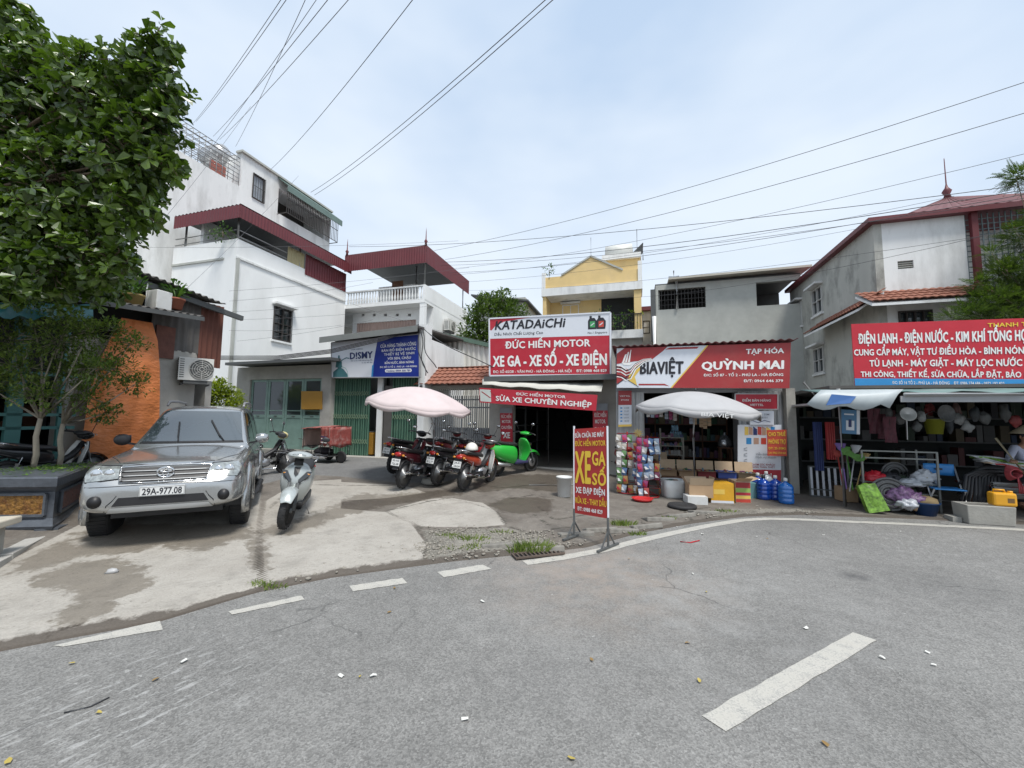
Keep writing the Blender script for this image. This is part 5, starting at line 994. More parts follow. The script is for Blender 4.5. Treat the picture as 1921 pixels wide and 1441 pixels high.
# lower roof over stalls
za0 = onA(60, 541, al + .7)[1]; za1 = onA(382, 594, al + .7)[1]; bb0 = onA(60, 541, al + .7)[0]; bb1 = onA(382, 594, al + .7)[0]
T = GridThing('market_stall', al - 1.5, (bb0 + bA) / 2, zg, 'dark teal framed stall under old roof sheets, left of the orange tarpaulin', 'stall')
mb = T.mb(OLDSH); d_ = Vector((0, bb1 - bb0, za1 - za0)); corr(mb, (al + .7, bb0 - 2, za0 - 2 * (za1 - za0) / (bb1 - bb0)), d_, (-1, 0, .12), d_.length + 2, 4.0, .15, .022); rf = T.part(mb, 'roof', solid=.01)
mb = T.mb(DKGREY); mb.beam((al + .72, bb0 - 2, za0 - .06 - 2 * (za1 - za0) / (bb1 - bb0)), (al + .72, bb1, za1 - .06), .03, .09); T.part(mb, 'gutter', rf)
TEALT = M('teal tarpaulin', (.015, .13, .14), .45, var=.25, scale=3, bump=.4, bscale=6); P = []
for k in range(7):
    v = k / 6; row = []
    for i in range(25):
        u = i / 24; px_ = -160 + 335 * u; y_ = 556 + 34 * v + (10 * u if k else 24 * u); b_, z_ = onA(px_, y_, al + .75 + .75 * v); row.append((al + .75 + .75 * v, b_, z_ + .03 * math.sin(i * 1.9 + k) * (.3 + v)))
    P.append(row)
mb = T.mb(TEALT); mb.grid(P); T.part(mb, 'tarpaulin')
TEALF = M('teal painted frame', (.055, .16, .15), .55, var=.15); r = rectA(15, 640, 45, 868, al + .5); mb = T.mb(TEALF); mb.bx(al + .42, al + .5, r[0], r[1], zg, za0 - .4); T.part(mb, 'post')
for x_ in (112, -60): r = rectA(x_, 640, x_ + 8, 868, al + .5); mb = T.mb(TEALF); mb.bx(al + .44, al + .5, r[0], r[1], zg, za0 - .4); T.part(mb, 'post')
for y_ in (778, 803, 700): b_, z_ = onA(60, y_, al + .5); mb = T.mb(TEALF); mb.bx(al + .40, al + .5, onA(-160, 700, al + .5)[0], onA(150, 700, al + .5)[0], z_ - .025, z_ + .025); T.part(mb, 'rail')
mb = T.mb(DARKIN2); e0, e1 = onA(-200, 700, al)[0], bA + .2; mb.bx(al - 2.6, al - 2.5, e0, e1, zg, za0 - .1); mb.bx(al - 2.5, al - .06, e1 - .1, e1, zg, za0 - .3); mb.bx(al - 2.5, al + .3, e0, e0 + .1, zg, za0 - .3); T.part(mb, 'wall')
mb = T.mb(DKGREY); mb.bx(al + .2, al + .35, e0 + .1, onA(150, 700, al + .3)[0], zg, zg + .35); T.part(mb, 'plinth')
for k in range(2):
    z = zg + .9 + .6 * k; mb = T.mb(DKGREY); mb.bx(al - 2.4, al - 1.4, e0 + .2, e1 - .3, z, z + .04); s_ = T.part(mb, 'shelf'); mb = T.mb(pk[0]); y_ = e0 + .3
    while y_ < e1 - .6:
        w_ = r_.uniform(.1, .35); mb.bx(al - 2.3, al - 1.6, y_, y_ + w_ - .03, z + .042, z + r_.uniform(.15, .5), r_.choice([DKGREY, WOODB, GREENG, BLACKM, TEALF])); y_ += w_
    T.part(mb, 'goods', s_)['kind'] = 'stuff'
# orange tarpaulin
ORT = M('orange tarpaulin', (.60, .19, .055), .5, var=.2, scale=4, bump=1.0, bscale=9, stretch=(1, 1, 2.2)); P = []
rows = [((228, 596), (286, 606)), ((205, 640), (296, 640)), ((180, 690), (300, 690)), ((166, 740), (300, 740)), ((158, 800), (299, 790)), ((150, 845), (298, 830)), ((146, 892), (296, 866))]
rows = [(Vector(rows[i][0]).lerp(Vector(rows[i + 1][0]), k / 4), Vector(rows[i][1]).lerp(Vector(rows[i + 1][1]), k / 4)) for i in range(len(rows) - 1) for k in range(4)] + [(Vector(rows[-1][0]), Vector(rows[-1][1]))]
for k, (l_, r2) in enumerate(rows):
    row = []
    for i in range(33):
        u = i / 32; p = l_.lerp(r2, u); bulge = .16 * math.sin(math.pi * u) * min(1, k / 8) + .035 * mnoise.noise(Vector((u * 7, k * .45, 1))) + .03 * mnoise.noise(Vector((u * 3, k * .9, 5))); a_ = al + .25 + bulge + .012 * k; b_, z_ = onA(p.x, p.y, a_); row.append((a_, b_, max(z_, zg + .01)))
    P.append(row)
o_ = Vector(P[-1][16]); mb = MB(ORT, Matrix.Translation(-o_)); mb.grid(P[::-1]); solo(mb, 'tarpaulin', 'crumpled orange tarpaulin hung over the stall front behind the silver car', 'tarpaulin', loc=W(*o_), rot=-PHI)
# ================================================================ vehicles
from mathutils.bvhtree import BVHTree
SILVER = M('silver car paint', (.44, .45, .45), .2, .75, var=.03, scale=1, coat=.6, rvar=.05, dirt=(.36, .35, .33), dirt_amt=.25, dirt_scale=.9)
SILVER2 = M('dull silver plastic', (.42, .43, .43), .4, .4, var=.05)
RUBBER = M('black rubber', (.020, .020, .021), .75, var=.25, scale=8)
PLAST = M('black plastic', (.018, .018, .02), .5, var=.2, scale=6)
CHROME = M('chrome', (.75, .76, .77), .12, 1.0, var=.03)
ALLOY = M('grey alloy', (.42, .43, .44), .3, .8, var=.06)
WSCREEN = M('grey tinted windscreen', (.055, .07, .08), .06, 0, var=.02, spec=1.0, coat=1.0, rvar=.02)
SIDEGL = M('dark side glass', (.018, .02, .022), .05, 0, var=.02, spec=.9, coat=.6, rvar=.02)
LENS = M('clear headlight lens', (.30, .32, .31), .06, .35, var=.55, scale=22, spec=1.0, coat=1.0)
AMBER = M('amber lens', (.55, .22, .03), .2, var=.05); REDL = M('red lens', (.38, .012, .012), .2, var=.05, coat=.5)
PLATE = M('white number plate', (.66, .67, .66), .5, var=.04)

def car_wheel(root, x, y, r, w, sgn, name='wheel'):
    A = Matrix.Rotation(R(90) * sgn, 3, 'Y'); c = Vector((x, y, r)); t = MB(RUBBER); h = w / 2
    t.lathe([(r * .66, -h), (r * .86, -h * 1.05), (r * .97, -h * .85), (r, -h * .4), (r, h * .4), (r * .97, h * .85), (r * .86, h * 1.05), (r * .66, h)], None, 36, (0, 0, 0), A)
    for k in range(48):
        a = 2 * math.pi * k / 48; p = Vector((0, math.cos(a) * r, math.sin(a) * r)); t.box(p, (w * .8, .012, .012), None, Matrix.Rotation(a, 3, 'X'))
    wo_ = empty(name, c); wo_.parent = root; t.build('tyre', wo_); m = MB(ALLOY)
    m.lathe([(r * .66, -h * .9), (r * .68, h * .95), (r * .62, h * .8), (r * .60, h * .3), (r * .2, h * .2), (.001, h * .2)], DKGREY, 28, (0, 0, 0), A)
    for k in range(6):
        a = 2 * math.pi * k / 6; d = Vector((0, math.cos(a), math.sin(a))); o_ = A @ Vector((0, 0, h * .62)); m.beam(o_ + d * .04, o_ + d * r * .64, r * .2, .03, up=A @ Vector((0, 0, 1)))
    m.lathe([(r * .15, h * .55), (r * .14, h * .8), (.001, h * .85)], None, 14, (0, 0, 0), A); m.build('rim', wo_); return wo_

def build_car():
    root = empty('parked_car', (-4.46, 5.56, .05), .50, 'silver seven seat off road car parked on the pale concrete slab', 'car')
    root.scale = (.875, .93, .965)
    # lower hull: y, z bottom, z top centre, z top edge, z shoulder, half width
    st = [(-.935, .49, .74, .72, .60, .50), (-.915, .46, .78, .76, .62, .70), (-.86, .445, .84, .82, .64, .80), (-.78, .435, .95, .92, .68, .855), (-.70, .43, 1.0, .975, .72, .885), (-.55, .42, 1.035, 1.0, .76, .905), (-.2, .40, 1.075, 1.03, .80, .915), (.3, .36, 1.12, 1.07, .82, .915), (.75, .32, 1.155, 1.09, .83, .91), (1.5, .32, 1.14, 1.09, .83, .905), (2.4, .32, 1.14, 1.09, .83, .905), (3.2, .34, 1.14, 1.09, .83, .90), (3.6, .40, 1.12, 1.08, .82, .88), (3.76, .46, 1.08, 1.06, .80, .80), (3.78, .50, 1.0, .98, .78, .6)]
    rings = []
    for y, zb, zt, ze, zs, hw in st:
        half = [(0, zb), (hw * .75, zb), (hw * .95, zb + .05), (hw, (zb + zs) / 2), (hw * .995, zs), (hw * .955, ze - .03), (hw * .86, ze + .01), (hw * .45, zt - .004), (0, zt)]
        ring = [Vector((x, y, z)) for x, z in half] + [Vector((-x, y, z)) for x, z in half[-2:0:-1]]; rings.append(ring)
    hb = MB(SILVER); hb.loft(rings); ho = hb.build('hull', sub=2, weld=True)
    cut = MB(PLAST)
    for y in (0, 2.75):
        for s in (-1, 1): cut.lathe([(.43, -.2), (.43, .25)], None, 32, (s * .78, y, .40), Matrix.Rotation(R(90) * s, 3, 'Y'))
    co = cut.build('wheel_cut', weld=True); bo = ho.modifiers.new('b', 'BOOLEAN'); bo.object = co; bo.solver = 'EXACT'; bo.operation = 'DIFFERENCE'
    bpy.context.view_layer.update(); dg = bpy.context.evaluated_depsgraph_get(); me = bpy.data.meshes.new_from_object(ho.evaluated_get(dg)); bpy.data.objects.remove(ho); bpy.data.objects.remove(co)
    # greenhouse
    g = MB(SILVER); gs = [(.66, 1.10, .79), (.74, 1.155, .77), (1.10, 1.40, .70), (1.50, 1.675, .635), (1.62, 1.725, .63), (1.85, 1.765, .635), (2.6, 1.785, .64), (3.2, 1.765, .64), (3.50, 1.72, .63), (3.62, 1.62, .63), (3.74, 1.25, .68), (3.78, 1.10, .70)]
    rings = []
    for y, zt, hw in gs:
        zb = 1.02; t = (zt - zb) / .75; base = .83 - .02 * t; half = [(0, zb), (base, zb), (base - .005, min(1.10, zt - .01)), (base + (hw - base) * .55, zb + (zt - zb) * .60), (hw + .01, zt - .075 * t), (hw - .07, zt - .012), (0, zt + .012 * t)]
        rings.append([Vector((x, y, z)) for x, z in half] + [Vector((-x, y, z)) for x, z in half[-2:0:-1]])
    g.loft(rings); go = g.build('cabin', sub=2, weld=True); bpy.context.view_layer.update(); dg = bpy.context.evaluated_depsgraph_get(); me2 = bpy.data.meshes.new_from_object(go.evaluated_get(dg)); bpy.data.objects.remove(go)
    bm = bmesh.new(); bm.from_mesh(me); bm.from_mesh(me2); bmesh.ops.recalc_face_normals(bm, faces=bm.faces); bt = BVHTree.FromBMesh(bm)
    me3 = bpy.data.meshes.new('body'); bm.to_mesh(me3); bm.free(); me3.materials.append(SILVER)
    for p in me3.polygons: p.use_smooth = True; p.material_index = 0
    bo = bpy.data.objects.new('body', me3); col.objects.link(bo); bo.parent = root
    def F(x, z, off=.006):
        h = bt.ray_cast(Vector((x, -4, z)), Vector((0, 1, 0))); 
        return (h[0] + h[1] * off * (1 if h[1].y < 0 else -1)) if h[0] is not None else Vector((x, -.6, z))
    def S(s, y, z, off=.006):
        h = bt.ray_cast(Vector((s * 3, y, z)), Vector((-s, 0, 0))); return (h[0] + h[1] * off * (1 if h[1].x * s > 0 else -1)) if h[0] is not None else Vector((s * .8, y, z))
    def patch(mb, fn, quad, m, nu=8, nv=5, off=.006, smooth=True):
        (ax, az), (bx_, bz), (cx, cz), (dx, dz) = quad; P = []
        for j in range(nv + 1):
            v = j / nv; P.append([fn((ax + (bx_ - ax) * u) * (1 - v) + (dx + (cx - dx) * u) * v, (az + (bz - az) * u) * (1 - v) + (dz + (cz - dz) * u) * v, off) for u in [i / nu for i in range(nu + 1)]])
        mb.grid(P, m, smooth)
    def part(mb, name, parent=None, **k): return mb.build(name, parent or root, **k)
    # windscreen, wipers
    m = MB(WSCREEN); patch(m, F, [(-.70, 1.185), (.70, 1.185), (.575, 1.665), (-.575, 1.665)], None, 16, 8, .006); ws = part(m, 'windscreen')
    m = MB(PLAST); patch(m, F, [(-.72, 1.165), (.72, 1.165), (.70, 1.19), (-.70, 1.19)], None, 16, 2, .009); part(m, 'seal', ws)
    for x0, x1, z1 in ((-.22, -.30, 1.47), (.42, .16, 1.50)):
        m = MB(PLAST); m.tube([F(x0, 1.185, .015), F((x0 * .7 + x1 * .3), 1.26, .03)], .010, n=6); m.beam(F(x0 * .75 + x1 * .25, 1.24, .022), F(x1, z1, .022), .022, .014, up=Vector((0, -1, .6))); part(m, 'wiper', ws)
    # side glass
    for s in (-1, 1):
        for q in ([(1.06, 1.165), (1.98, 1.16), (1.98, 1.64), (1.60, 1.64)], [(2.06, 1.16), (2.84, 1.16), (2.80, 1.655), (2.06, 1.65)], [(2.93, 1.16), (3.50, 1.17), (3.36, 1.63), (2.90, 1.65)]):
            m = MB(SIDEGL); patch(m, lambda a, b_, o: S(s, a, b_, o), q, None, 10, 6, .005); part(m, 'side_window')
        for y0, y1 in ((.86, 2.02), (2.02, 2.86)):
            m = MB(PLAST)
            for p, q in (((y0, 1.10), (y0, .48)), ((y1, 1.10), (y1, .48)), ((y0, .48), (y1, .48))): m.tube([S(s, p[0] + (q[0] - p[0]) * k / 8, p[1] + (q[1] - p[1]) * k / 8, .0015) for k in range(9)], .0045, n=4)
            d = part(m, 'door_seam'); m = MB(SILVER); c = S(s, y1 - .16, .96, .03); m.tube([c + Vector((-s * .03, -.10, 0)), c + Vector((0, -.07, 0)), c + Vector((0, .07, 0)), c + Vector((-s * .03, .10, 0))], .014, n=8); part(m, 'door_handle')
        m = MB(SILVER2); m.tube([S(s, .50 + k * .22, .62, .012) for k in range(9)], .022, n=6, flat=.6); part(m, 'side_moulding')
        m = MB(PLAST); m.tube([(s * .90, .52, .34), (s * .96, .7, .36), (s * .96, 2.1, .36), (s * .90, 2.25, .34)], .05, n=8, flat=.6); part(m, 'side_step')
        # flares
        for y in (0, 2.75):
            m = MB(SILVER); rr = []
            for k in range(17):
                a = R(-14) + (math.pi + R(28)) * k / 16; ca, sa = math.cos(a), math.sin(a)
                rr.append([Vector((s * x_, y + ca * r_, .40 + sa * r_)) for x_, r_ in ((.86, .425), (.945, .43), (.95, .46), (.90, .52), (.85, .53))])
            m.loft(rr, closed=False, caps=False); part(m, 'wheel_arch', solid=.004)
            m = MB(PLAST); m.loft([[Vector((s * x_, y + .425 * math.cos(R(-4 + 188 * k / 14)), .40 + .425 * math.sin(R(-4 + 188 * k / 14)))) for x_ in (.87, .42)] for k in range(15)], closed=False, caps=False); part(m, 'arch_liner')
        # mirror
        m = MB(PLAST if s < 0 else SILVER); c = Vector((s * .99, .98, 1.22)); m.ell(c, (.115, .07, .085), None, 14, 8); mo = part(m, 'wing_mirror'); m = MB(PLAST); m.beam(Vector((s * .80, 1.02, 1.14)), c - Vector((s * .05, 0, .05)), .05, .03); part(m, 'mirror_arm', mo)
        m = MB(CHROME); m.poly([c + Vector((p * .095, .055, q * .065)) for p, q in ((-1, -1), (1, -1), (1, 1), (-1, 1))]); part(m, 'mirror_glass', mo)
        # headlight
        sg = lambda a, b_, o, s=s: F(s * a, b_, o)
        m = MB(LENS); patch(m, sg, [(.475, .845), (.80, .815), (.862, .985), (.50, .975)], None, 12, 6, .008); hl = part(m, 'headlight'); m = MB(CHROME)
        for x_, r_ in ((.58, .052), (.71, .062)): p = F(s * x_, .905, .013); n_ = (F(s * (x_ + .02), .905, .013) - F(s * (x_ - .02), .905, .013)).cross(Vector((0, 0, 1))); 
        for x_, r_ in ((.575, .050), (.70, .060)):
            p = F(s * x_, .90, .010); m.lathe([(r_, 0), (r_ * .95, -.008), (r_ * .7, -.004), (r_ * .5, -.010), (.001, -.014)], None, 18, p, Matrix.Rotation(R(-90), 3, 'X') @ Matrix.Identity(3))
        part(m, 'reflector', hl); m = MB(PLAST); m.tube([F(s * a, b_, .006) for a, b_ in ((.47, .84), (.64, .825), (.80, .808), (.83, .85), (.868, .99), (.70, .985), (.49, .98))], .007, n=5, closed=True); part(m, 'seal', hl)
        m = MB(PLAST); p = F(s * .665, .60, .004); m.lathe([(.070, .01), (.066, -.006), (.05, -.002), (.045, .006)], None, 18, p, Matrix.Rotation(R(90), 3, 'X')); fo = part(m, 'fog_lamp'); m = MB(GLASSD); m.lathe([(.045, 0), (.03, .004), (.001, .005)], None, 16, p + Vector((0, .002, 0)), Matrix.Rotation(R(90), 3, 'X')); part(m, 'lens', fo)
        m = MB(GALV); m.tube([(s * .60, 1.72, 1.76), (s * .60, 1.85, 1.83), (s * .61, 2.5, 1.845), (s * .61, 3.15, 1.83), (s * .60, 3.3, 1.765)], .022, M('grey roof rail', (.2, .2, .21), .4), n=8); part(m, 'roof_rail')
        for y in (0, 2.75): car_wheel(root, s * .80, y, .385, .235, s)
        m = MB(REDL); patch(m, lambda a, b_, o: S(s, a, b_, o), [(3.55, .86), (3.72, .88), (3.70, 1.12), (3.52, 1.10)], None, 4, 4, .006); part(m, 'tail_light')
    # grille
    m = MB(PLAST); patch(m, F, [(-.445, .80), (.445, .80), (.475, .955), (-.475, .955)], None, 16, 5, .006); gr = part(m, 'grille'); m = MB(CHROME)
    for z in (.815, .865, .915): m.tube([F(x, z, .014) for x in [(-.45 - (z - .8) * .15) + (.9 + (z - .8) * .3) * k / 20 for k in range(21)]], .011, SILVER2, n=6, flat=.7)
    m.tube([F(x, z, .010) for x, z in [(-.455, .795), (-.2, .79), (.2, .79), (.455, .795), (.488, .962), (.25, .972), (-.25, .972), (-.488, .962)]], .010, n=6, closed=True); part(m, 'slat', gr)
    m = MB(CHROME); c = F(0, .878, .04); e = lambda rx, rz, cx=0, cz=0: [c + Vector((cx + rx * math.cos(t * math.pi / 14), 0, cz + rz * math.sin(t * math.pi / 14))) for t in range(28)]
    m.tube(e(.088, .060), .011, n=6, closed=True); m.tube(e(.030, .056), .009, n=6, closed=True); m.tube(e(.062, .024, 0, .028), .009, n=6, closed=True); part(m, 'emblem', gr)
    # bumper openings, skid plate, plate
    m = MB(PLAST); patch(m, F, [(-.50, .54), (.50, .54), (.44, .635), (-.44, .635)], None, 16, 4, .005); part(m, 'air_intake')
    m = MB(SILVER2); patch(m, F, [(-.55, .47), (.55, .47), (.50, .525), (-.50, .525)], None, 16, 4, .012); part(m, 'skid_plate')
    for s in (-1, 1): m = MB(PLAST); m.tube([F(s * a, b_, .001) for a, b_ in ((.46, .66), (.50, .60), (.55, .55), (.57, .48))], .006, n=5); part(m, 'bumper_seam')
    m = MB(PLAST); m.tube([F(x, .775 - .02 * abs(x), .001) for x in [-.8 + 1.6 * k / 24 for k in range(25)]], .0045, n=4); part(m, 'bumper_seam')
    m = MB(PLATE); c = F(0, .695, .02); m.box(c, (.47, .012, .115)); pl = part(m, 'number_plate', bevel=.004); m = MB(KTXT); put_text(m, '29A-977.08', c + Vector((-.205, -.008, -.038)), (1, 0, 0), (0, 0, 1), .41, .078, KTXT, .02); part(m, 'lettering', pl)
    m = MB(KTXT); cc = c + Vector((0, -.0068, 0))
    for p, q in (((-.228, -.05), (.228, -.05)), ((.228, -.05), (.228, .05)), ((.228, .05), (-.228, .05)), ((-.228, .05), (-.228, -.05))): m.beam(cc + Vector((p[0], 0, p[1])), cc + Vector((q[0], 0, q[1])), .004, .002)
    part(m, 'border', pl)
    # bonnet seams
    def D(x, y, off=.002):
        h = bt.ray_cast(Vector((x, y, 4)), Vector((0, 0, -1))); return h[0] + Vector((0, 0, off))
    for s in (-1, 1): m = MB(PLAST); m.tube([D(s * (.50 + .27 * min(1, k / 6)), -.70 + 1.4 * k / 14, .001) for k in range(15)], .0045, n=4); part(m, 'bonnet_seam')
    m = MB(PLAST); m.tube([D(x, -.735 + .10 * (abs(x) / .5) ** 2, .001) for x in [-.5 + k * .05 for k in range(21)]], .0045, n=4); part(m, 'bonnet_seam')
    m = MB(PLAST); m.bx(-.62, .62, -.5, 3.4, .33, .42); part(m, 'underbody')
    return root
car = build_car()

# ---------------------------------------------------------------- motorbikes (local axes: +y forwards, x right, z up, origin on the ground midway)
def bike_wheel(root, y, r, w, rim_m=ALLOY, spokes=18, name='wheel', disc=False, x=0.0):
    A = Matrix.Rotation(R(90), 3, 'Y'); e_ = empty(name, (x, y, r)); e_.parent = root; h = w / 2; t = MB(RUBBER)
    t.lathe([(r * .80, -h * .8), (r * .90, -h), (r * .97, -h * .7), (r, 0), (r * .97, h * .7), (r * .90, h), (r * .80, h * .8), (r * .80, -h * .8)], None, 30, (0, 0, 0), A)
    for k in range(40): a = 2 * math.pi * k / 40; t.box((w * .22 * (1 if k % 2 else -1), math.cos(a) * r * .985, math.sin(a) * r * .985), (w * .4, .008, .016), None, Matrix.Rotation(a, 3, 'X'))
    t.build('tyre', e_); m = MB(rim_m); m.lathe([(r * .80, -h * .6), (r * .74, -h * .5), (r * .74, h * .5), (r * .80, h * .6)], None, 28, (0, 0, 0), A); m.lathe([(.01, -h * 1.3), (.035, -h * 1.2), (.035, h * 1.2), (.01, h * 1.3)], None, 12, (0, 0, 0), A)
    if disc:
        for k in range(5): a = 2 * math.pi * k / 5; m.beam((0, 0, 0), (0, math.cos(a) * r * .75, math.sin(a) * r * .75), .03, .016, up=Vector((1, 0, 0)))
        m.lathe([(r * .45, h * .9), (r * .45, h * .95), (r * .3, h * .95)], STEEL, 20, (0, 0, 0), A)
    else:
        m.lathe([(.065, -h * .8), (.065, h * .8)], None, 14, (0, 0, 0), A)
        for k in range(spokes): a = 2 * math.pi * k / spokes; a2 = a + (.5 if k % 2 else -.5); m.tube([(h * .7 * (1 if k % 2 else -1), math.cos(a2) * .06, math.sin(a2) * .06), (0, math.cos(a) * r * .76, math.sin(a) * r * .76)], .0028, n=3)
    m.build('rim', e_); return e_
def mirrors(root, y, z, w=.30, h=.24):
    for s in (-1, 1):
        m = MB(PLAST); m.tube([(s * w * .8, y, z), (s * (w + .02), y - .02, z + h * .6), (s * (w + .06), y - .03, z + h)], .006, n=6); c = Vector((s * (w + .08), y - .03, z + h + .03)); m.ell(c, (.06, .014, .04), None, 12, 6); mo = m.build('mirror', root); m = MB(CHROME); m.ell(c - Vector((0, .012, 0)), (.05, .005, .032), None, 10, 4); m.build('mirror_glass', mo)
def plate_part(root, c, txt, rx=R(-15), facing=-1):
    m = MB(PLATE); Rm = Matrix.Rotation(rx, 3, 'X'); c = Vector(c); m.box(c, (.19, .006, .14), None, Rm); p = m.build('number_plate', root); m = MB(KTXT); n = Rm @ Vector((0, facing, 0)); ux = Vector((-facing, 0, 0)); uy = Rm @ Vector((0, 0, 1))
    for t, v in zip(txt, (.014, -.052)): put_text(m, t, c + n * .0045 - ux * .075 + uy * v, ux, uy, .15, .042, KTXT, .02)
    m.build('lettering', p)
def underbone(label, body, seat_m, loc, rz, lean=0.0, txt=('29-K1', '483.62'), shield=None, basket=False, cowl=None, cat='motorbike', group='motorbikes parked outside the repair shop', rearbox=False):
    root = empty('motorbike', loc, (0, lean, rz), label, cat, group); root.scale = (.93,) * 3; P = lambda m, n, parent=None, **k: m.build(n, parent or root, **k)
    shield = shield or M('pale leg shield', (.55, .55, .53), .5, var=.05)
    bike_wheel(root, -.61, .285, .085); bike_wheel(root, .61, .285, .072)
    # fork, swingarm, engine
    for s in (-1, 1): m = MB(ALLOY); m.tube([(s * .065, .61, .285), (s * .065, .50, .58), (s * .06, .42, .78)], [.018, .022, .02], n=8); P(m, 'fork')
    for s in (-1, 1): m = MB(CHROME); m.tube([(s * .10, -.60, .30), (s * .10, -.50, .62)], .022, n=8); m.tube([(s * .10, -.585, .33), (s * .10, -.53, .52)], .03, DKGREY, n=8); P(m, 'shock_absorber')
    m = MB(DKGREY); m.beam((-.09, -.61, .285), (-.07, -.05, .33), .03, .05); m.beam((.09, -.61, .285), (.07, -.05, .33), .03, .05); m.bx(.09, .115, -.70, .0, .25, .37, body if False else PLAST); P(m, 'swingarm')
    m = MB(ALLOY); m.ell((0, .06, .33), (.13, .20, .12), None, 12, 8); m.cyl((0, .2, .34), (0, .42, .36), .07); 
    for k in range(5): m.cyl((0, .26 + k * .03, .345), (0, .268 + k * .03, .345), .09, DKGREY)
    P(m, 'engine'); m = MB(CHROME); m.tube([(.05, .36, .30), (.12, .30, .20), (.13, .0, .20), (.14, -.2, .25), (.15, -.35, .30)], [.018, .018, .02, .03, .05], n=8); m.tube([(.15, -.35, .30), (.16, -.78, .38)], [.05, .045], n=10); P(m, 'exhaust')
    # frame hump + body
    m = MB(PLAST); m.tube([(0, .44, .80), (0, .28, .58), (0, .1, .46), (0, -.2, .52)], [.05, .055, .06, .06], n=8); P(m, 'frame')
    rr = []
    for y, w, zb, zt in ((.02, .05, .48, .62), (-.15, .11, .46, .70), (-.4, .12, .52, .74), (-.65, .10, .62, .76), (-.85, .06, .70, .80), (-.93, .025, .745, .80)):
        rr.append([Vector((x, y, z)) for x, z in ((0, zb), (w, zb + .02), (w * 1.05, (zb + zt) / 2), (w * .8, zt), (0, zt + .01), (-w * .8, zt), (-w * 1.05, (zb + zt) / 2), (-w, zb + .02))])
    m = MB(body); m.loft(rr); P(m, 'tail_fairing', sub=1, weld=True)
    rr = []
    for y, w, z in ((.06, .06, .70), (-.05, .11, .76), (-.25, .125, .765), (-.45, .12, .80), (-.65, .115, .835), (-.80, .08, .83)):
        rr.append([Vector((x, y, zz_)) for x, zz_ in ((0, z - .07), (w, z - .06), (w, z - .01), (w * .7, z + .02), (0, z + .028), (-w * .7, z + .02), (-w, z - .01), (-w, z - .06))])
    m = MB(seat_m); m.loft(rr); P(m, 'seat', sub=1, weld=True)
    m = MB(CHROME); m.tube([(-.10, -.55, .80), (-.11, -.85, .88), (0, -.92, .89), (.11, -.85, .88), (.10, -.55, .80)], .011, n=6); P(m, 'grab_rail')
    m = MB(REDL); m.ell((0, -.94, .745), (.085, .03, .045), None, 12, 6); P(m, 'tail_light')
    for s in (-1, 1): m = MB(AMBER); m.ell((s * .12, -.93, .73), (.035, .025, .025), None, 8, 6); P(m, 'indicator')
    m = MB(PLAST); rr = [[Vector((x, -.61 + .34 * math.cos(a), .285 + .34 * math.sin(a))) for x in (-.06, -.04, .04, .06)] for a in [R(80) + R(75) * k / 8 for k in range(9)]]; m.loft(rr, closed=False, caps=False); P(m, 'rear_fender', solid=.006)
    m = MB(PLAST); m.beam((0, -.92, .70), (0, -1.0, .44), .12, .012); P(m, 'plate_holder'); plate_part(root, (0, -.995, .59), txt, R(-14))
    m = MB(body); rr = [[Vector((x * (1 - .1 * abs(x) / .06), .61 + .315 * math.cos(a), .285 + .315 * math.sin(a) - abs(x) * .2)) for x in (-.06, -.04, 0, .04, .06)] for a in [R(20) + R(130) * k / 10 for k in range(11)]]; m.loft(rr, closed=False, caps=False); P(m, 'front_fender', solid=.006)
    # leg shield: two wings
    for s in (-1, 1):
        rr = []
        for z, y, w0, w1 in ((.82, .46, .03, .12), (.70, .42, .04, .18), (.55, .36, .05, .20), (.40, .33, .06, .19), (.28, .34, .08, .15)):
            rr.append([Vector((s * (w0 + (w1 - w0) * k / 4), y - .05 * (k / 4) ** 2, z)) for k in range(5)])
        m = MB(shield); m.loft(rr, closed=False, caps=False); P(m, 'leg_shield', solid=.012)
        rr2 = [[p + Vector((0, .022, 0)) for p in r[1:]] for r in rr[:4]]; m = MB(body); m.loft(rr2, closed=False, caps=False); P(m, 'front_panel', solid=.01)
    # headlight cowl + bars
    m = MB(cowl or body); m.ell((0, .44, .93), (.12, .11, .085), None, 14, 8); m.ell((0, .38, .97), (.14, .10, .05), PLAST, 12, 6); cw = P(m, 'headlight_cowl'); m = MB(LENS); m.ell((0, .52, .925), (.085, .04, .06), None, 14, 6); P(m, 'headlight', cw)
    m = MB(PLAST); m.tube([(-.34, .28, .97), (-.26, .32, .99), (-.1, .37, .98), (.1, .37, .98), (.26, .32, .99), (.34, .28, .97)], [.018, .018, .012, .012, .018, .018], n=8); P(m, 'handlebar')
    for s in (-1, 1): m = MB(STEEL); m.tube([(s * .15, .40, .98), (s * .25, .41, .975), (s * .33, .36, .96)], .006, n=5); P(m, 'brake_lever')
    mirrors(root, .33, .98)
    for s in (-1, 1): m = MB(RUBBER); m.cyl((s * .08, .0, .27), (s * .22, .0, .28), .014); m.cyl((s * .10, -.3, .33), (s * .21, -.3, .34), .012); P(m, 'foot_peg')
    m = MB(STEEL); m.tube([(-.08, -.08, .26), (-.20, -.12, .02)], .010, n=6); P(m, 'kickstand')
    if basket:
        m = MB(PLAST)
        for k in range(4): z = .62 + .06 * k; m.tube([(x * (.13 + .01 * k), .60 + y * (.10 + .01 * k), z) for x, y in ((-1, -1), (1, -1), (1, 1), (-1, 1))], .004, n=4, closed=True)
        P(m, 'basket')
    return root
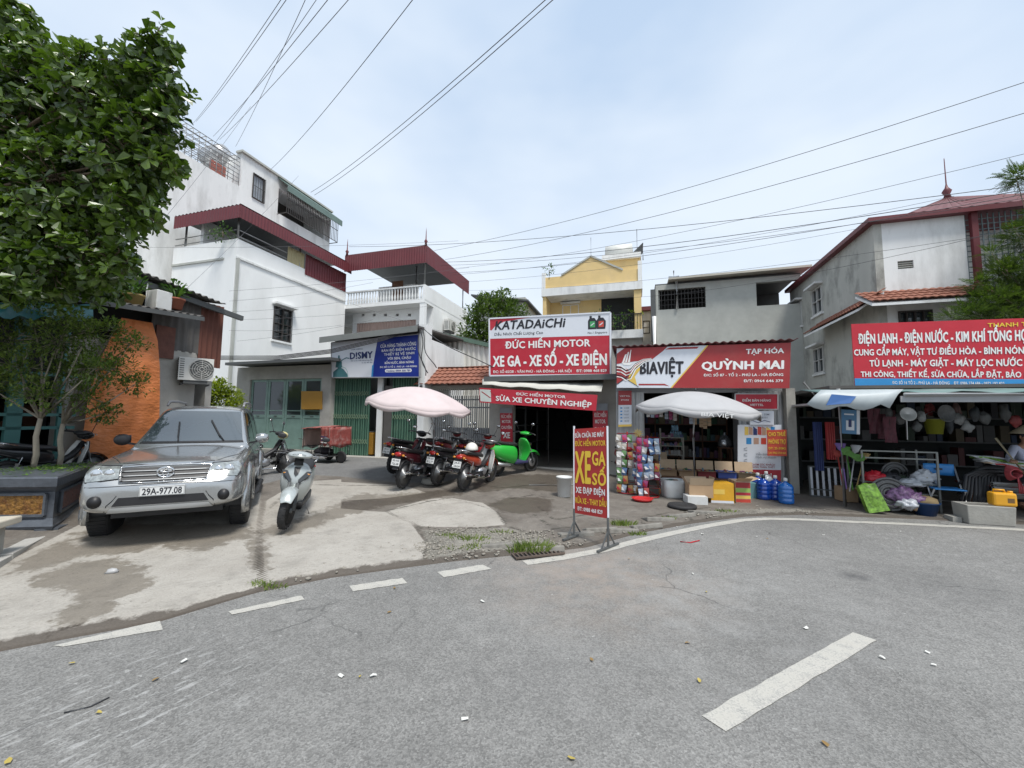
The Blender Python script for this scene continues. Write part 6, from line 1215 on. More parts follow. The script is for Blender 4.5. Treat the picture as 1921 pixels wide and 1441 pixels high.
def scooter(label, body, dark, loc, rz, lean=0.0, steer=0.0, txt=('29-X5', '218.07'), round_tail=False, cat='scooter', group=None):
    root = empty('motor_scooter', loc, (0, lean, rz), label, cat, group); P = lambda m, n, parent=None, **k: m.build(n, parent or root, **k)
    bike_wheel(root, -.60, .25, .10, ALLOY, disc=True); fw_ = bike_wheel(root, .62, .255, .095, DKGREY, disc=True); fw_.rotation_euler = (0, 0, steer)
    for s in (-1, 1): m = MB(DKGREY); m.tube([(s * .075, .62, .255), (s * .07, .56, .45), (s * .05, .50, .62)], [.022, .024, .022], n=8); P(m, 'fork')
    # front fender
    m = MB(body); rr = []
    for k in range(9):
        a = R(25) + R(115) * k / 8; w = .085 * math.sin(math.pi * (.18 + .7 * k / 8)) + .02; r_ = .30
        rr.append([Vector((x, .62 + r_ * math.cos(a), .255 + r_ * math.sin(a) + .03 - (abs(x) / .1) ** 2 * .05)) for x in (-w, -w * .7, -w * .3, 0, w * .3, w * .7, w)])
    m.loft(rr, closed=False, caps=False); P(m, 'front_fender', solid=.01, sub=1)
    # apron (front shield)
    rr = []
    for z, y, w, d in ((.26, .36, .10, .10), (.36, .40, .14, .10), (.50, .46, .19, .11), (.62, .47, .215, .12), (.74, .44, .21, .12), (.84, .38, .15, .10), (.90, .34, .07, .07)):
        rr.append([Vector((x, y - (abs(x) / w) ** 2 * d, z)) for x in [w * t / 4 for t in range(-4, 5)]] + [Vector((x, y - d - .05 + (abs(x) / w) ** 2 * .03, z)) for x in [w * t / 3 for t in range(3, -4, -1)]])
    m = MB(body); m.loft(rr); ap_ = P(m, 'apron', sub=1, weld=True)
    bt = BVHTree.FromPolygons([v.co for v in ap_.data.vertices], [tuple(p.vertices) for p in ap_.data.polygons])
    def AF(x, z, off):
        h = bt.ray_cast(Vector((x, 3, z)), Vector((0, -1, 0))); return (h[0] + Vector((0, off, 0))) if h[0] is not None else Vector((x, .36, z))
    for s in (-1, 1):
        m = MB(SIDEGL); q = ((.05, .57), (.165, .68), (.20, .775), (.13, .77), (.05, .66)); m.add([AF(s * a, b_, .004) for a, b_ in q] + [AF(s * .11, .69, .012)], [(i, (i + 1) % 5, 5) for i in range(5)], None, True); hl = P(m, 'headlight', ap_); m = MB(DKGREY); m.tube([AF(s * a, b_, .006) for a, b_ in q], .005, n=4, closed=True); P(m, 'seal', hl)
        m = MB(AMBER); m.ell(AF(s * .155, .735, .01), (.03, .008, .012), None, 8, 4); P(m, 'indicator', ap_)
    m = MB(dark); m.add([AF(a, b_, .006) for a, b_ in ((-.045, .83), (.045, .83), (.03, .74), (0, .70), (-.03, .74))], [(0, 1, 2, 3, 4)]); P(m, 'front_trim', ap_)
    # floor, body, seat
    m = MB(dark); m.bx(-.15, .15, -.12, .36, .26, .33); P(m, 'footboard', bevel=.02)
    rr = []
    for y, w, zb, zt in ((-.02, .13, .28, .62), (-.12, .165, .28, .72), (-.35, .18, .34, .74), (-.6, .17, .42, .76), (-.8, .13, .52, .76), (-.92, .06, .62, .74)):
        if round_tail: w *= 1.18; zb -= .03
        rr.append([Vector((x, y, z)) for x, z in ((0, zb), (w * .8, zb), (w * 1.0, zb * .5 + zt * .5), (w * .85, zt - .03), (w * .5, zt), (0, zt + .005), (-w * .5, zt), (-w * .85, zt - .03), (-w, zb * .5 + zt * .5), (-w * .8, zb))])
    m = MB(body); m.loft(rr); P(m, 'tail_fairing', sub=1, weld=True)
    rr = []
    for y, w, z in ((.02, .08, .73), (-.06, .125, .775), (-.3, .14, .775), (-.5, .14, .81), (-.72, .12, .835), (-.84, .07, .83)):
        rr.append([Vector((x, y, zz_)) for x, zz_ in ((0, z - .06), (w, z - .055), (w, z - .01), (w * .7, z + .02), (0, z + .026), (-w * .7, z + .02), (-w, z - .01), (-w, z - .055))])
    m = MB(M('black seat vinyl', (.02, .02, .021), .5, var=.2, bump=.2)); m.loft(rr); P(m, 'seat', sub=1, weld=True)
    m = MB(ALLOY); m.tube([(-.12, -.62, .82), (-.13, -.9, .86), (0, -.96, .865), (.13, -.9, .86), (.12, -.62, .82)], .013, n=6); P(m, 'grab_rail')
    m = MB(REDL); m.ell((0, -.93, .70), (.11, .03, .04), None, 12, 6); P(m, 'tail_light')
    m = MB(DKGREY); m.bx(-.14, -.06, -.66, -.2, .20, .36); P(m, 'engine', bevel=.03); m = MB(STEEL); m.tube([(.10, -.2, .24), (.13, -.4, .26), (.14, -.8, .32)], [.02, .05, .048], n=10); P(m, 'exhaust')
    m = MB(PLAST); m.beam((0, -.90, .62), (0, -.99, .40), .14, .012); P(m, 'plate_holder'); plate_part(root, (0, -.985, .50), txt, R(-16))
    # bar cowl
    rr = []
    for y, w, z0_, z1_ in ((.50, .06, .985, 1.01), (.44, .17, .955, 1.04), (.36, .21, .95, 1.07), (.28, .18, .96, 1.06), (.22, .08, .98, 1.03)):
        rr.append([Vector((x, y, z)) for x, z in ((0, z0_), (w * .7, z0_ + .008), (w, (z0_ + z1_) / 2), (w * .6, z1_ - .012), (0, z1_), (-w * .6, z1_ - .012), (-w, (z0_ + z1_) / 2), (-w * .7, z0_ + .008))])
    m = MB(body); m.loft(rr); cw = P(m, 'handlebar_cowl', sub=1, weld=True); m = MB(LENS); m.ell((0, .455, 1.005), (.10, .035, .03), None, 14, 6); P(m, 'front_lamp', cw)
    m = MB(PLAST); m.tube([(0, .38, .86), (0, .35, .98)], .06, n=10); m.tube([(-.36, .25, 1.02), (-.24, .30, 1.03), (-.12, .33, 1.02)], [.019, .019, .014], n=8); m.tube([(.36, .25, 1.02), (.24, .30, 1.03), (.12, .33, 1.02)], [.019, .019, .014], n=8); P(m, 'handlebar')
    for s in (-1, 1): m = MB(STEEL); m.tube([(s * .20, .36, 1.015), (s * .28, .36, 1.01), (s * .36, .31, .995)], .006, n=5); P(m, 'brake_lever')
    mirrors(root, .31, 1.03, .22, .20)
    m = MB(STEEL); m.tube([(-.09, -.25, .24), (-.22, -.22, .01)], .011, n=6); P(m, 'kickstand')
    return root
BSEAT = M('black seat vinyl', (.02, .02, .021), .5, var=.2, bump=.2)
def place(pr, pf, base=.61):
    """Middle point and heading from the ground points under the rear and front wheels."""
    d = Vector((pf.x - pr.x, pf.y - pr.y, 0)).normalized(); c = Vector((pr.x, pr.y, 0)) + d * base; c.z = gz(c.x, c.y) + .004; return c, math.atan2(-d.x, d.y)
c, h = place(G(587, 966), G(531, 1002)); 
pf = G(531, 1002); d = Vector((math.sin(R(19)), -math.cos(R(19)), 0)); c = pf - d * .62; c.z = gz(c.x, c.y) + .02
scooter('silver grey scooter facing the camera on the pale slab beside the silver car', M('silver grey scooter paint', (.42, .45, .44), .3, .35, var=.03, coat=.5), PLAST, c, math.atan2(-d.x, d.y), R(-7), R(-8), ('29-D2', '605.31')).scale = (.95,) * 3
c, h = place(G(935, 895), G(986, 884)); scooter('bright green scooter at the edge of the dark repair shop opening', M('bright green scooter paint', (.03, .42, .05), .25, var=.04, coat=.6), M('dark blue cloth', (.03, .03, .09), .7), c, h - .12, R(4), 0, ('29-M1', '447.90'), True)
REDB = M('red orange bike paint', (.36, .045, .02), .3, var=.05, coat=.4); MARB = M('dark maroon bike paint', (.08, .008, .014), .3, var=.1, coat=.4); BLKB = M('black bike paint', (.016, .016, .018), .3, var=.1, coat=.4); DRED = M('deep red bike paint', (.16, .012, .018), .35, var=.08, coat=.3); CRIM = M('crimson bike paint', (.30, .01, .015), .3, var=.05, coat=.4)
c, h = place(G(868, 923), G(914, 905)); mr = underbone('orange red motorbike with pale leg shield and white helmet, nearest of the row', REDB, BSEAT, c, h, R(5), ('29-P1', '136.54')); redc, redh = c.copy(), h
c, h = place(G(753, 921), G(806, 899)); underbone('black and maroon motorbike at the left end of the parked row', MARB, BSEAT, c, h, R(5), ('30-H3', '725.08'), shield=BLKB)
c, h = place(G(818, 914), G(866, 896)); underbone('black motorbike squeezed between the maroon and the orange red one', BLKB, BSEAT, c, h, R(5), ('29-S4', '812.77'), shield=PLAST)
c, h = place(G(736, 892), G(785, 878)); underbone('black motorbike standing behind the maroon one, beside the kiosk step', BLKB, BSEAT, c, h, R(6), ('29-L7', '350.19'), shield=DRED)
c, h = place(G(812, 888), G(858, 876)); underbone('deep red motorbike in the back of the row near the tiled gate', DRED, BSEAT, c, h + .25, R(5), ('29-T2', '904.43'), shield=PLAST)
c, h = place(G(866, 893), G(912, 881)); underbone('crimson motorbike standing behind the orange red one', CRIM, BSEAT, c, h + .1, R(5), ('29-U8', '551.26'), shield=CRIM)
c, h = place(G(455, 912), G(505, 906)); c += Vector((-.72, .5, 0)); underbone('black motorbike with cream yellow headlamp cowl half hidden behind the silver car', BLKB, BSEAT, c, h, R(5), ('29-N6', '274.15'), shield=BLKB, cowl=M('cream yellow bike paint', (.55, .48, .22), .4, var=.06), group=None)
c, h = place(G(1160, 897), G(1146, 884)); underbone('red motorbike by the pillar between the repair shop and the grocery', CRIM, BSEAT, c, h + .2, R(5), ('29-V3', '668.02'), shield=CRIM, group=None)
p = W(al + .95, onA(92, 850, al + .9)[0], 0); underbone('black motorbike in the shade of the left stall, behind the planter', BLKB, BSEAT, (p.x, p.y, gz(p.x, p.y)), -PHI + R(12), R(5), ('29-C9', '183.66'), group=None)
# helmet on the red bike's seat
hd = Vector((-math.sin(redh), math.cos(redh), 0)); pos = redc - hd * .42 + Vector((.07, 0, .79))
hm = empty('helmet', pos, redh, 'white open face helmet resting on the seat of the orange red motorbike', 'helmet'); m = MB(M('white helmet shell', (.70, .68, .62), .3, coat=.5)); m.ell((0, 0, .02), (.125, .14, .135), None, 16, 8, zmin=-.15); m.build('shell', hm, solid=.012); m = MB(PLAST); m.tube([(.125 * math.cos(t * math.pi / 10), .14 * math.sin(t * math.pi / 10), .0) for t in range(20)], .008, n=5, closed=True); m.build('rim', hm); m = MB(PLAST); m.tube([(.12, 0, 0), (.06, .03, -.03), (-.06, .03, -.03), (-.12, 0, 0)], .006, n=4); m.build('strap', hm)

# ---------------------------------------------------------------- cargo cart with cloth canopy
pl, pr_ = G(578, 872), G(650, 868)
c = (G(608, 872) + G(612, 862)) / 2
T0 = empty('cargo_cart', (c.x, c.y, gz(c.x, c.y)), -PHI + R(-6), 'three wheeled cargo cart with red printed canopy in front of the green gates', 'cart'); T0.scale = (.76, .76, .68)
m = MB(DKGREY); L2, W2 = .62, .42
for z in (.28, .62): m.tube([(-L2, -W2, z), (L2, -W2, z), (L2, W2, z), (-L2, W2, z)], .018, n=6, closed=True)
for x in (-L2, -L2 / 3, L2 / 3, L2):
    for y in (-W2, W2): m.tube([(x, y, .28), (x, y, .62)], .012, n=6)
m.bx(-L2, L2, -W2, W2, .26, .275, M('cart floor', (.06, .05, .045), .8)); m.build('frame', T0)
for x, y in ((-.35, -W2 - .05), (-.35, W2 + .05), (.72, 0)):
    e_ = empty('wheel', (x, y, .23)); e_.parent = T0; m = MB(RUBBER); m.lathe([(.17, -.025), (.22, -.03), (.235, 0), (.22, .03), (.17, .025)], None, 22, (0, 0, 0), Matrix.Rotation(R(90), 3, 'X')); m.build('tyre', e_); m = MB(ALLOY); m.lathe([(.17, -.02), (.17, .02)], None, 20, (0, 0, 0), Matrix.Rotation(R(90), 3, 'X'))
    for k in range(8): a = k * math.pi / 4; m.tube([(0, 0, 0), (.17 * math.cos(a), 0, .17 * math.sin(a))], .005, n=4)
    m.build('rim', e_)
for x, z in ((-L2, 1.30), (L2, 1.38)):
    for y in (-W2, W2): m = MB(DKGREY); m.tube([(x, y, .62), (x, y, z)], .012, n=6); m.build('canopy_pole', T0)
CAN = M('red printed canopy cloth', (.25, .055, .045), .7, var=.3, scale=5, dirt=(.55, .42, .38), dirt_amt=.6, dirt_scale=4); CANP = M('faded pink canopy cloth', (.42, .30, .26), .8, var=.1)
P = []
for i in range(9):
    u = i / 8; P.append([(-L2 - .06 + (2 * L2 + .12) * u, -W2 - .08 + (2 * W2 + .16) * v, 1.31 + .08 * u + .05 * math.sin(math.pi * v) - .02 * math.sin(u * 15)) for v in [k / 6 for k in range(7)]])
m = MB(CAN); m.grid(P); cn = m.build('canopy', T0, solid=.01)
def cloth(xa, xb, ya, yb, z0_, z1_, mm, nm):
    P = []
    for j in range(7): P.append([(xa + (xb - xa) * i / 10 + .015 * math.sin(i * 2.1), ya + (yb - ya) * i / 10 + .02 * math.sin(i * 1.7 + j * .5) * (1 - j / 8), z1_ + (z0_ - z1_) * j / 6 + (.05 * math.sin(i * .9) if j == 6 else 0)) for i in range(11)])
    m = MB(mm); m.grid(P); return m.build(nm, cn, solid=.006)
cloth(L2 + .05, L2 + .05, -W2 - .07, W2 + .07, .62, 1.39, CAN, 'side_curtain'); cloth(L2 * .42, L2 + .05, -W2 - .08, -W2 - .08, .70, 1.38, CAN, 'side_curtain'); cloth(-L2 - .05, -L2 - .05, -W2, W2, .55, 1.31, CANP, 'side_curtain')
m = MB(LTXT)
for k in range(4): m.poly([(L2 * .52, -W2 - .105, .80 + .07 * k), (L2 * .95, -W2 - .105, .78 + .07 * k), (L2 * .95, -W2 - .105, .82 + .07 * k), (L2 * .52, -W2 - .105, .835 + .07 * k)], (LTXT, NAVYT)[k % 2])
m.build('print', cn)
m = MB(PLAST); m.ell((-.1, 0, .42), (.38, .3, .16), M('dark sacks', (.03, .028, .035), .8, var=.3), 12, 6, jit=.06); m.build('load', T0)
m = MB(DKGREY); m.tube([(-L2, -.2, .62), (-L2 - .35, -.2, .88), (-L2 - .4, -.3, .9)], .014, n=6); m.build('handle', T0)
# ================================================================ umbrellas
def umbrella(name, base, top, rad, drop, cloth_m, label, tilt=(0, 0), ribs=8, val=.14, lift=0.0, print_txt=None, rz=0.0):
    root = empty(name, base, 0, label, 'umbrella'); h = top.z - base.z; off = Vector((top.x - base.x, top.y - base.y, 0))
    m = MB(GALV); m.tube([(0, 0, 0), (0, 0, h * .55)], .022, n=10); m.build('pole', root); m = MB(GALV); m.tube([(0, 0, h * .53), off * .0 + Vector((0, 0, h * .6)), off + Vector((0, 0, h - .03))], .016, n=8); m.build('pole', root)
    m = MB(CONCB); m.lathe([(.22, 0), (.24, .03), (.22, .10), (.05, .12), (.05, .2)], None, 18); m.build('base', root)
    Rm = Matrix.Rotation(tilt[0], 4, 'X') @ Matrix.Rotation(tilt[1], 4, 'Y'); Rm = Matrix.Translation(off + Vector((0, 0, h))) @ Rm @ Matrix.Rotation(rz, 4, 'Z'); n = ribs * 6; rings = []
    def pt(r, a):
        k = (a / (2 * math.pi) * ribs) % 1; s_ = math.sin(math.pi * k); rr = r * (1 - .035 * s_ * r / rad); t = r / rad; z = -drop * (t ** 1.9) - .05 * s_ * t * t * (drop / .4); return Rm @ Vector((rr * math.cos(a), rr * math.sin(a), z))
    for i in range(11):
        r = rad * max(.02, i / 10); rings.append([pt(r, 2 * math.pi * j / n) for j in range(n)])
    m = MB(cloth_m); m.loft(rings, caps=False); ca = m.build('canopy', root, solid=.006)
    P = [rings[-1] + [rings[-1][0]], [p + Rm.to_3x3() @ Vector((0, 0, -val * (.55 + .45 * math.sin(math.pi * ((j / n * ribs) % 1))))) * 1.0 + (Rm.to_3x3() @ Vector((math.cos(2 * math.pi * j / n), math.sin(2 * math.pi * j / n), 0))) * (.015 * math.sin(j * 1.3)) for j, p in enumerate(rings[-1])]]
    P[1] = P[1] + [P[1][0]]; m = MB(cloth_m); m.grid(P); m.build('valance', ca, solid=.004)
    for k in range(ribs):
        a = 2 * math.pi * k / ribs; m = MB(GALV); m.tube([pt(rad * t / 6, a) - Vector((0, 0, .014)) for t in range(7)], .006, n=5); rb = m.build('rib', root); m = MB(GALV); m.tube([off + Vector((0, 0, h - drop * 1.1 - .12)), pt(rad * .5, a) - Vector((0, 0, .016))], .005, n=4); m.build('strut', rb)
    m = MB(PLAST); m.lathe([(.03, 0), (.035, .03), (.01, .07), (.001, .08)], None, 10, off + Vector((0, 0, h))); m.build('finial', root)
    if print_txt:
        # lettering follows the front of the valance
        a0_ = math.atan2(-FW.y, -.05); vs, fs = text2d(print_txt, .009); xs = [v[0] for v in vs]; w_ = max(xs) - min(xs); out = []
        for x, y in vs:
            a = R(-96) + (x - (min(xs) + max(xs)) / 2) / w_ * .46; p = Rm @ Vector((rad * .975 * math.cos(a) * 1.04, rad * .975 * math.sin(a) * 1.04, -drop - .055 + (y / .73 - 1) * .07)); out.append(p)
        m = MB(LTXT); m.add(out, fs); m.build('lettering', ca)
    return root
PINKC = M('faded pink umbrella cloth', (.54, .455, .45), .75, var=.07, scale=4, dirt=(.50, .44, .42), dirt_amt=.35, dirt_scale=3, trans=0.0)
GREYC = M('grey umbrella cloth', (.38, .38, .385), .7, var=.06, scale=3)
by = 8.7
tp = onY(790, 727, by); bs = onY(812, 880, by + .1); bs.z = gz(bs.x, bs.y)
umbrella('beach_umbrella', bs, tp, 1.12, .36, PINKC, 'faded pink beach umbrella tilted over the row of motorbikes', (R(5), R(7)), 8, .10)
by = 8.6
tp = onY(1305, 735, by); bs = onY(1303, 895, by); bs.z = gz(bs.x, bs.y)
umbrella('beach_umbrella', bs, tp, 1.24, .36, GREYC, 'grey beach umbrella shading the cardboard boxes of the grocery', (R(3), R(3)), 8, .13, print_txt='BIA VIỆT')

# ================================================================ left foreground: raised pavement, kerb, planter, bench
kl = [(-330, 1250), (-150, 1144), (0, 1062), (70, 1024), (148, 985), (215, 950), (270, 925)]
K = [onZ(x, y, .03) for x, y in kl]
mb = MB(M('grey pavement tiles', (.22, .22, .21), .85, var=.2, scale=5, bump=.3, dirt=(.12, .11, .10), dirt_amt=.5))
pv = [Vector((p.x, p.y, -.02)) for p in K] + [Vector((K[-1].x - 6, K[-1].y + .5, -.02)), Vector((K[0].x - 6, K[0].y, -.02))]; mb.prism(pv, (0, 0, .135)); solo(mb, 'pavement', 'narrow raised pavement of grey tiles along the left stalls', 'pavement', kind='structure')
KERB = M('pale kerb stone', (.38, .37, .345), .85, var=.15, scale=4, bump=.2, dirt=(.2, .19, .17), dirt_amt=.5); stones = []
for i in range(len(K) - 1):
    L_ = (K[i + 1] - K[i]).length; n_ = max(1, round(L_ / .55))
    for j in range(n_): stones.append((K[i].lerp(K[i + 1], j / n_), K[i].lerp(K[i + 1], (j + 1) / n_)))
for i, (p, q) in enumerate(stones):
    d = q - p; m = MB(KERB); l_ = d.length - .02; m.box((0, 0, .07), (l_, .16, .14)); m.box((0, -.055, .135), (l_ * .995, .05, .012))
    o = m.build('kerb_stone', loc=((p.x + q.x) / 2, (p.y + q.y) / 2, -.005 + rnd.uniform(-.006, .006)), rot=(rnd.uniform(-.02, .02), rnd.uniform(-.01, .01), math.atan2(d.y, d.x) + rnd.uniform(-.015, .015)), bevel=.012)
    tag(o, 'pale kerb stone in the row edging the left pavement', 'kerb stone', 'kerb stones along the left pavement')
# planter
zt = .115; f0, f1, f2 = onZ(-150, 1006, zt), onZ(96, 1000, zt), onZ(152, 960, zt)
back = (NB * 1.0 + FA * -.35).normalized(); f3 = f2 + back * .45; f4 = f0 + back * 1.3; c = (f0 + f1 + f2 + f3 + f4) / 5; c.z = zt
base = [Vector((p.x - c.x, p.y - c.y, 0)) for p in (f0, f1, f2, f3, f4)]
root = empty('planter', c, 0, 'long black and gold ornamental planter with two thin trees, on the left pavement', 'planter')
STONE = M('dark glazed planter stone', (.075, .085, .10), .4, var=.3, scale=9, bump=.2, dirt=(.12, .13, .15), dirt_amt=.4, dirt_scale=6); GOLD = M('gold relief panel', (.26, .13, .03), .45, .35, var=.8, scale=24, bump=1.0, bscale=26, dirt=(.09, .02, .015), dirt_amt=.9, dirt_scale=9); MOS = M('red mosaic panel', (.20, .10, .085), .5, var=.8, scale=40, bump=.6, bscale=40, dirt=(.10, .11, .11), dirt_amt=.9, dirt_scale=22)
def ringp(s_, z): return [Vector((p.x * s_, p.y * s_, z)) for p in base]
def offp(d, z):
    n = len(base); out = []; cen = sum(base, Vector()) / n
    for p in base: v = (p - cen); out.append(Vector((p.x + v.normalized().x * d, p.y + v.normalized().y * d, z)))
    return out
m = MB(STONE); m.loft([offp(.10, .06), offp(.12, .10), offp(.04, .16), offp(.0, .18), offp(0, .50), offp(.07, .55), offp(.12, .58), offp(.13, .68), offp(.10, .70)], smooth=False); m.build('basin', root)
for i in range(5):
    p = base[i]; q = base[(i + 1) % 5]; m = MB(STONE); m.box(p * .97 + Vector((0, 0, .035)), (.22, .2, .07), None, Matrix.Rotation(.4 * i, 3, 'Z')); m.build('foot', root)
def panel(p, q, u0, u1, z0_, z1_, mm):
    d = q - p; n = Vector((d.y, -d.x, 0)).normalized(); m = MB(mm); a, b_ = p.lerp(q, u0), p.lerp(q, u1); P = [[a.lerp(b_, i / 20) + n * (.012 + .012 * mnoise.noise(Vector((i * .9, j * 1.1, u0 * 9)))) + Vector((0, 0, z0_ + (z1_ - z0_) * j / 6)) for i in range(21)] for j in range(7)]; m.grid(P); m.build('relief_panel', root)
    m = MB(STONE); cs = [a + n * .02 + Vector((0, 0, z0_)), b_ + n * .02 + Vector((0, 0, z0_)), b_ + n * .02 + Vector((0, 0, z1_)), a + n * .02 + Vector((0, 0, z1_))]
    for k in range(4): m.beam(cs[k], cs[(k + 1) % 4], .03, .03)
    m.build('panel_frame', root)
panel(base[0], base[1], .08, .94, .22, .48, GOLD); panel(base[1], base[2], .12, .88, .22, .48, MOS)
m = MB(M('planter soil', (.05, .045, .03), .95, var=.3, bump=.5)); m.poly(offp(-.02, .665)); m.build('soil', root)
m = MB(leaf_mat('ground cover leaves', (.04, .10, .02), (.16, .26, .05))); 
cenb = sum(base, Vector()) / 5
for _ in range(1500):
    ws_ = [rnd.random() ** 2 for _ in range(5)]; s_ = sum(ws_); p = sum((b * w for b, w in zip(base, ws_)), Vector()) / s_; p = cenb + (p - cenb) * 1.12; a = rnd.uniform(0, 6.28); l_ = rnd.uniform(.02, .045); z = .67 + rnd.uniform(0, .05); d = Vector((math.cos(a), math.sin(a), rnd.uniform(-.2, .6))) * l_; n = Vector((-math.sin(a), math.cos(a), 0)) * l_ * .45
    b0 = Vector((p.x, p.y, z)); m.add([b0, b0 + d * .5 + n, b0 + d, b0 + d * .5 - n], [(0, 1, 2, 3)])
gc = m.build('ground_cover', root); gc['kind'] = 'stuff'
PLANTER_C = c.copy()
# bench end
p = onZ(-40, 1052, .115); root = empty('bench', p, R(20), 'end of a pale stone bench at the left frame edge', 'bench'); m = MB(M('cream stone', (.50, .46, .38), .6, var=.1, dirt=(.36, .28, .2), dirt_amt=.5)); m.box((-.45, 0, .36), (1.3, .34, .075)); m.build('seat', root, bevel=.015)
for x in (.05, -.9): m = MB(CONCB); m.box((x, 0, .16), (.10, .26, .33)); m.build('leg', root, bevel=.01)

# ================================================================ goods in front of the grocery
CARD = M('cardboard', (.40, .27, .16), .8, var=.1, scale=5, dirt=(.28, .19, .12), dirt_amt=.4); CARD2 = M('pale cardboard', (.48, .36, .24), .8, var=.1, scale=5)
WPLA = M('white plastic', (.62, .63, .62), .45, var=.06, dirt=(.4, .38, .34), dirt_amt=.4, dirt_scale=5); YEL = M('yellow printed card', (.62, .33, .02), .5, var=.12, scale=6); BLP = M('blue bottle plastic', (.008, .06, .36), .12, var=.1, spec=.8, coat=.4); BLP2 = M('light blue bottle plastic', (.015, .14, .48), .12, var=.1, spec=.8, coat=.4)
def mpp(p): return math.hypot(p.x * 0, p.y) / FPX * 1.0     # metres per photo pixel at a point
def carton(px0, px1, py0, py1, depth, mm, label, flap=None, open_=True, rz=0.0, cat='box', group=None, prints=None, z=None):
    p = G((px0 + px1) / 2, py1); k = p.y / FPX; w = (px1 - px0) * k * .97; h = (py1 - py0) * k * .98; p = p + Vector((0, depth / 2, 0)); 
    if z is not None: p.z = z
    root = empty('carton', p, -PHI * .5 + rz, label, cat, group); m = MB(mm); t = .006
    m.bx(-w / 2, w / 2, -depth / 2, -depth / 2 + t, 0, h); m.bx(-w / 2, w / 2, depth / 2 - t, depth / 2, 0, h); m.bx(-w / 2, -w / 2 + t, -depth / 2 + t, depth / 2 - t, 0, h); m.bx(w / 2 - t, w / 2, -depth / 2 + t, depth / 2 - t, 0, h); m.bx(-w / 2 + t, w / 2 - t, -depth / 2 + t, depth / 2 - t, 0, t)
    if not open_: m.bx(-w / 2, w / 2, -depth / 2, depth / 2, h, h + t)
    m.build('carcass', root)
    if open_:
        for sx, sy, ang in flap or ((0, 1, 60), (1, 0, -20), (-1, 0, 35), (0, -1, -30)):
            m = MB(CARD2 if mm is not WPLA else mm); fl = (depth if sx else depth) * .48; a = R(ang); o_ = Vector((sx * w / 2, sy * depth / 2, h)); u = Vector((abs(sy), abs(sx), 0)) * ((w if sy else depth) / 2 * .97); v = Vector((sx * math.cos(a), sy * math.cos(a), math.sin(a))) * fl; m.prism([o_ - u, o_ + u, o_ + u + v, o_ - u + v], Vector((sx, sy, 0)) * .004 + Vector((0, 0, .002))); m.build('flap', root)
    for u0, u1, v0, v1, pm in prints or ():
        m = MB(pm); y_ = -depth / 2 - .002; m.poly([(-w / 2 + w * u0, y_, h * v0), (-w / 2 + w * u1, y_, h * v0), (-w / 2 + w * u1, y_, h * v1), (-w / 2 + w * u0, y_, h * v1)]); m.build('print', root)
    return root
# low display table behind
p = G(1330, 925); k = p.y / FPX; zt_ = p.z + .30
p2 = onZ(1335, 897, zt_); root = empty('display_table', (p2.x, p2.y + .35, gz(p2.x, p2.y)), -PHI, 'low wooden display table under the row of open boxes', 'table'); hh = zt_ - gz(p2.x, p2.y)
m = MB(WOODB); m.box((0, 0, hh - .015), (2.1, .75, .03)); m.build('tabletop', root)
for x in (-1.0, 1.0):
    for y in (-.33, .33): m = MB(WOODB); m.bx(x - .02, x + .02, y - .02, y + .02, 0, hh - .03); m.build('leg', root)
ROWL = ('open box of snacks, first from the left in the row under the grey umbrella', 'open box second from the left in the row under the grey umbrella', 'open box in the middle of the row under the grey umbrella', 'open box with blue front in the row under the grey umbrella', 'open box at the right end of the row under the grey umbrella')
for i in range(5):
    o_ = Vector((-.78 + .40 * i, -.12, 0)); rr_ = Matrix.Rotation(-PHI, 3, 'Z'); q = Vector((p2.x, p2.y + .35, 0)) + rr_ @ o_; r0 = empty('carton', (q.x, q.y, zt_ + .002), -PHI + rnd.uniform(-.06, .06), ROWL[i], 'box', 'row of open snack boxes'); m = MB((CARD, CARD, M('dark red card', (.22, .03, .03), .6), M('blue card', (.06, .10, .35), .6), CARD)[i]); t = .006; w, d_, h = .36, .40, .13
    m.bx(-w / 2, w / 2, -d_ / 2, -d_ / 2 + t, 0, h); m.bx(-w / 2, w / 2, d_ / 2 - t, d_ / 2, 0, h); m.bx(-w / 2, -w / 2 + t, -d_ / 2, d_ / 2, 0, h); m.bx(w / 2 - t, w / 2, -d_ / 2, d_ / 2, 0, h); m.bx(-w / 2, w / 2, -d_ / 2, d_ / 2, 0, t); m.build('carcass', r0)
    m = MB(CARD2); m.prism([(-w / 2, d_ / 2, h), (w / 2, d_ / 2, h), (w / 2, d_ / 2 + .04, h + .20), (-w / 2, d_ / 2 + .04, h + .20)], (0, .005, 0)); m.build('flap', r0); m = MB(CARD2); m.prism([(-w / 2, -d_ / 2, h), (w / 2, -d_ / 2, h), (w / 2, -d_ / 2 - .12, h + .02), (-w / 2, -d_ / 2 - .12, h + .02)], (0, 0, .005)); m.build('flap', r0)
    m = MB(pk[0])
    for _ in range(14): m.box((rnd.uniform(-.13, .13), rnd.uniform(-.15, .15), rnd.uniform(.05, .12)), (.10, .07, .03), rnd.choice(pk), Matrix.Rotation(rnd.uniform(0, 3), 3, Vector((rnd.random(), rnd.random(), 1)).normalized()))
    m.build('packets', r0)['kind'] = 'stuff'
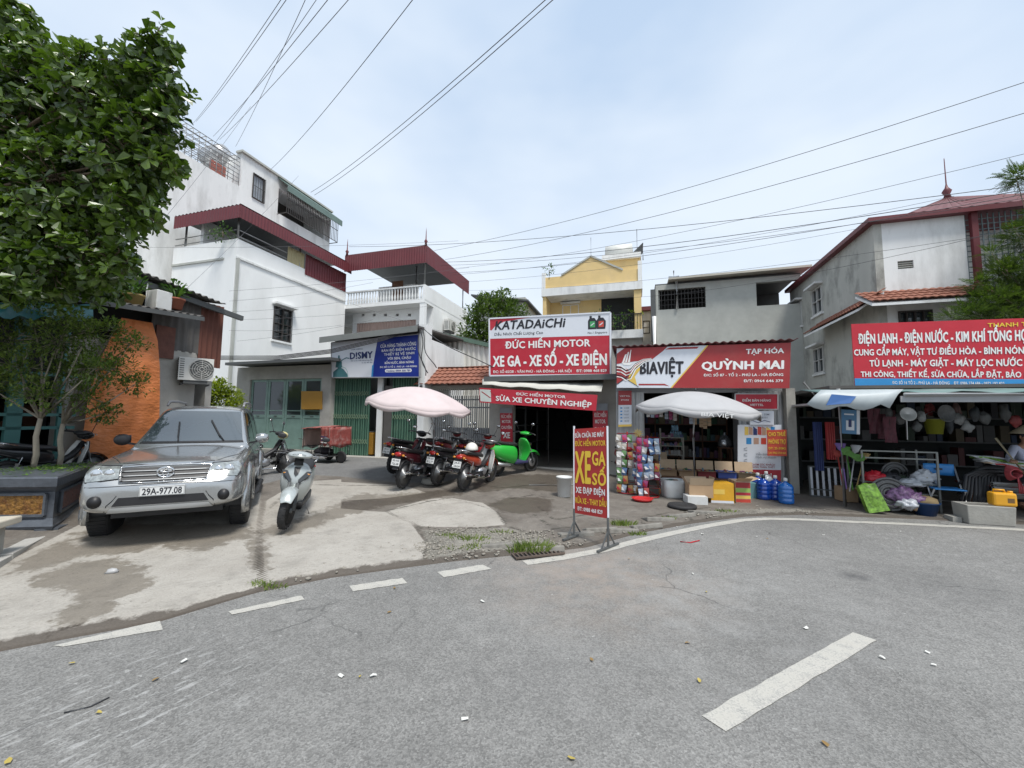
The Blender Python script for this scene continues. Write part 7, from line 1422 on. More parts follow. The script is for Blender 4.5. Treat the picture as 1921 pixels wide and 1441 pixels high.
# white tub
p = G(1270, 936); k = p.y / FPX; root = empty('tub', p + Vector((0, .2, 0)), 0, 'white rounded plastic tub at the left end of the boxes', 'tub'); m = MB(WPLA); h = 33 * k; rr = []
for z, s_ in ((0, .86), (.03, .92), (h * .5, .97), (h, 1.0), (h, .95), (.05, .88)): rr.append([Vector((math.copysign(abs(math.cos(a)) ** .55, math.cos(a)) * 20 * k * s_, math.copysign(abs(math.sin(a)) ** .55, math.sin(a)) * .2 * s_, z)) for a in [2 * math.pi * t / 28 for t in range(28)]])
m.loft(rr); m.build('basin', root); m = MB(pk[4]); 
for _ in range(18): m.box((rnd.uniform(-.14, .14), rnd.uniform(-.1, .1), h - .05 + rnd.uniform(-.03, .03)), (.1, .08, .03), rnd.choice(pk), Matrix.Rotation(rnd.uniform(0, 3), 3, 'Z'))
m.build('contents', root)['kind'] = 'stuff'
carton(1297, 1340, 921, 944, .30, CARD, 'brown cardboard box with open flaps between the white tub and the yellow box', ((0, -1, 70), (-1, 0, 60), (1, 0, 80), (0, 1, 50)), z=G(1320, 945).z + .10)
carton(1294, 1330, 933, 947, .34, WPLA, 'flat white box under the brown cardboard box', open_=False)
carton(1338, 1379, 908, 944, .36, YEL, 'yellow printed box in the middle of the front row', open_=False, prints=((.0, .98, .0, .12, WSIGN), (.12, .6, .45, .7, M('gold print', (.72, .5, .1), .45))))
carton(1384, 1411, 904, 944, .36, M('colourful printed card', (.40, .30, .22), .5, var=.3, scale=12), 'colourful striped box with raised white flap beside the water bottles', ((0, -1, 28), (1, 0, 20)), prints=((.02, .98, .03, .18, OILRED), (.02, .98, .2, .34, GOLDP), (.02, .98, .36, .48, REDSIGN), (.02, .98, .5, .68, M('lime print', (.30, .45, .10), .5)), (.02, .98, .7, .95, REDSIGN2)))
carton(1402, 1424, 908, 935, .3, M('teal card', (.12, .26, .28), .6), 'pale teal box behind the striped box', open_=False)
carton(1236, 1262, 882, 906, .4, CARD, 'shallow brown box of vegetables at the left of the umbrella pole', ((0, 1, 70), (-1, 0, 40)), z=zt_ - .06)
# water bottles
def bottle(px, py, mm, label, cap=WPLA):
    p = G(px, py); root = empty('water_bottle', p + Vector((0, .13, 0)), rnd.uniform(0, 3), label, 'bottle', 'large water bottles beside the grocery'); m = MB(mm); m.lathe([(.06, .02), (.115, 0), (.13, .02), (.13, .09), (.122, .10), (.13, .115), (.13, .17), (.122, .18), (.13, .195), (.13, .25), (.122, .26), (.13, .275), (.128, .31), (.105, .355), (.05, .39), (.028, .40), (.028, .435)], None, 24); m.build('body', root); m = MB(cap); m.lathe([(.034, .42), (.036, .425), (.034, .475), (.02, .48), (.001, .48)], None, 14); m.build('cap', root); m = MB(mm); m.tube([(.10, 0, .30), (.128, 0, .24), (.10, 0, .17)], .012, n=6); m.build('handle', root)
bottle(1430, 933, BLP, 'dark blue water bottle furthest left in the bottle row'); bottle(1441, 939, BLP, 'dark blue water bottle with black cap, second in the bottle row', PLAST); bottle(1464, 940, BLP, 'dark blue water bottle with white cap, third in the bottle row'); bottle(1484, 947, BLP2, 'lighter blue water bottle nearest the road, at the right end'); bottle(1446, 929, M('clear bottle plastic', (.5, .54, .58), .15, var=.05), 'clear water bottle behind the dark blue ones')
# metal shelf with bottle packs
p = G(1260, 893); k = p.y / FPX; b_ = AB(p)[1] + .25; r = rectB(1239, 802, 1281, 893, b_); root = empty('rack', W((r[0] + r[1]) / 2, b_, r[2]), -PHI, 'pale metal shelf rack in the grocery doorway with water packs on top', 'rack'); w = (r[1] - r[0]) / 2; hgt = r[3] - r[2]; RK = M('pale rack metal', (.42, .40, .34), .5, var=.1)
for x in (-w, w):
    for y in (-.18, .18): m = MB(RK); m.bx(x - .015, x + .015, y - .015, y + .015, 0, hgt * (.98 if x < 0 else .8)); m.build('post', root)
for i, z in enumerate((.25, .45, .63, .80)):
    m = MB(RK); m.bx(-w + .016, w - .016, -.165, .165, hgt * z - .02, hgt * z); s_ = m.build('shelf', root); m = MB(pk[0]); x = -w + .03
    while x < w - .06: q = rnd.uniform(.04, .09); m.bx(x, x + q - .006, -.15, .05, hgt * z + .001, hgt * z + rnd.uniform(.05, .13), rnd.choice(pk)); x += q
    m.build('goods', s_)['kind'] = 'stuff'
for i, (dx, dz) in enumerate(((.10, 0), (.22, 0), (.14, .17))):
    m = MB(M('shrink wrapped bottles', (.25, .42, .55), .25, var=.35, scale=30)); 
    for u in range(3):
        for v in range(2): m.lathe([(.03, 0), (.032, .1), (.018, .14), (.012, .16)], None, 10, (-.06 + .06 * u, -.03 + .06 * v, 0))
    q = W((r[0] + r[1]) / 2 + dx - .05, b_ - .03, r[2] + hgt * .8 + .002 + dz); solo(m, 'bottle_pack', 'blue wrapped pack of small bottles on top of the rack', 'bottle pack', 'bottle packs on the rack', loc=q, rot=-PHI + i * .1)
# snack stands with hanging packets
SN = [M('snack foil %d' % i, c, .25, .15, var=.25, scale=30) for i, c in enumerate(((.34, .06, .17), (.50, .46, .40), (.10, .18, .34), (.12, .24, .09), (.42, .22, .07), (.20, .04, .08), (.55, .53, .51), (.34, .06, .05), (.36, .43, .52)))]
def packet_mesh(mm):
    m = MB(mm); P = [[(x * .048 * (1 - .12 * (1 - abs(z * 2 - 1)) * 0), -(.022 * math.sin(math.pi * z) * math.cos(x * 1.2)), -.16 * z) for x in (-1, -.5, 0, .5, 1)] for z in (0, .08, .3, .6, .92, 1)]; m.grid(P); Q = [[(p[0], -p[1] + .002, p[2]) for p in row] for row in P]; m.grid(Q); m.poly([(-.05, -.0225, -.05), (-.02, -.024, -.05), (.03, -.023, -.11), (-.035, -.022, -.11)], rnd.choice([LTXT, LTXT, REDSIGN])); return m
protos = [packet_mesh(x).build('snack_packet') for x in SN]; used_p = set()
def packets(root_p, rows, label, grp):
    for (x, y, z, rz, ci) in rows:
        o = protos[ci]
        if ci in used_p: o = o.copy(); col.objects.link(o)
        used_p.add(ci); o.location = root_p + Vector((x, y, z)); o.rotation_euler = (rnd.uniform(-.1, .1), rnd.uniform(-.25, .25), rz); tag(o, label, 'snack packet', grp)
REDM = M('red wire stand', (.34, .02, .02), .5)
for px_, nm, tall, pal in ((1178, 'red wire snack stand close to the left wall of the grocery', 1.0, (1, 6, 3, 4, 5, 6)), (1217, 'snack stand with rows of colourful packets in front of the grocery doorway', 1.02, (0, 0, 2, 8, 1, 5, 4, 7))):
    p = G(px_, 925 if px_ < 1200 else 932); k = p.y / FPX; root = empty('display_stand', p, -PHI, nm, 'display stand'); h = 112 * k
    m = MB(REDM); m.tube([(0, 0, 0), (0, 0, h)], .018, n=8); m.build('pole', root)
    m = MB(REDM); m.tube([(.2 * math.cos(t * math.pi / 10), .2 * math.sin(t * math.pi / 10), .02) for t in range(20)], .012, n=6, closed=True)
    for t in range(4): m.tube([(.2 * math.cos(t * math.pi / 2), .2 * math.sin(t * math.pi / 2), .02), (0, 0, .12)], .01, n=5)
    m.build('base', root)
    m = MB(REDM); zs_ = [h * (.97 - .135 * i) for i in range(7)]
    for z in zs_:
        m.tube([(-.2, -.14, z), (.2, -.14, z), (.2, .14, z), (-.2, .14, z)], .006, n=5, closed=True); m.tube([(0, 0, z - .02), (0, -.14, z)], .005, n=4); m.tube([(0, 0, z - .02), (0, .14, z)], .005, n=4)
    m.build('hanger', root); rows = []; Rz = Matrix.Rotation(-PHI, 3, 'Z')
    for i, z in enumerate(zs_):
        for j in range(4):
            if rnd.random() < .16: continue
            v = Rz @ Vector((-.165 + .11 * j + rnd.uniform(-.01, .01), -.15 + rnd.uniform(-.02, .01), 0)); rows.append((v.x, v.y, z - rnd.uniform(0, .03), -PHI + rnd.uniform(-.3, .3), pal[(j + (i // 2)) % len(pal)] if rnd.random() < .8 else rnd.randrange(9)))
        for s_ in (-1, 1): v = Rz @ Vector((s_ * .215, 0, 0)); rows.append((v.x, v.y, z - .004, -PHI + s_ * R(80), pal[i % len(pal)]))
    packets(p, rows, 'shiny packet hanging on the ' + ('red wire stand close to the grocery wall' if px_ < 1200 else 'snack stand in front of the grocery doorway'), 'packets on the ' + ('left' if px_ < 1200 else 'right') + ' snack stand')
m = MB(GOLDP); 
for t in range(11): a = t * 2 * math.pi / 11; m.poly([(0, -.01, 0), (.06 * math.cos(a - .2), -.02, .06 * math.sin(a - .2)), (.11 * math.cos(a), 0, .11 * math.sin(a)), (.06 * math.cos(a + .2), -.02, .06 * math.sin(a + .2))])
p = G(1200, 928); k = p.y / FPX; solo(m, 'paper_flower', 'golden paper flower hung on top between the two snack stands', 'decoration', loc=p + Vector((0, .05, 112 * k)), rot=(0, 0, -PHI))
# red tray on the ground
p = G(1205, 940); m = MB(M('red plastic', (.45, .02, .02), .4, var=.08)); m.lathe([(.001, .01), (.15, .01), (.19, .05), (.205, .055), (.155, .0), (.001, .0)], None, 20); solo(m, 'tray', 'red round plastic tray on the ground before the snack stands', 'tray', loc=p + Vector((0, 0, .004)))
# hanging sachet strips
for i, (x_, y0, y1) in enumerate(((1216, 772, 783), (1224, 772, 784), (1232, 772, 784), (1240, 772, 783), (1250, 770, 787), (1258, 770, 788), (1266, 770, 790), (1296, 772, 796), (1303, 772, 797), (1315, 775, 802), (1322, 772, 805), (1330, 774, 800))):
    bq = 10.45; a_, zt2 = onB(x_, y0, bq); zb2 = onB(x_, y1, bq)[1]; m = MB((SN[6], SN[8], SN[0])[i % 3] if x_ < 1300 else CARD2); n_ = max(2, int((zt2 - zb2) / .07))
    for j in range(n_): z = -(zt2 - zb2) * j / n_; m.bx(-.04, .04, -.008, .008, z - (zt2 - zb2) / n_ + .008, z)
    m.tube([(0, 0, 0), (0, 0, .3)], .003, DKGREY, n=4); solo(m, 'sachet_strip', 'strip of small sachets dangling in the grocery doorway under the sign', 'sachet strip', 'sachet strips in the grocery doorway', loc=W(a_, bq, zt2), rot=-PHI)
# wooden stand and silver bag
p = G(1372, 905); k = p.y / FPX; root = empty('wooden_stand', p + Vector((0, .25, 0)), -PHI, 'dark wooden stand left of the tall white poster', 'stand'); h = 62 * k
for x in (-.12, .12):
    for y in (-.12, .12): m = MB(WOODB); m.beam((x * 1.15, y * 1.15, 0), (x, y, h), .035); m.build('leg', root)
m = MB(WOODB); m.box((0, 0, h), (.32, .32, .03)); m.build('tabletop', root)
for z in (.3, .6): m = MB(WOODB); m.box((0, 0, h * z), (.27, .27, .015)); m.build('shelf', root)
m = MB(M('silver foil bag', (.55, .58, .6), .22, .8, var=.2, bump=.6, bscale=14)); m.lathe([(.15, 0), (.17, .05), (.16, .15), (.11, .27), (.03, .33), (.05, .38), (.001, .385)], None, 14); solo(m, 'foil_bag', 'silver foil bag standing on the dark wooden stand', 'bag', loc=p + Vector((0, .25, h + .018)))
# white bucket, lid
p = G(1060, 934); k = p.y / FPX; root = empty('bucket', p + Vector((0, .14, 0)), 0, 'white paint bucket behind the standing board', 'bucket'); m = MB(WPLA); h = 37 * k; m.lathe([(.12, 0), (.13, .01), (.15, h - .03), (.158, h - .03), (.16, h), (.148, h), (.125, .03), (.001, .03)], None, 22); m.build('body', root); m = MB(STEEL); m.tube([(.155 * math.cos(t), .155 * math.sin(t) * .3 - .12 * math.sin(t), h - .03 - .06 * math.sin(t)) for t in [math.pi * i / 10 for i in range(11)]], .004, n=5); m.build('handle', root)
p = G(1284, 955); m = MB(RUBBER); m.lathe([(.001, .03), (.08, .035), (.18, .045), (.20, .06), (.23, .06), (.25, .03), (.24, .0), (.001, .0)], None, 26); solo(m, 'rubber_disc', 'dark round rubber disc lying on the ground in front of the boxes', 'disc', loc=p + Vector((0, .1, .004)))
m = MB(GALV); m.tube([(-.5, 0, 0), (.5, .05, .01)], .014, n=6); p = G(1035, 912); solo(m, 'metal_pipe', 'short pale pipe lying on the ground left of the white bucket', 'pipe', loc=p + Vector((0, 0, .016)))
# ================================================================ goods of the hardware shop
S = Sign('poster', quadB((1576, 768), (1613, 770), (1613, 815), (1576, 813), 9.32), 'blue appliance poster at the left corner of the hardware shop', 'poster', M('blue poster', (.06, .18, .33), .4, var=.15), th=.02)
S.rect(.84, 1, 0, 1, WSIGN); S.uv([(.3, .15), (.72, .15), (.72, .55), (.3, .55)], WSIGN); S.uv([(.42, .28), (.58, .28), (.58, .6), (.42, .6)], NAVYT, .006); S.rect(.2, .7, .78, .84, WSIGN); S.stroke([(.1, .05), (.2, .5), (.15, .9)], .04, SKYB); S.done()
RACKM = M('grey rack steel', (.20, .21, .20), .45, .4, var=.15)
zb_ = G(1680, 952).z
def hb(px, b): return onB(px, 800, b)[0]
bR = AB(G(1612, 955))[1] + .05; r0, r1 = hb(1613, bR), hb(1753, bR); T = GridThing('shop_rack', (r0 + r1) / 2, bR + .25, zb_, 'open grey steel rack of wares at the front of the hardware shop', 'rack')
zT = onB(1680, 846, bR)[1]
for a_ in (r0, r1):
    for b_ in (bR, bR + .55): m = T.mb(RACKM); m.bx(a_ - .014, a_ + .014, b_ - .014, b_ + .014, zb_, zT); T.part(m, 'post')
for z in (zT - .01, onB(1680, 860, bR)[1]): m = T.mb(RACKM); m.bx(r0, r1, bR - .012, bR + .012, z - .012, z + .012); T.part(m, 'rail')
for y_ in (906, 925): z = onB(1680, y_, bR)[1]; m = T.mb(RACKM); m.bx(r0 + .015, r1 - .015, bR + .015, bR + .54, z - .015, z); T.part(m, 'shelf')
zS1 = onB(1680, 906, bR)[1]; zS2 = onB(1680, 925, bR)[1]
def crumple(m, f=20.0, amt=.5, k0=0):
    o_ = Vector((rnd.random() * 9, rnd.random() * 9, 0))
    for i in range(k0, len(m.v)): v = m.v[i]; q = v * f + o_; m.v[i] = v * (1 + amt * (mnoise.noise(q) + .6 * abs(mnoise.noise(q * 2.3)) - .1))
    return m
def blob(mm, r, n=18, k=13): m = MB(mm); m.ell((0, 0, 0), r, None, 26, 18); return crumple(m)
def put(px, py, b, m, name, label, cat, group=None, dz=0.0, rot=None): a_, z = onB(px, py, b); return solo(m, name, label, cat, group, loc=W(a_, b, z + dz), rot=rot if rot is not None else -PHI)
RP = M('red plastic bag', (.50, .015, .03), .35, var=.1, bump=.6, bscale=12); PUR = M('purple print bag', (.17, .09, .19), .4, var=.9, scale=26, bump=.6, bscale=14); WB = M('white plastic bag', (.46, .48, .51), .35, var=.1, bump=.7, bscale=12); LIME = M('lime green wrapper', (.15, .29, .035), .4, var=.9, scale=16, bump=.4, bscale=12); COIL = M('grey cable coil', (.12, .12, .12), .6, var=.4, scale=20)
put(1640, 897, bR + .2, blob(RP, (.16, .14, .12)), 'plastic_bag', 'bright red plastic bag on the steel rack', 'bag')
put(1690, 930, bR - .12, blob(PUR, (.2, .16, .15)), 'plastic_bag', 'purple and white patterned bag before the steel rack', 'bag'); put(1716, 938, bR - .16, blob(PUR, (.15, .13, .12)), 'plastic_bag', 'small purple patterned bag next to the blue basin', 'bag')
put(1702, 945, bR - .25, blob(WB, (.15, .12, .09)), 'plastic_bag', 'crumpled white bag on the ground under the purple bags', 'bag'); put(1734, 897, bR + .2, blob(WB, (.17, .14, .13)), 'plastic_bag', 'white bag on the right end of the steel rack', 'bag'); put(1706, 906, bR + .15, blob(WB, (.19, .14, .07)), 'plastic_bag', 'flat white bag lying in the middle of the steel rack', 'bag'); put(1660, 897, bR + .3, blob(M('dark plastic bag', (.03, .03, .035), .4, bump=.6), (.22, .15, .10)), 'plastic_bag', 'black bag beside the red one on the steel rack', 'bag')
m = MB(LIME); m.box((0, 0, 0), (.26, .11, .44)); m.ell((0, 0, 0), (.15, .08, .23), None, 18, 13); crumple(m, 7, .2); put(1634, 932, bR - .28, m, 'wrapped_pack', 'lime green wrapped pack leaning at the foot of the steel rack', 'pack', rot=(R(-12), R(-14), -PHI))
m = MB(COIL)
for k in range(9): r_ = .08 + .024 * k; m.tube([(r_ * math.cos(t * math.pi / 12), .03 * math.sin(k * 2), r_ * math.sin(t * math.pi / 12)) for t in range(24)], .02, n=6, closed=True)
put(1668, 927, bR - .14, m, 'cable_coil', 'large grey coil leaning against the steel rack', 'coil', rot=(R(-10), 0, -PHI)); m = MB(COIL)
for k in range(6): r_ = .09 + .022 * k; m.tube([(r_ * math.cos(t * math.pi / 12), .02 * math.sin(k * 2), r_ * math.sin(t * math.pi / 12)) for t in range(24)], .016, n=6, closed=True)
put(1678, 888, bR + .5, m, 'cable_coil', 'smaller grey coil hanging above the large coil', 'coil')
a_, z = onB(1736, 954, bR - .2); root = empty('basin', W(a_, bR - .2, gz_ab(a_, bR - .2)), 0, 'dark blue basin holding brown goods before the rack', 'basin'); m = MB(M('dark blue plastic', (.015, .05, .15), .4)); m.lathe([(.13, 0), (.19, .22), (.2, .22), (.185, .2), (.12, .02), (.001, .02)], None, 20); m.build('body', root); m = MB(M('brown brushes', (.28, .20, .10), .8, var=.3)); m.ell((0, 0, .22), (.16, .16, .10), None, 10, 6, jit=.2); m.build('contents', root)
m = MB(WB); 
for k in range(6): m.bx(-.3 + .1 * k, -.26 + .1 * k, -.02, .02, 0, .62)
m.bx(-.33, .27, -.025, .025, 0, .03, DKGREY); m.bx(-.33, .27, -.025, .025, .14, .165, DKGREY); m.bx(-.33, .27, -.025, .025, .60, .63, DKGREY); m.bx(-.33, -.3, -.025, .025, 0, .63, DKGREY); m.bx(.25, .28, -.025, .025, 0, .63, DKGREY)
p = G(1556, 934); solo(m, 'barred_panel', 'white barred metal panel standing at the passage corner', 'panel', loc=p, rot=(R(-6), 0, -PHI - R(12)))
for i, (x0, y0, x1, y1, c_, lab) in enumerate(((1588, 918, 1578, 846, (.20, .12, .34), 'purple'), (1594, 922, 1604, 850, (.5, .5, .5), 'white'), (1600, 920, 1588, 852, (.12, .32, .06), 'green'), (1606, 918, 1620, 862, (.42, .30, .12), 'wooden'), (1583, 920, 1572, 858, (.36, .05, .04), 'red'))):
    b_ = bR - .05 + .04 * i; A_ = onP(x0, y0, b_); B_ = onP(x1, y1, b_ + .25); root = empty('broom', A_, 0, lab + ' handled broom leaning at the left end of the steel rack', 'broom', 'brooms at the rack end'); d = B_ - A_; m = MB(M('broom handle ' + lab, c_, .4)); m.tube([Vector(), d], .012, n=7); m.build('handle', root); m = MB(M('broom head ' + lab, tuple(x * .8 for x in c_), .8)); m.tube([d, d * 1.04, d * 1.2], [.02, .05, .09], n=8, flat=.4); m.build('bristles', root)
m = MB(M('green cloth', (.07, .17, .035), .8, bump=.4)); P = [[(-.17 + .34 * i / 10, .03 * math.sin(i * 1.4 + j), .08 - .13 * j / 5 + .03 * math.sin(i * .7) - .010 * i) for i in range(11)] for j in range(6)]; m.grid(P); put(1600, 850, bR - .02, m, 'cloth', 'green cloth draped over the left corner of the steel rack', 'cloth')
carton(1588, 1612, 918, 944, .3, CARD, 'small brown carton under the brooms', open_=False, z=gz_ab(hb(1600, bR), bR) + .02)
for i in range(34):
    g_ = i % 3; x_ = rnd.uniform(1622, 1748); y_ = (901, 921, 950)[g_] + rnd.uniform(-6, 3); b_ = bR + (rnd.uniform(.05, .45) if g_ < 2 else rnd.uniform(-.32, -.06)); mm = rnd.choice(dk_ + [PUR, COIL, GALV, BLACKM, CARD, pk[2]]); m = MB(mm)
    if i % 4 == 0: m.cyl((-.09, 0, 0), (.1, .03, .03), .018); m.cyl((-.08, .03, .03), (.1, 0, .0), .012)
    elif i % 4 == 1: m.box((0, 0, 0), (rnd.uniform(.06, .14), .08, rnd.uniform(.05, .13)))
    else: m.ell((0, 0, 0), (rnd.uniform(.05, .10), .06, rnd.uniform(.04, .08)), None, 12, 9); crumple(m, 16, .6)
    put(x_, y_, b_, m, 'small_ware', 'small mixed ware heaped on and around the steel rack', 'ware', 'small wares around the steel rack', rot=(rnd.uniform(-.5, .5), rnd.uniform(-.4, .4), rnd.uniform(0, 3)))
# wares hanging under the awning
hang = [(1700, 782, 'ladle'), (1688, 786, 'cloth'), (1752, 790, 'bucket'), (1743, 768, 'red'), (1728, 782, 'white'), (1770, 776, 'pan'), (1800, 786, 'white'), (1795, 770, 'pink'), (1828, 776, 'dark'), (1846, 784, 'grey'), (1640, 790, 'shirts'), (1655, 800, 'shirts'), (1670, 806, 'shirts'), (1720, 800, 'grey'), (1815, 800, 'white'), (1885, 775, 'grey'), (1905, 790, 'red'), (1668, 775, 'grey'), (1780, 795, 'dark')]
HC = {'red': (.18, .025, .025), 'white': (.24, .25, .25), 'pan': (.13, .135, .14), 'pink': (.17, .10, .09), 'dark': (.03, .035, .04), 'grey': (.085, .09, .09), 'shirts': (.10, .022, .035), 'cloth': (.10, .10, .10)}
ztop_ = onB(1750, 752, 9.0)[1]
for i, (x_, y_, kind) in enumerate(hang):
    b_ = 9.35 + .1 * (i % 4); a_, z = onB(x_, y_, b_)
    if kind == 'ladle':
        m = MB(M('aluminium', (.55, .56, .56), .35, .6)); m.lathe([(.001, 0), (.10, .02), (.13, .07), (.12, .07), (.001, .03)], None, 16, (0, 0, .04), Matrix.Rotation(R(80), 3, 'X')); m.beam((0, 0, -.02), (0, .02, -.42), .03, .01); o = solo(m, 'ladle', 'long handled strainer ladle hanging under the awning', 'ladle', loc=W(a_, b_, z), rot=-PHI)
    elif kind == 'bucket':
        root = empty('bucket', W(a_, b_, z - .1), -PHI, 'olive green bucket hanging under the awning', 'bucket'); m = MB(M('olive plastic', (.17, .18, .02), .4)); m.lathe([(.11, -.14), (.15, .12), (.158, .12), (.155, .14), (.14, .14), (.1, -.12), (.001, -.12)], None, 18); m.build('body', root); m = MB(STEEL); m.tube([(.15, 0, .12), (.1, 0, .24), (0, 0, .28), (-.1, 0, .24), (-.15, 0, .12)], .004, n=4); m.build('handle', root)
    else:
        c_ = HC[kind]; m = MB(M('hanging ware ' + kind, c_, .6, var=.4, scale=12))
        if kind == 'pan': m.lathe([(.001, 0), (.13, .01), (.16, .06), (.15, .06), (.12, .02), (.001, .01)], None, 18, (0, 0, 0), Matrix.Rotation(R(85), 3, 'X'))
        elif kind == 'shirts':
            P = [[(-.09 + .18 * u / 6, .03 * math.sin(u * 1.9 + v), .24 - .48 * v / 6) for u in range(7)] for v in range(7)]; m.grid(P)
        else: m.ell((0, 0, 0), (rnd.uniform(.05, .10), .05, rnd.uniform(.09, .18)), None, 14, 10); crumple(m, 14, .5)
        m.tube([(0, 0, .1), (0, 0, max(.12, ztop_ - z))], .003, DKGREY, n=4)
        solo(m, 'hanging_ware', {'pan': 'round metal pan hanging in the shade of the hardware shop', 'shirts': 'dark red cloth hanging at the left of the hardware shop'}.get(kind, kind + ' bundled ware hanging in the shade of the hardware shop'), 'ware', 'wares hanging under the hardware awning', loc=W(a_, b_, z), rot=-PHI + rnd.uniform(-.3, .3))
# folding chair
p = G(1803, 970); k = p.y / FPX; CB = M('blue chair plastic', (.03, .20, .50), .4, var=.08); CM = M('chair tube', (.5, .5, .5), .35, .6); root = empty('folding_chair', p + Vector((-.02, .2, 0)), R(-28), 'blue folding chair with pale metal legs at the road edge', 'chair')
for s in (-1, 1):
    x = s * .21; m = MB(CM); m.tube([(x, -.26, 0), (x, .0, .40), (x, .22, .80)], .012, n=7); m.build('leg', root); m = MB(CM); m.tube([(x * .92, .26, 0), (x * .92, -.18, .44)], .012, n=7); m.build('leg', root)
m = MB(CB); m.box((0, -.02, .44), (.40, .38, .022)); m.build('seat', root, bevel=.008); m = MB(CB); P = [[(-.2 + .4 * i / 8, .20 + .03 * (1 - (i / 4 - 1) ** 2), .64 + .2 * j / 3 + .0) for i in range(9)] for j in range(4)]; m.grid(P); m.build('backrest', root, solid=.016); m = MB(PLAST); m.box((0, .195, .75), (.09, .03, .03)); m.build('hand_hole', root)
m = MB(CM); m.tube([(-.2, -.1, .24), (.2, -.1, .24)], .010, n=6); m.build('stretcher', root)
# concrete trough and jerry can
f0, f1 = G(1818, 984), G(1912, 990); d = f1 - f0; ang = math.atan2(d.y, d.x); L_ = d.length; root = empty('trough', ((f0 + f1) / 2) + Vector((-math.sin(ang), math.cos(ang), 0)) * .18 + Vector((0, 0, .0)), ang, 'grey concrete trough on the road edge under the yellow can', 'trough'); m = MB(CONCB); w = .17; h = .30; o = [(-L_ / 2, -w), (L_ / 2, -w), (L_ / 2, w), (-L_ / 2, w)]; ii = [(x * .86, y * .72) for x, y in o]
m.loft([[Vector((x, y, z)) for x, y in pts] for pts, z in (([(x * .95, y * .92) for x, y in o], 0), (o, h), (ii, h), ([(x * .95, y * .95) for x, y in ii], .08))], smooth=False); m.build('basin', root, bevel=.012, weld=True); m = MB(CONCB); m.box((-L_ / 2 - .06, .05, .04), (.12, .2, .08)); m.build('plinth', root)
p = onZ(1884, 957, .24); root = empty('jerry_can', Vector((p.x, p.y, gz(p.x, p.y) + h + .002)) + Vector((0, .02, 0)), ang - .1, 'orange yellow plastic jerry can standing on the concrete trough', 'jerry can'); YC = M('orange yellow plastic', (.70, .34, .02), .35, var=.06); m = MB(YC); m.box((0, 0, .105), (.28, .17, .21)); m.build('body', root, bevel=.03); m = MB(YC); m.tube([(-.1, 0, .20), (-.09, 0, .245), (.03, 0, .245), (.04, 0, .20)], .016, n=7); m.build('handle', root); m = MB(YC); m.lathe([(.03, 0), (.032, .03), (.001, .032)], None, 12, (.10, 0, .205)); m.build('cap', root); m = MB(M('brown label', (.16, .09, .03), .5)); m.poly([(.02, -.0865, .06), (.10, -.0865, .06), (.10, -.0865, .13), (.02, -.0865, .13)]); m.build('print', root)
# piles of pipes
def pilep(px, py, y): return onY(px, py, y)
BP = M('black hose', (.022, .022, .024), .5, var=.2); yb = 7.1
for i in range(16):
    s_ = i % 8; t_ = i // 8; A_ = pilep(1800 + 5 * s_ + rnd.uniform(-4, 4), 905 - 3 * s_ + 22 * t_ + rnd.uniform(-4, 4), yb + .05 * s_); C_ = pilep(1850 + 4 * s_, 878 - 1.2 * s_ + 12 * t_, yb + .1 + .05 * s_); D_ = pilep(1960, 885 - 3 * s_ + 10 * t_, yb + .2 + .05 * s_); pts = [A_.lerp(C_, u) + Vector((0, 0, .06 * math.sin(math.pi * u))) for u in (0, .25, .5, .75)] + [C_.lerp(D_, u) for u in (0, .5, 1)]; o_ = pts[0]; m = MB(BP); m.tube([p - o_ for p in pts], .022, n=7); solo(m, 'hose', 'black rubber hose bending off the pile by the blue chair', 'hose', 'black hoses piled by the blue chair', loc=o_)
for i in range(11):
    A_ = pilep(1812 + 6 * i, 892 + 2 * (i % 3), yb - .1 + .03 * i); B_ = pilep(1800 + 7 * i + rnd.uniform(-5, 5), 950 + rnd.uniform(-8, 6), yb - .15); C_ = pilep(1850 + 4 * i, 884, yb); o_ = B_; pts = [B_, B_.lerp(A_, .5) + Vector((0, -.02, 0)), A_, A_.lerp(C_, .5) + Vector((0, 0, .03)), C_]; m = MB(BP); m.tube([p - o_ for p in pts], .024, n=7); solo(m, 'hose', 'black rubber hose drooping towards the ground by the trough', 'hose', 'black hoses drooping by the trough', loc=o_)
WP = M('white plastic pipe', (.62, .63, .62), .35, var=.05)
for i in range(12):
    r_, c_ = i // 4, i % 4; A_ = pilep(1858 + 3 * r_ + rnd.uniform(-4, 4), 925 - 9 * r_ + 2.2 * c_, 6.9 + .05 * c_); B_ = pilep(2060, 936 - 11 * r_ + 2.2 * c_, 7.0 + .05 * c_); m = MB(WP if (i + r_) % 5 else GALV); m.tube([Vector(), B_ - A_], .026, n=9); m.cyl(Vector((0, 0, 0)), (A_ - B_).normalized() * .004, .018, DKGREY); solo(m, 'plastic_pipe', 'white plastic pipe in the bundle above the yellow can', 'pipe', 'white pipes above the yellow can', loc=A_)
for i in range(7):
    A_ = pilep(1822 + 6 * i, 857 + 2 * i, 7.3); B_ = pilep(1950, 868 + 4 * i, 7.4); m = MB((WB, LIME, WB, WP, CARD2, WB, RP)[i]); P = [[A_.lerp(B_, u / 6) + Vector((0, (v - 1) * .08, .03 * math.sin(u + v + i))) - A_ for u in range(7)] for v in range(3)]; m.grid(P); solo(m, 'plastic_sleeve', ('white', 'yellow green', 'second white', 'glossy white', 'tan', 'lowest white', 'red')[i] + ' plastic sleeve lying on top of the black hoses', 'sleeve', 'plastic sleeves on the hose pile', loc=A_, solid=.02)
m = MB(M('red rope', (.34, .05, .06), .7)); c_ = pilep(1902, 888, 6.8)
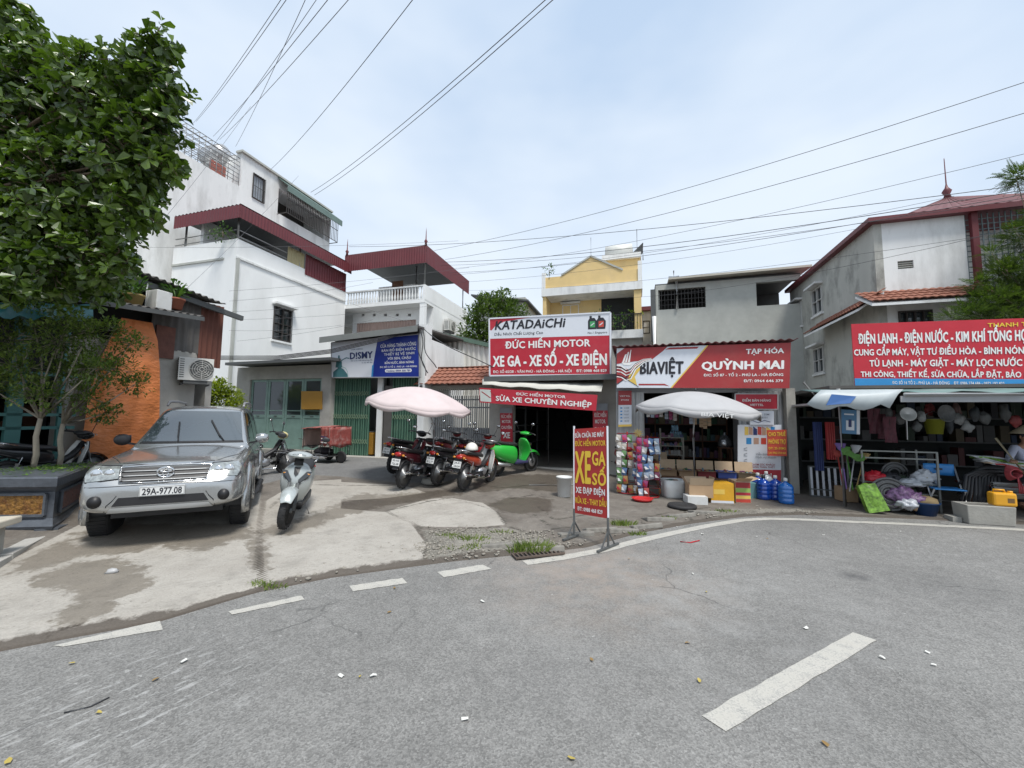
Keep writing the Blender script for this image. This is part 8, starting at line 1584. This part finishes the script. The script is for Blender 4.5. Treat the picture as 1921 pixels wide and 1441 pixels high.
for k in range(7): m.tube([(.10 * math.cos(t * math.pi / 8) * (1 - .05 * k), -.03 + .015 * k, .10 * math.sin(t * math.pi / 8) * (.7 + .08 * k)) for t in range(16)], .012, n=5, closed=True)
for k in range(3): m.tube([(.0, -.05, -.05), (-.03 + .03 * k, -.08, -.22), (-.02 + .03 * k, -.07, -.32)], .010, n=5)
solo(m, 'rope_knot', 'red rope knotted round the white pipes', 'rope', loc=c_)
m = MB(M('pale wooden stick', (.50, .44, .30), .6)); A_ = pilep(1868, 822, 7.0); B_ = pilep(1935, 905, 6.9); m.cyl(Vector(), B_ - A_, .016); solo(m, 'stick', 'pale wooden stick poking out of the pipe pile', 'stick', loc=A_)
hold = A_.lerp(B_, .52)
def skinned(name, parent, V, E, Rr, mm, sub=2):
    me = bpy.data.meshes.new(name); me.from_pydata([tuple(v) for v in V], E, []); me.update(); me.materials.append(mm); o = bpy.data.objects.new(name, me); col.objects.link(o); o.parent = parent; k = o.modifiers.new('skin', 'SKIN'); k.use_smooth_shade = True
    for i, r in enumerate(Rr): q = me.skin_vertices[0].data[i]; q.radius = (r, r) if not isinstance(r, tuple) else r; q.use_root = i == 0
    k2 = o.modifiers.new('sub', 'SUBSURF'); k2.levels = k2.render_levels = sub; return o
pp = onY(1927, 900, 7.5); pp.z = gz(pp.x, pp.y); root = empty('person', pp, R(-20), 'person in a conical hat and lavender shirt holding a stick at the right edge', 'person')
hl = Matrix.Rotation(R(20), 3, 'Z') @ (hold - pp); SKN = M('skin', (.36, .20, .13), .55, var=.06); LAV = M('pale lavender shirt', (.50, .53, .66), .8, var=.06, bump=.3, bscale=14); TRO = M('dark trousers', (.03, .03, .04), .8); sh = Vector((-.155, -.03, 1.12)); el = sh.lerp(hl, .5) + Vector((-.05, .05, -.10)); wr = el.lerp(hl, .86)
V = [(0, .02, .78), (0, 0, .95), (0, -.03, 1.12), (0, -.05, 1.20), (0, -.08, 1.28), (0, -.085, 1.36), sh, el, wr, (.155, -.03, 1.12), (.24, .0, .92), (.24, -.12, .78), (-.085, .02, .74), (-.10, -.03, .42), (-.10, .03, .07), (-.11, -.12, .03), (.085, .02, .74), (.10, -.03, .42), (.10, .03, .07), (.11, -.12, .03)]
E = [(0, 1), (1, 2), (2, 3), (3, 4), (4, 5), (2, 6), (6, 7), (7, 8), (2, 9), (9, 10), (10, 11), (0, 12), (12, 13), (13, 14), (14, 15), (0, 16), (16, 17), (17, 18), (18, 19)]
Rr = [.11, .10, .10, .05, .082, .085, .048, .036, .026, .048, .036, .026, .075, .05, .036, .03, .075, .05, .036, .03]
for w_, el_, base_ in ((8, 7, hl), (11, 10, Vector((.24, -.20, .70)))):           # palm, four curled fingers and a thumb
    w0 = Vector(V[w_]); d = (w0 - Vector(V[el_])).normalized(); sx, sy = frame(d); pm = w0 + d * .05; ip = len(V); V.append(pm); E.append((w_, ip)); Rr.append((.034, .017))
    for j, L in enumerate((.066, .075, .070, .056)):
        k = pm + d * .03 + sx * (.03 - .02 * j); n0 = len(V); V += [k, k + d * L * .5 - sy * .012, k + d * L * .62 - sy * L * .45, k + d * L * .4 - sy * L * .6]; E += [(ip, n0), (n0, n0 + 1), (n0 + 1, n0 + 2), (n0 + 2, n0 + 3)]; Rr += [.0095, .009, .0085, .0075]
    n0 = len(V); V += [w0 + d * .03 + sx * .032, w0 + d * .055 + sx * .045 - sy * .02, w0 + d * .08 + sx * .035 - sy * .04]; E += [(w_, n0), (n0, n0 + 1), (n0 + 1, n0 + 2)]; Rr += [.012, .010, .008]
skinned('body', root, V, E, Rr, SKN)
skinned('shirt', root, [(0, .02, .84)] + V[1:3] + [V[6], V[7], Vector(V[7]).lerp(Vector(V[8]), .75), V[9], V[10], Vector(V[10]).lerp(Vector(V[11]), .75)], [(0, 1), (1, 2), (2, 3), (3, 4), (4, 5), (2, 6), (6, 7), (7, 8)], [.14, .125, .118, .066, .052, .042, .066, .052, .042], LAV)
skinned('trousers', root, [(0, .02, .80), V[12], V[13], (-.10, .03, .12), V[16], V[17], (.10, .03, .12)], [(0, 1), (1, 2), (2, 3), (0, 4), (4, 5), (5, 6)], [.125, .09, .066, .055, .09, .066, .055], TRO)
m = MB(KTXT); m.ell((0, -.055, 1.35), (.092, .085, .10), None, 14, 8); m.build('hair', root)
m = MB(SKN); m.ell((0, -.178, 1.315), (.014, .02, .022), None, 8, 6); m.build('nose', root)
for s_ in (-1, 1): m = MB(KTXT); m.ell((s_ * .032, -.165, 1.335), (.014, .008, .006), None, 8, 4); m.build('eye', root); m = MB(SKN); m.ell((s_ * .088, -.08, 1.32), (.012, .02, .03), None, 8, 5); m.build('ear', root)
m = MB(M('lips', (.30, .11, .09), .5)); m.ell((0, -.166, 1.275), (.024, .008, .007), None, 8, 4); m.build('mouth', root)
m = MB(M('palm leaf hat', (.55, .47, .33), .7, var=.1, scale=20)); m.lathe([(.21, 1.385), (.20, 1.395), (.10, 1.475), (.001, 1.555)], None, 28, (0, -.07, 0)); m.build('conical_hat', root, solid=.006)
# trestle holding the pipes
T0 = pilep(1925, 955, 7.1); root = empty('trestle', (T0.x, T0.y, gz(T0.x, T0.y)), -PHI, 'brown wooden trestle carrying the pipe pile', 'trestle')
for x in (-.5, .6):
    for y in (-.2, .3): m = MB(WOODB); m.beam((x, y * 1.2, 0), (x, y, .42), .05); m.build('leg', root)
    m = MB(WOODB); m.beam((x, -.25, .44), (x, .4, .44), .06, .05); m.build('crossbar', root)
m = MB(M('dark red board', (.10, .03, .025), .6)); m.box((.1, .1, .49), (1.6, .6, .035)); m.build('tabletop', root)
carton(1795, 1830, 842, 905, .4, M('dim red carton', (.16, .03, .03), .6), 'dim red tall carton inside the hardware shop', open_=False, z=.12)
# ================================================================ trees and plants
def leaf(m, p, d, up, L, w, fold=.25):
    d = d.normalized(); x = d.cross(up)
    if x.length < 1e-3: x = d.cross(Vector((1, 0, 0)))
    x.normalize(); n = x.cross(d); b = Vector(p)
    m.add([b, b + d * L * .45 - x * w * .34 + n * fold * w * .4, b + d * L * .78 - x * w * .5 + n * fold * w * .6, b + d * L - n * .06 * L, b + d * L * .78 + x * w * .5 + n * fold * w * .6, b + d * L * .45 + x * w * .34 + n * fold * w * .4, b + d * L * .6], [(0, 6, 1), (1, 6, 2), (2, 6, 3), (3, 6, 4), (4, 6, 5), (5, 6, 0)])
def rdir():
    while True:
        v = Vector((rnd.uniform(-1, 1), rnd.uniform(-1, 1), rnd.uniform(-1, 1)))
        if .05 < v.length < 1: return v.normalized()
def in_ball(c, r, shell=.5):
    v = rdir(); return Vector(c) + Vector((v.x * r[0], v.y * r[1], v.z * r[2])) * (rnd.random() ** (1 - shell) if shell < 1 else 1), v
BARK = M('grey brown bark', (.16, .12, .085), .9, var=.3, scale=8, bump=.5, bscale=20, stretch=(1, 1, .3)); BARK2 = M('pale smooth bark', (.30, .26, .20), .85, var=.2, scale=8, bump=.3)
def tree_root(name, loc, label, cat='tree', group=None): return empty(name, loc, 0, label, cat, group)
# big leafed tree hanging in from the left
BL = leaf_mat('broad glossy leaf', (.013, .034, .007), (.12, .19, .030), .28, .26, .9, .6)
blobs = [(60, 250, 5.4, .95), (-60, 110, 5.6, 1.15), (190, 195, 5.0, .68), (265, 135, 4.9, .50), (300, 80, 4.8, .30), (150, 130, 5.0, .40), (130, 370, 5.2, .85), (240, 300, 4.9, .58), (285, 235, 4.8, .42), (250, 385, 4.9, .42), (30, 430, 5.3, .72), (170, 470, 5.1, .52), (-80, 330, 5.8, 1.2), (90, 500, 5.0, .42), (215, 490, 5.0, .30), (20, 50, 5.2, .42), (-120, 480, 5.6, .7), (300, 180, 4.8, .38), (130, 470, 5.6, .9), (60, 360, 6.0, 1.1), (200, 300, 5.6, .8), (270, 330, 5.2, .45), (130, 240, 5.8, .9), (75, 140, 5.2, .6), (310, 300, 4.8, .26), (15, 520, 5.0, .35)]
tb = onY(-330, 1000, 5.6); tb.z = .1; root = tree_root('leafy_tree', tb, 'large tree with broad glossy dark leaves reaching in from the upper left'); m = MB(BL); wd = MB(BARK); o_ = tb; hub = onY(-190, 420, 5.6) - o_
wd.tube([(0, 0, 0), (.05, .02, 1.2), (.2, .05, 2.2), hub], [.17, .14, .12, .09], n=9)
for (px, py, y, r) in blobs:
    c = onY(px, py, y) - o_; wd.tube([hub, hub.lerp(c, .5) + Vector((0, 0, .12)), c], [.05, .025, .008], n=6)
    n_ = int(78 * (r / .5) ** 1.9)
    for _ in range(n_):
        p, v = in_ball(c, (r, r * .8, r), .62)
        if rnd.random() < .3: wd.tube([c.lerp(p, .35), c.lerp(p, .7) + rdir() * .05, p], [.010, .007, .004], n=4)
        ax = (v + Vector((0, 0, .75)) + rdir() * .45).normalized(); k0 = rnd.uniform(0, 6.28); k_ = rnd.randint(5, 8); x, yv = frame(ax)
        for j in range(k_): a = k0 + j * 6.28 / k_; d = (x * math.cos(a) + yv * math.sin(a) + ax * rnd.uniform(-.35, 1.0) + rdir() * .3); L = rnd.uniform(.08, .175); leaf(m, p - ax * rnd.uniform(0, .09), d, (ax + rdir() * .6).normalized(), L, L * rnd.uniform(.5, .62), rnd.uniform(.1, .6))
wd.build('trunk', root); m.build('crown', root)
# two thin trees in the planter
OL = leaf_mat('small olive leaf', (.035, .075, .015), (.17, .23, .05), .5, .35, 2.5)
def thin_tree(px, py, px2, py2, y, label, cl, nleaf, L0):
    p = onY(px, py, y); p.z = PLANTER_C.z + .66; root = tree_root('thin_tree', p, label, 'tree', 'thin trees in the planter'); f = onY(px2, py2, y) - p; wd = MB(BARK2); wd.tube([(0, 0, -.05), f * .3 + Vector((.03, 0, 0)), f * .65 + Vector((-.02, 0, 0)), f], [.042, .034, .03, .026], n=8); m = MB(OL)
    for cx, cy, dy, r in cl:
        c = onY(cx, cy, y + dy) - p; wd.tube([f, f.lerp(c, .5) + rdir() * .06, c], [.02, .012, .005], n=5)
        for _ in range(int(nleaf * r * r / .09)):
            q, v = in_ball(c, (r, r, r * .8), .45)
            if rnd.random() < .25: wd.tube([c.lerp(q, .2), c.lerp(q, .6) + rdir() * .03, q], [.005, .004, .002], n=3)
            for _ in range(5): d = (v + rdir() * .9 + Vector((0, 0, .2))); leaf(m, q + rdir() * .03, d, Vector((0, 0, 1)), rnd.uniform(.6, 1) * L0, L0 * .36)
    wd.build('trunk', root); m.build('crown', root)
yP = PLANTER_C.y
thin_tree(58, 892, 76, 785, yP - .05, 'nearer thin pale trunked tree in the planter', [(40, 690, 0, .42), (110, 640, .1, .4), (75, 740, -.1, .3), (165, 625, .2, .34), (20, 640, .2, .35), (180, 690, .1, .30), (-30, 720, .2, .4), (60, 590, .3, .35), (130, 600, .3, .3)], 105, .075)
thin_tree(108, 885, 118, 795, yP + .25, 'thinner tree nearest the orange tarpaulin in the planter', [(215, 690, .2, .34), (245, 645, .3, .25), (165, 745, 0, .30), (255, 720, .3, .22), (130, 700, .1, .3), (200, 775, .2, .22), (215, 620, .3, .25), (160, 680, .2, .34)], 100, .075)
# feathery tree on the right
FE = leaf_mat('fine feathery leaf', (.015, .035, .009), (.085, .125, .03), .5, .4, 1.2)
tb = onY(2010, 900, 10.6); tb.z = .12; root = tree_root('feathery_tree', tb, 'feathery fine leaved tree behind the red banner at the right frame edge'); m = MB(FE); wd = MB(BARK); hub = onY(1990, 640, 10.6) - tb; wd.tube([(0, 0, 0), (.1, 0, 1.2), hub], [.14, .11, .08], n=8)
for (px, py, y, r) in [(1900, 565, 10.6, .62), (1850, 570, 10.4, .48), (1935, 500, 10.6, .55), (1880, 510, 10.6, .42), (1815, 590, 10.3, .36), (1785, 598, 10.2, .24), (1910, 440, 10.6, .34), (1935, 335, 10.6, .42), (1905, 330, 10.5, .28), (1960, 560, 10.7, .8), (1980, 400, 10.7, .6), (1860, 475, 10.5, .2), (1835, 530, 10.4, .26), (1900, 610, 10.5, .55), (1850, 600, 10.4, .5), (1890, 540, 10.9, .7), (1940, 450, 10.8, .6), (1920, 600, 10.8, .8)]:
    c = onY(px, py, y) - tb; wd.tube([hub, hub.lerp(c, .55) + Vector((0, 0, .1)), c], [.04, .022, .006], n=5)
    for _ in range(int(85 * (r / .3) ** 2)):
        p, v = in_ball(c, (r, r, r * .8), .55); d = (v + Vector((-.35, 0, .15)) + rdir() * .5).normalized(); sd = d.cross(Vector((0, 0, 1))); sd = sd.normalized() if sd.length > .01 else Vector((1, 0, 0)); L = rnd.uniform(.18, .34)
        for k in range(9):
            q = p + d * L * k / 9 - Vector((0, 0, .04 * (k / 9) ** 2))
            for s in (-1, 1): e = (sd * s + d * .6).normalized(); l_ = L * .26 * (1 - .5 * k / 9); w_ = d * l_ * .22; m.add([q, q + e * l_ * .5 + w_, q + e * l_, q + e * l_ * .5 - w_], [(0, 1, 2, 3)])
wd.build('trunk', root); m.build('crown', root)
# bushy tree in the middle distance, bush behind the car, balcony and roof plants
def bushy(name, px, py, y, zb, cl, mm, L0, n0, label, cat='tree', trunk=.12, group=None):
    p = onY(px, py, y); p.z = zb; root = tree_root(name, p, label, cat, group); m = MB(mm); wd = MB(BARK); mid = onY(cl[0][0], cl[0][1], y) - p; wd.tube([(0, 0, 0), mid * .5 + Vector((trunk * .3, 0, 0)), mid], [trunk, trunk * .8, trunk * .5], n=7)
    for cx, cy, dy, r in cl:
        c = onY(cx, cy, y + dy) - p; wd.tube([mid * .8, mid.lerp(c, .6) + rdir() * r * .1, c], [trunk * .4, trunk * .25, trunk * .08], n=5)
        for _ in range(int(n0 * (r / L0 / 5) ** 2)):
            q, v = in_ball(c, (r, r, r * .85), .6)
            for _ in range(4): leaf(m, q + rdir() * L0 * .6, v + rdir() * .9 + Vector((0, 0, .15)), Vector((0, 0, 1)), L0 * rnd.uniform(.7, 1.2), L0 * .5)
    wd.build('trunk', root); m.build('crown', root); return root
MG = leaf_mat('mid green leaf', (.030, .060, .014), (.13, .19, .05), .5, .3, .6); YG = leaf_mat('yellow green leaf', (.08, .13, .015), (.32, .36, .04), .5, .4, 1.5); DG = leaf_mat('deep green plant leaf', (.02, .055, .012), (.10, .20, .04), .45, .3, 3)
bushy('bushy_tree', 925, 760, 21, .4, [(930, 600, 0, 1.3), (890, 625, 0, .9), (960, 590, .3, .9), (945, 560, 0, .55), (915, 570, 0, .7), (890, 590, .2, .6), (970, 625, 0, .9), (880, 650, -.2, .8), (930, 650, -.3, 1.1)], MG, .2, 260, 'bushy green tree between the white house and the yellow house')
bushy('shrub', 395, 850, 12.2, .3, [(395, 745, 0, .55), (350, 750, -.3, .45), (430, 748, .2, .4), (375, 728, 0, .35), (412, 730, 0, .35), (340, 735, -.3, .3), (330, 765, -.5, .4), (440, 765, 0, .35)], YG, .10, 230, 'yellow green shrub behind the silver car roof', 'shrub', .05)
for px, py, cl, lab in ((1150, 606, [(1150, 603, 0, .40), (1142, 585, 0, .25)], 'green plant on the left half of the yellow house balcony'), (1168, 610, [(1168, 605, 0, .42), (1175, 590, 0, .3)], 'trailing green plant in the middle of the yellow house balcony'), (1192, 604, [(1193, 590, 0, .42), (1196, 606, 0, .3)], 'bright spiky plant at the right end of the yellow house balcony'), (1120, 603, [(1118, 590, 0, .25), (1124, 600, 0, .22)], 'small reddish plant left on the yellow house balcony'), (1030, 512, [(1030, 506, 0, .36), (1038, 500, 0, .2)], 'plant on the left roof corner of the yellow house')):
    y = 24.2; q = onY(px, py + 12, y); bushy('balcony_plant', px, py + 14, y, q.z, cl, YG if 'bright' in lab else DG, .16, 50, lab, 'plant', .03)
def potted(px, py, y, mm, label, r=.22, k=26):
    p = onY(px, py, y); root = empty('potted_plant', p, 0, label, 'potted plant'); m = MB(mm); m.lathe([(.12, 0), (.16, .19), (.175, .19), (.175, .23), (.15, .23), (.14, .19), (.001, .19)], None, 14); m.build('pot', root); m = MB(DG)
    for _ in range(k): a = rnd.uniform(0, 6.28); t = rnd.uniform(.3, 1.2); d = Vector((math.cos(a) * t, math.sin(a) * t, 1)); leaf(m, Vector((0, 0, .2)), d, Vector((0, 0, 1)), rnd.uniform(.25, .5), .05, .1)
    for _ in range(60): q, v = in_ball((0, 0, .42), (r, r, .2), .5); leaf(m, q, v + rdir() * .6, Vector((0, 0, 1)), .10, .05)
    m.build('foliage', root)
def roof_pot(px, py, mm, lab): b_, z_ = onA(px, py, al + .45); p = W(al + .45, b_, z_); potted(px, py, p.y, mm, lab)
roof_pot(250, 574, M('ochre pot', (.30, .22, .08), .7), 'ochre potted plant on the stall roof above the orange tarpaulin'); roof_pot(328, 580, M('terracotta pot', (.30, .10, .06), .8), 'terracotta potted plant at the right end of the stall roof')
b_, z_ = onA(298, 582, al + .4); m = MB(WPLA); m.box((0, 0, .2), (.3, .3, .4)); m.tube([(-.15, -.16, 0), (-.15, -.16, .55)], .02, n=6); solo(m, 'foam_box', 'white foam box between the two potted plants on the stall roof', 'box', loc=W(al + .4, b_, z_), rot=-PHI, bevel=.02)
y = 14.6; q = onY(418, 446, y); bushy('balcony_plant', 418, 446, y, q.z, [(418, 434, 0, .35), (405, 440, 0, .25)], DG, .12, 60, 'small plant on the railing of the white house terrace', 'plant', .02)
# weeds
GR = leaf_mat('grass blade', (.06, .11, .02), (.24, .30, .07), .6, .3, 4); m = MB(GR); c0 = G(1003, 1030)
def tuft(px, py, r, n, h):
    c = G(px, py)
    for _ in range(n):
        a = rnd.uniform(0, 6.28); q = rnd.random() ** .7 * r; p = c - c0 + Vector((math.cos(a) * q * 1.6, math.sin(a) * q * .7, 0)); d = Vector((math.cos(a) * .5 + rnd.uniform(-.4, .4), rnd.uniform(-.5, .5), 1)).normalized() * h * rnd.uniform(.5, 1.1); s = d.cross(Vector((rnd.random(), 1, 0))).normalized() * .006; m.add([p - s, p + s, p + d * .6 + s * .7, p + d + Vector((d.x, d.y, 0)) * .5, p + d * .6 - s * .7], [(0, 1, 2, 3, 4)])
tuft(1000, 1034, .13, 190, .15); tuft(975, 1036, .10, 80, .10)
for px, py, r, n, h in ((880, 1012, .16, 110, .06), (840, 1005, .1, 60, .05), (905, 1025, .12, 60, .05), (490, 1098, .08, 70, .05), (510, 1104, .1, 60, .04), (1170, 985, .12, 110, .09), (1255, 975, .06, 50, .07), (940, 1000, .1, 50, .05), (860, 1030, .15, 60, .04), (1195, 1003, .1, 60, .06), (1360, 960, .15, 60, .05)): tuft(px, py, r, n, h)
tag(m.build('weeds', loc=c0), 'green weeds and grass tufts along the broken forecourt edge', 'weeds', kind='stuff')
# loose rubble
RB = M('rubble stone', (.27, .25, .215), .9, var=.35, scale=14, bump=.4); m = MB(RB); pg = [(G(*q)) for q in ((800, 1030), (860, 1000), (980, 1005), (1040, 1028), (900, 1050), (1180, 1000), (1330, 970), (1430, 968), (1520, 962), (560, 1092), (640, 1082))]
for i in range(900):
    c = rnd.choice(pg[:5] if i % 3 else pg); p = c + Vector((rnd.gauss(0, .24), rnd.gauss(0, .13), 0)); z = gz(p.x, p.y)
    if z < .008: continue
    r = rnd.uniform(.005, .022); m.ell((p.x - c0.x, p.y - c0.y, z + .012 - c0.z), (r * rnd.uniform(.8, 1.6), r, r * .7), None, 5, 3, Matrix.Rotation(rnd.uniform(0, 3), 3, 'Z'), jit=.2)
tag(m.build('rubble', loc=c0), 'small loose rubble and stones along the forecourt edge', 'rubble', kind='stuff')
# broken kerb stones along the forecourt edge
for i, (px, py, rz) in enumerate(((1080, 1003, .3), (1125, 995, .35), (1165, 996, .5), (1210, 988, .4), (1235, 975, .3), (1275, 968, .3), (1320, 962, .2), (1020, 1030, .2), (940, 1024, .1))):
    p = G(px, py); m = MB(M('dirty kerb concrete', (.20, .19, .17), .9, var=.3, scale=9, bump=.4)); m.box((0, 0, .0), (.48, .2, .08), None, Matrix.Rotation(R(-14), 3, 'X')); solo(m, 'kerb_block', 'tilted broken kerb block along the forecourt edge by the red standing board', 'kerb stone', 'broken kerb blocks by the standing board', loc=p + Vector((0, 0, -.005)), rot=(rnd.uniform(-.08, .08), rnd.uniform(-.1, .1), R(18) * rz * 2), bevel=.018)
p0, p1 = onZ(968, 1050, .014), onZ(1060, 1040, .014); d = p1 - p0; root = empty('drain_grate', p0, math.atan2(d.y, d.x), 'rusty drain grate in the gutter below the grass tuft', 'drain grate'); m = MB(M('rusty iron', (.10, .075, .06), .8, var=.3)); L = d.length; m.bx(0, L, 0, .02, 0, .02); m.bx(0, L, .15, .17, 0, .02)
for k in range(12): m.bx(L * k / 12, L * k / 12 + .016, .02, .15, .002, .018)
m.build('grate', root); m = MB(BLACKM); m.poly([(0, .02, .001), (L, .02, .001), (L, .15, .001), (0, .15, .001)]); m.build('opening', root)
# ================================================================ overhead cables
CBL = M('black cable', (.045, .045, .05), .6); CBG = M('grey cable', (.14, .14, .15), .6)
def cable(p, q, r, sag, label, grp, mm=CBL):
    P = [p.lerp(q, t / 14) - Vector((0, 0, sag * 4 * (t / 14) * (1 - t / 14))) - p for t in range(15)]; m = MB(mm); m.tube(P, r * .52, n=5); solo(m, 'overhead_cable', label, 'cable', grp, loc=p)
LA = 'thin black cable fanning across the sky to the tall white building'; GA = 'cables fanning to the tall white building'
for x0, y0, x1, y1, yn, yf, r in ((545, -12, 368, 228, 7, 19, .013), (532, -8, 362, 232, 7, 19, .012), (578, -12, 442, 275, 7, 18.5, .012), (624, -12, 400, 256, 7, 18.5, .014), (662, -10, 412, 262, 7, 18.5, .014), (600, -10, 378, 300, 7, 17.5, .011), (470, 200, 300, 420, 16, 14, .010), (560, 330, 330, 560, 17, 13, .010)): cable(onY(x0, y0, yn), onY(x1, y1, yf), r, .12, LA, GA, CBG)
for x0, x1, y1 in ((1032, 583, 361), (1046, 590, 366)): cable(onY(x0, -8, 6.5), onY(x1, y1, 20), .017, .25, 'thick black cable of the pair crossing the upper middle sky', 'pair of cables in the upper middle sky')
cable(onY(780, -8, 6.5), onY(508, 318, 18.5), .014, .2, 'single black cable crossing the sky left of the cable pair', None)
for x0, y0, x1, y1, yf, r in ((815, 470, 1990, 132, 7.5, .014), (835, 487, 1990, 192, 7.5, .014), (840, 505, 1990, 272, 7.5, .010), (655, 463, 1990, 338, 8, .015), (830, 492, 1990, 345, 8, .018), (850, 516, 1790, 368, 13, .012), (845, 512, 1990, 352, 8.2, .014), (825, 498, 1990, 361, 8.4, .012), (860, 530, 1800, 392, 12, .010), (870, 545, 1990, 420, 8, .009), (1150, 560, 1990, 408, 8, .010)): cable(onY(x0, y0, 19), onY(x1, y1, yf), r, .35, 'thin black cable rising across the right half of the sky', 'cables across the right half of the sky')
for x0, y0, x1, y1 in ((270, 464, 860, 452), (430, 546, 880, 502), (430, 565, 700, 530), (440, 600, 800, 575), (445, 640, 700, 600), (435, 585, 680, 560), (430, 620, 640, 610), (660, 570, 905, 640)): cable(onY(x0, y0, 12.6), onY(x1, y1, 14), .008, .08, 'thin grey cable strung in front of the white house wall', 'cables before the white house', CBG)
for k in range(4):
    pts = [onY(x, y + 2.2 * k, 11.8) for x, y in ((395, 668), (520, 668), (620, 656), (720, 632), (786, 609))]; o_ = pts[0]; m = MB(CBL); m.tube([p - o_ for p in pts], .014, n=5); solo(m, 'overhead_cable', 'black cable sagging along the garage roof up to the kiosk roof', 'cable', 'cables along the garage and kiosk', loc=o_)
for k, (x0, y0, x1, y1) in enumerate(((786, 612, 800, 700), (788, 613, 815, 690), (783, 615, 797, 705), (795, 618, 930, 690))):
    p, q = onY(x0, y0, 11.2), onY(x1, y1, 11.2); m = MB(CBL); m.tube([(q - p) * t + Vector((.06 * math.sin(t * 7 + k), 0, -.1 * math.sin(math.pi * t))) for t in [i / 9 for i in range(10)]], .014, n=5); solo(m, 'service_cable', 'tangled black service cable at the right corner of the kiosk', 'cable', 'service cables at the kiosk corner', loc=p)
# ================================================================ litter
LIT = [M('white paper scrap', (.62, .62, .58), .7), M('yellow fallen leaf', (.42, .33, .08), .6), M('brown fallen leaf', (.24, .15, .05), .7)]
for i, (px, py, k) in enumerate(((905, 1130, 0), (1512, 1180, 0), (1655, 1236, 0), (1752, 1250, 0), (872, 1352, 0), (345, 1243, 0), (1318, 1003, 0), (1300, 1078, 0), (1545, 1005, 0), (1690, 998, 0), (1420, 1008, 0), (640, 1270, 0), (1325, 1112, 1), (1312, 1280, 1), (1072, 1426, 1), (675, 1272, 1), (135, 1247, 1), (185, 1340, 1), (15, 1432, 1), (1548, 1398, 2), (292, 1277, 2), (730, 1150, 2), (1110, 1240, 2), (1290, 1208, 2), (1440, 1012, 2), (1180, 1050, 2), (700, 1270, 0), (1740, 1226, 0), (1350, 955, 0), (1420, 950, 0), (1270, 990, 0), (740, 1105, 2))):
    p = G(px, py); m = MB(LIT[k]); s = rnd.uniform(.009, .017) * (1.1 if k == 0 else 1.0); P = [[(s * (u - 1) * 1.3, s * (v - 1) * .8 * (1 - .3 * abs(u - 1)), .004 + rnd.uniform(0, .010)) for u in range(3)] for v in range(3)]; m.grid(P)
    solo(m, ('paper_scrap', 'fallen_leaf', 'fallen_leaf')[k], ('small white scrap lying on the road or its edge', 'small yellow leaf lying on the grey road', 'small brown leaf lying on the grey road')[k], ('scrap', 'leaf', 'leaf')[k], ('white scraps on the ground', 'yellow leaves on the road', 'brown leaves on the road')[k], loc=p + Vector((0, 0, .003)), rot=rnd.uniform(0, 6.28))
p = G(210, 1078); m = MB(M('crumpled wrapper', (.4, .4, .4), .4)); m.ell((0, 0, .03), (.06, .04, .03), None, 8, 5, jit=.3); solo(m, 'wrapper', 'crumpled white wrapper on the damp stain before the silver car', 'wrapper', loc=p)
pts = [onZ(x, y, .006) for x, y in ((120, 1337), (170, 1325), (205, 1308))]; m = MB(CBL); m.tube([q - pts[0] for q in pts], .004, n=5); solo(m, 'wire_scrap', 'thin black wire scrap on the near left road', 'wire', loc=pts[0])
pts = [onZ(x, y, .008) for x, y in ((1276, 1016), (1295, 1018), (1312, 1014))]; m = MB(RP); m.tube([q - pts[0] for q in pts], .008, n=5); solo(m, 'string_scrap', 'thin red plastic string on the road right of the standing board', 'string', loc=pts[0])
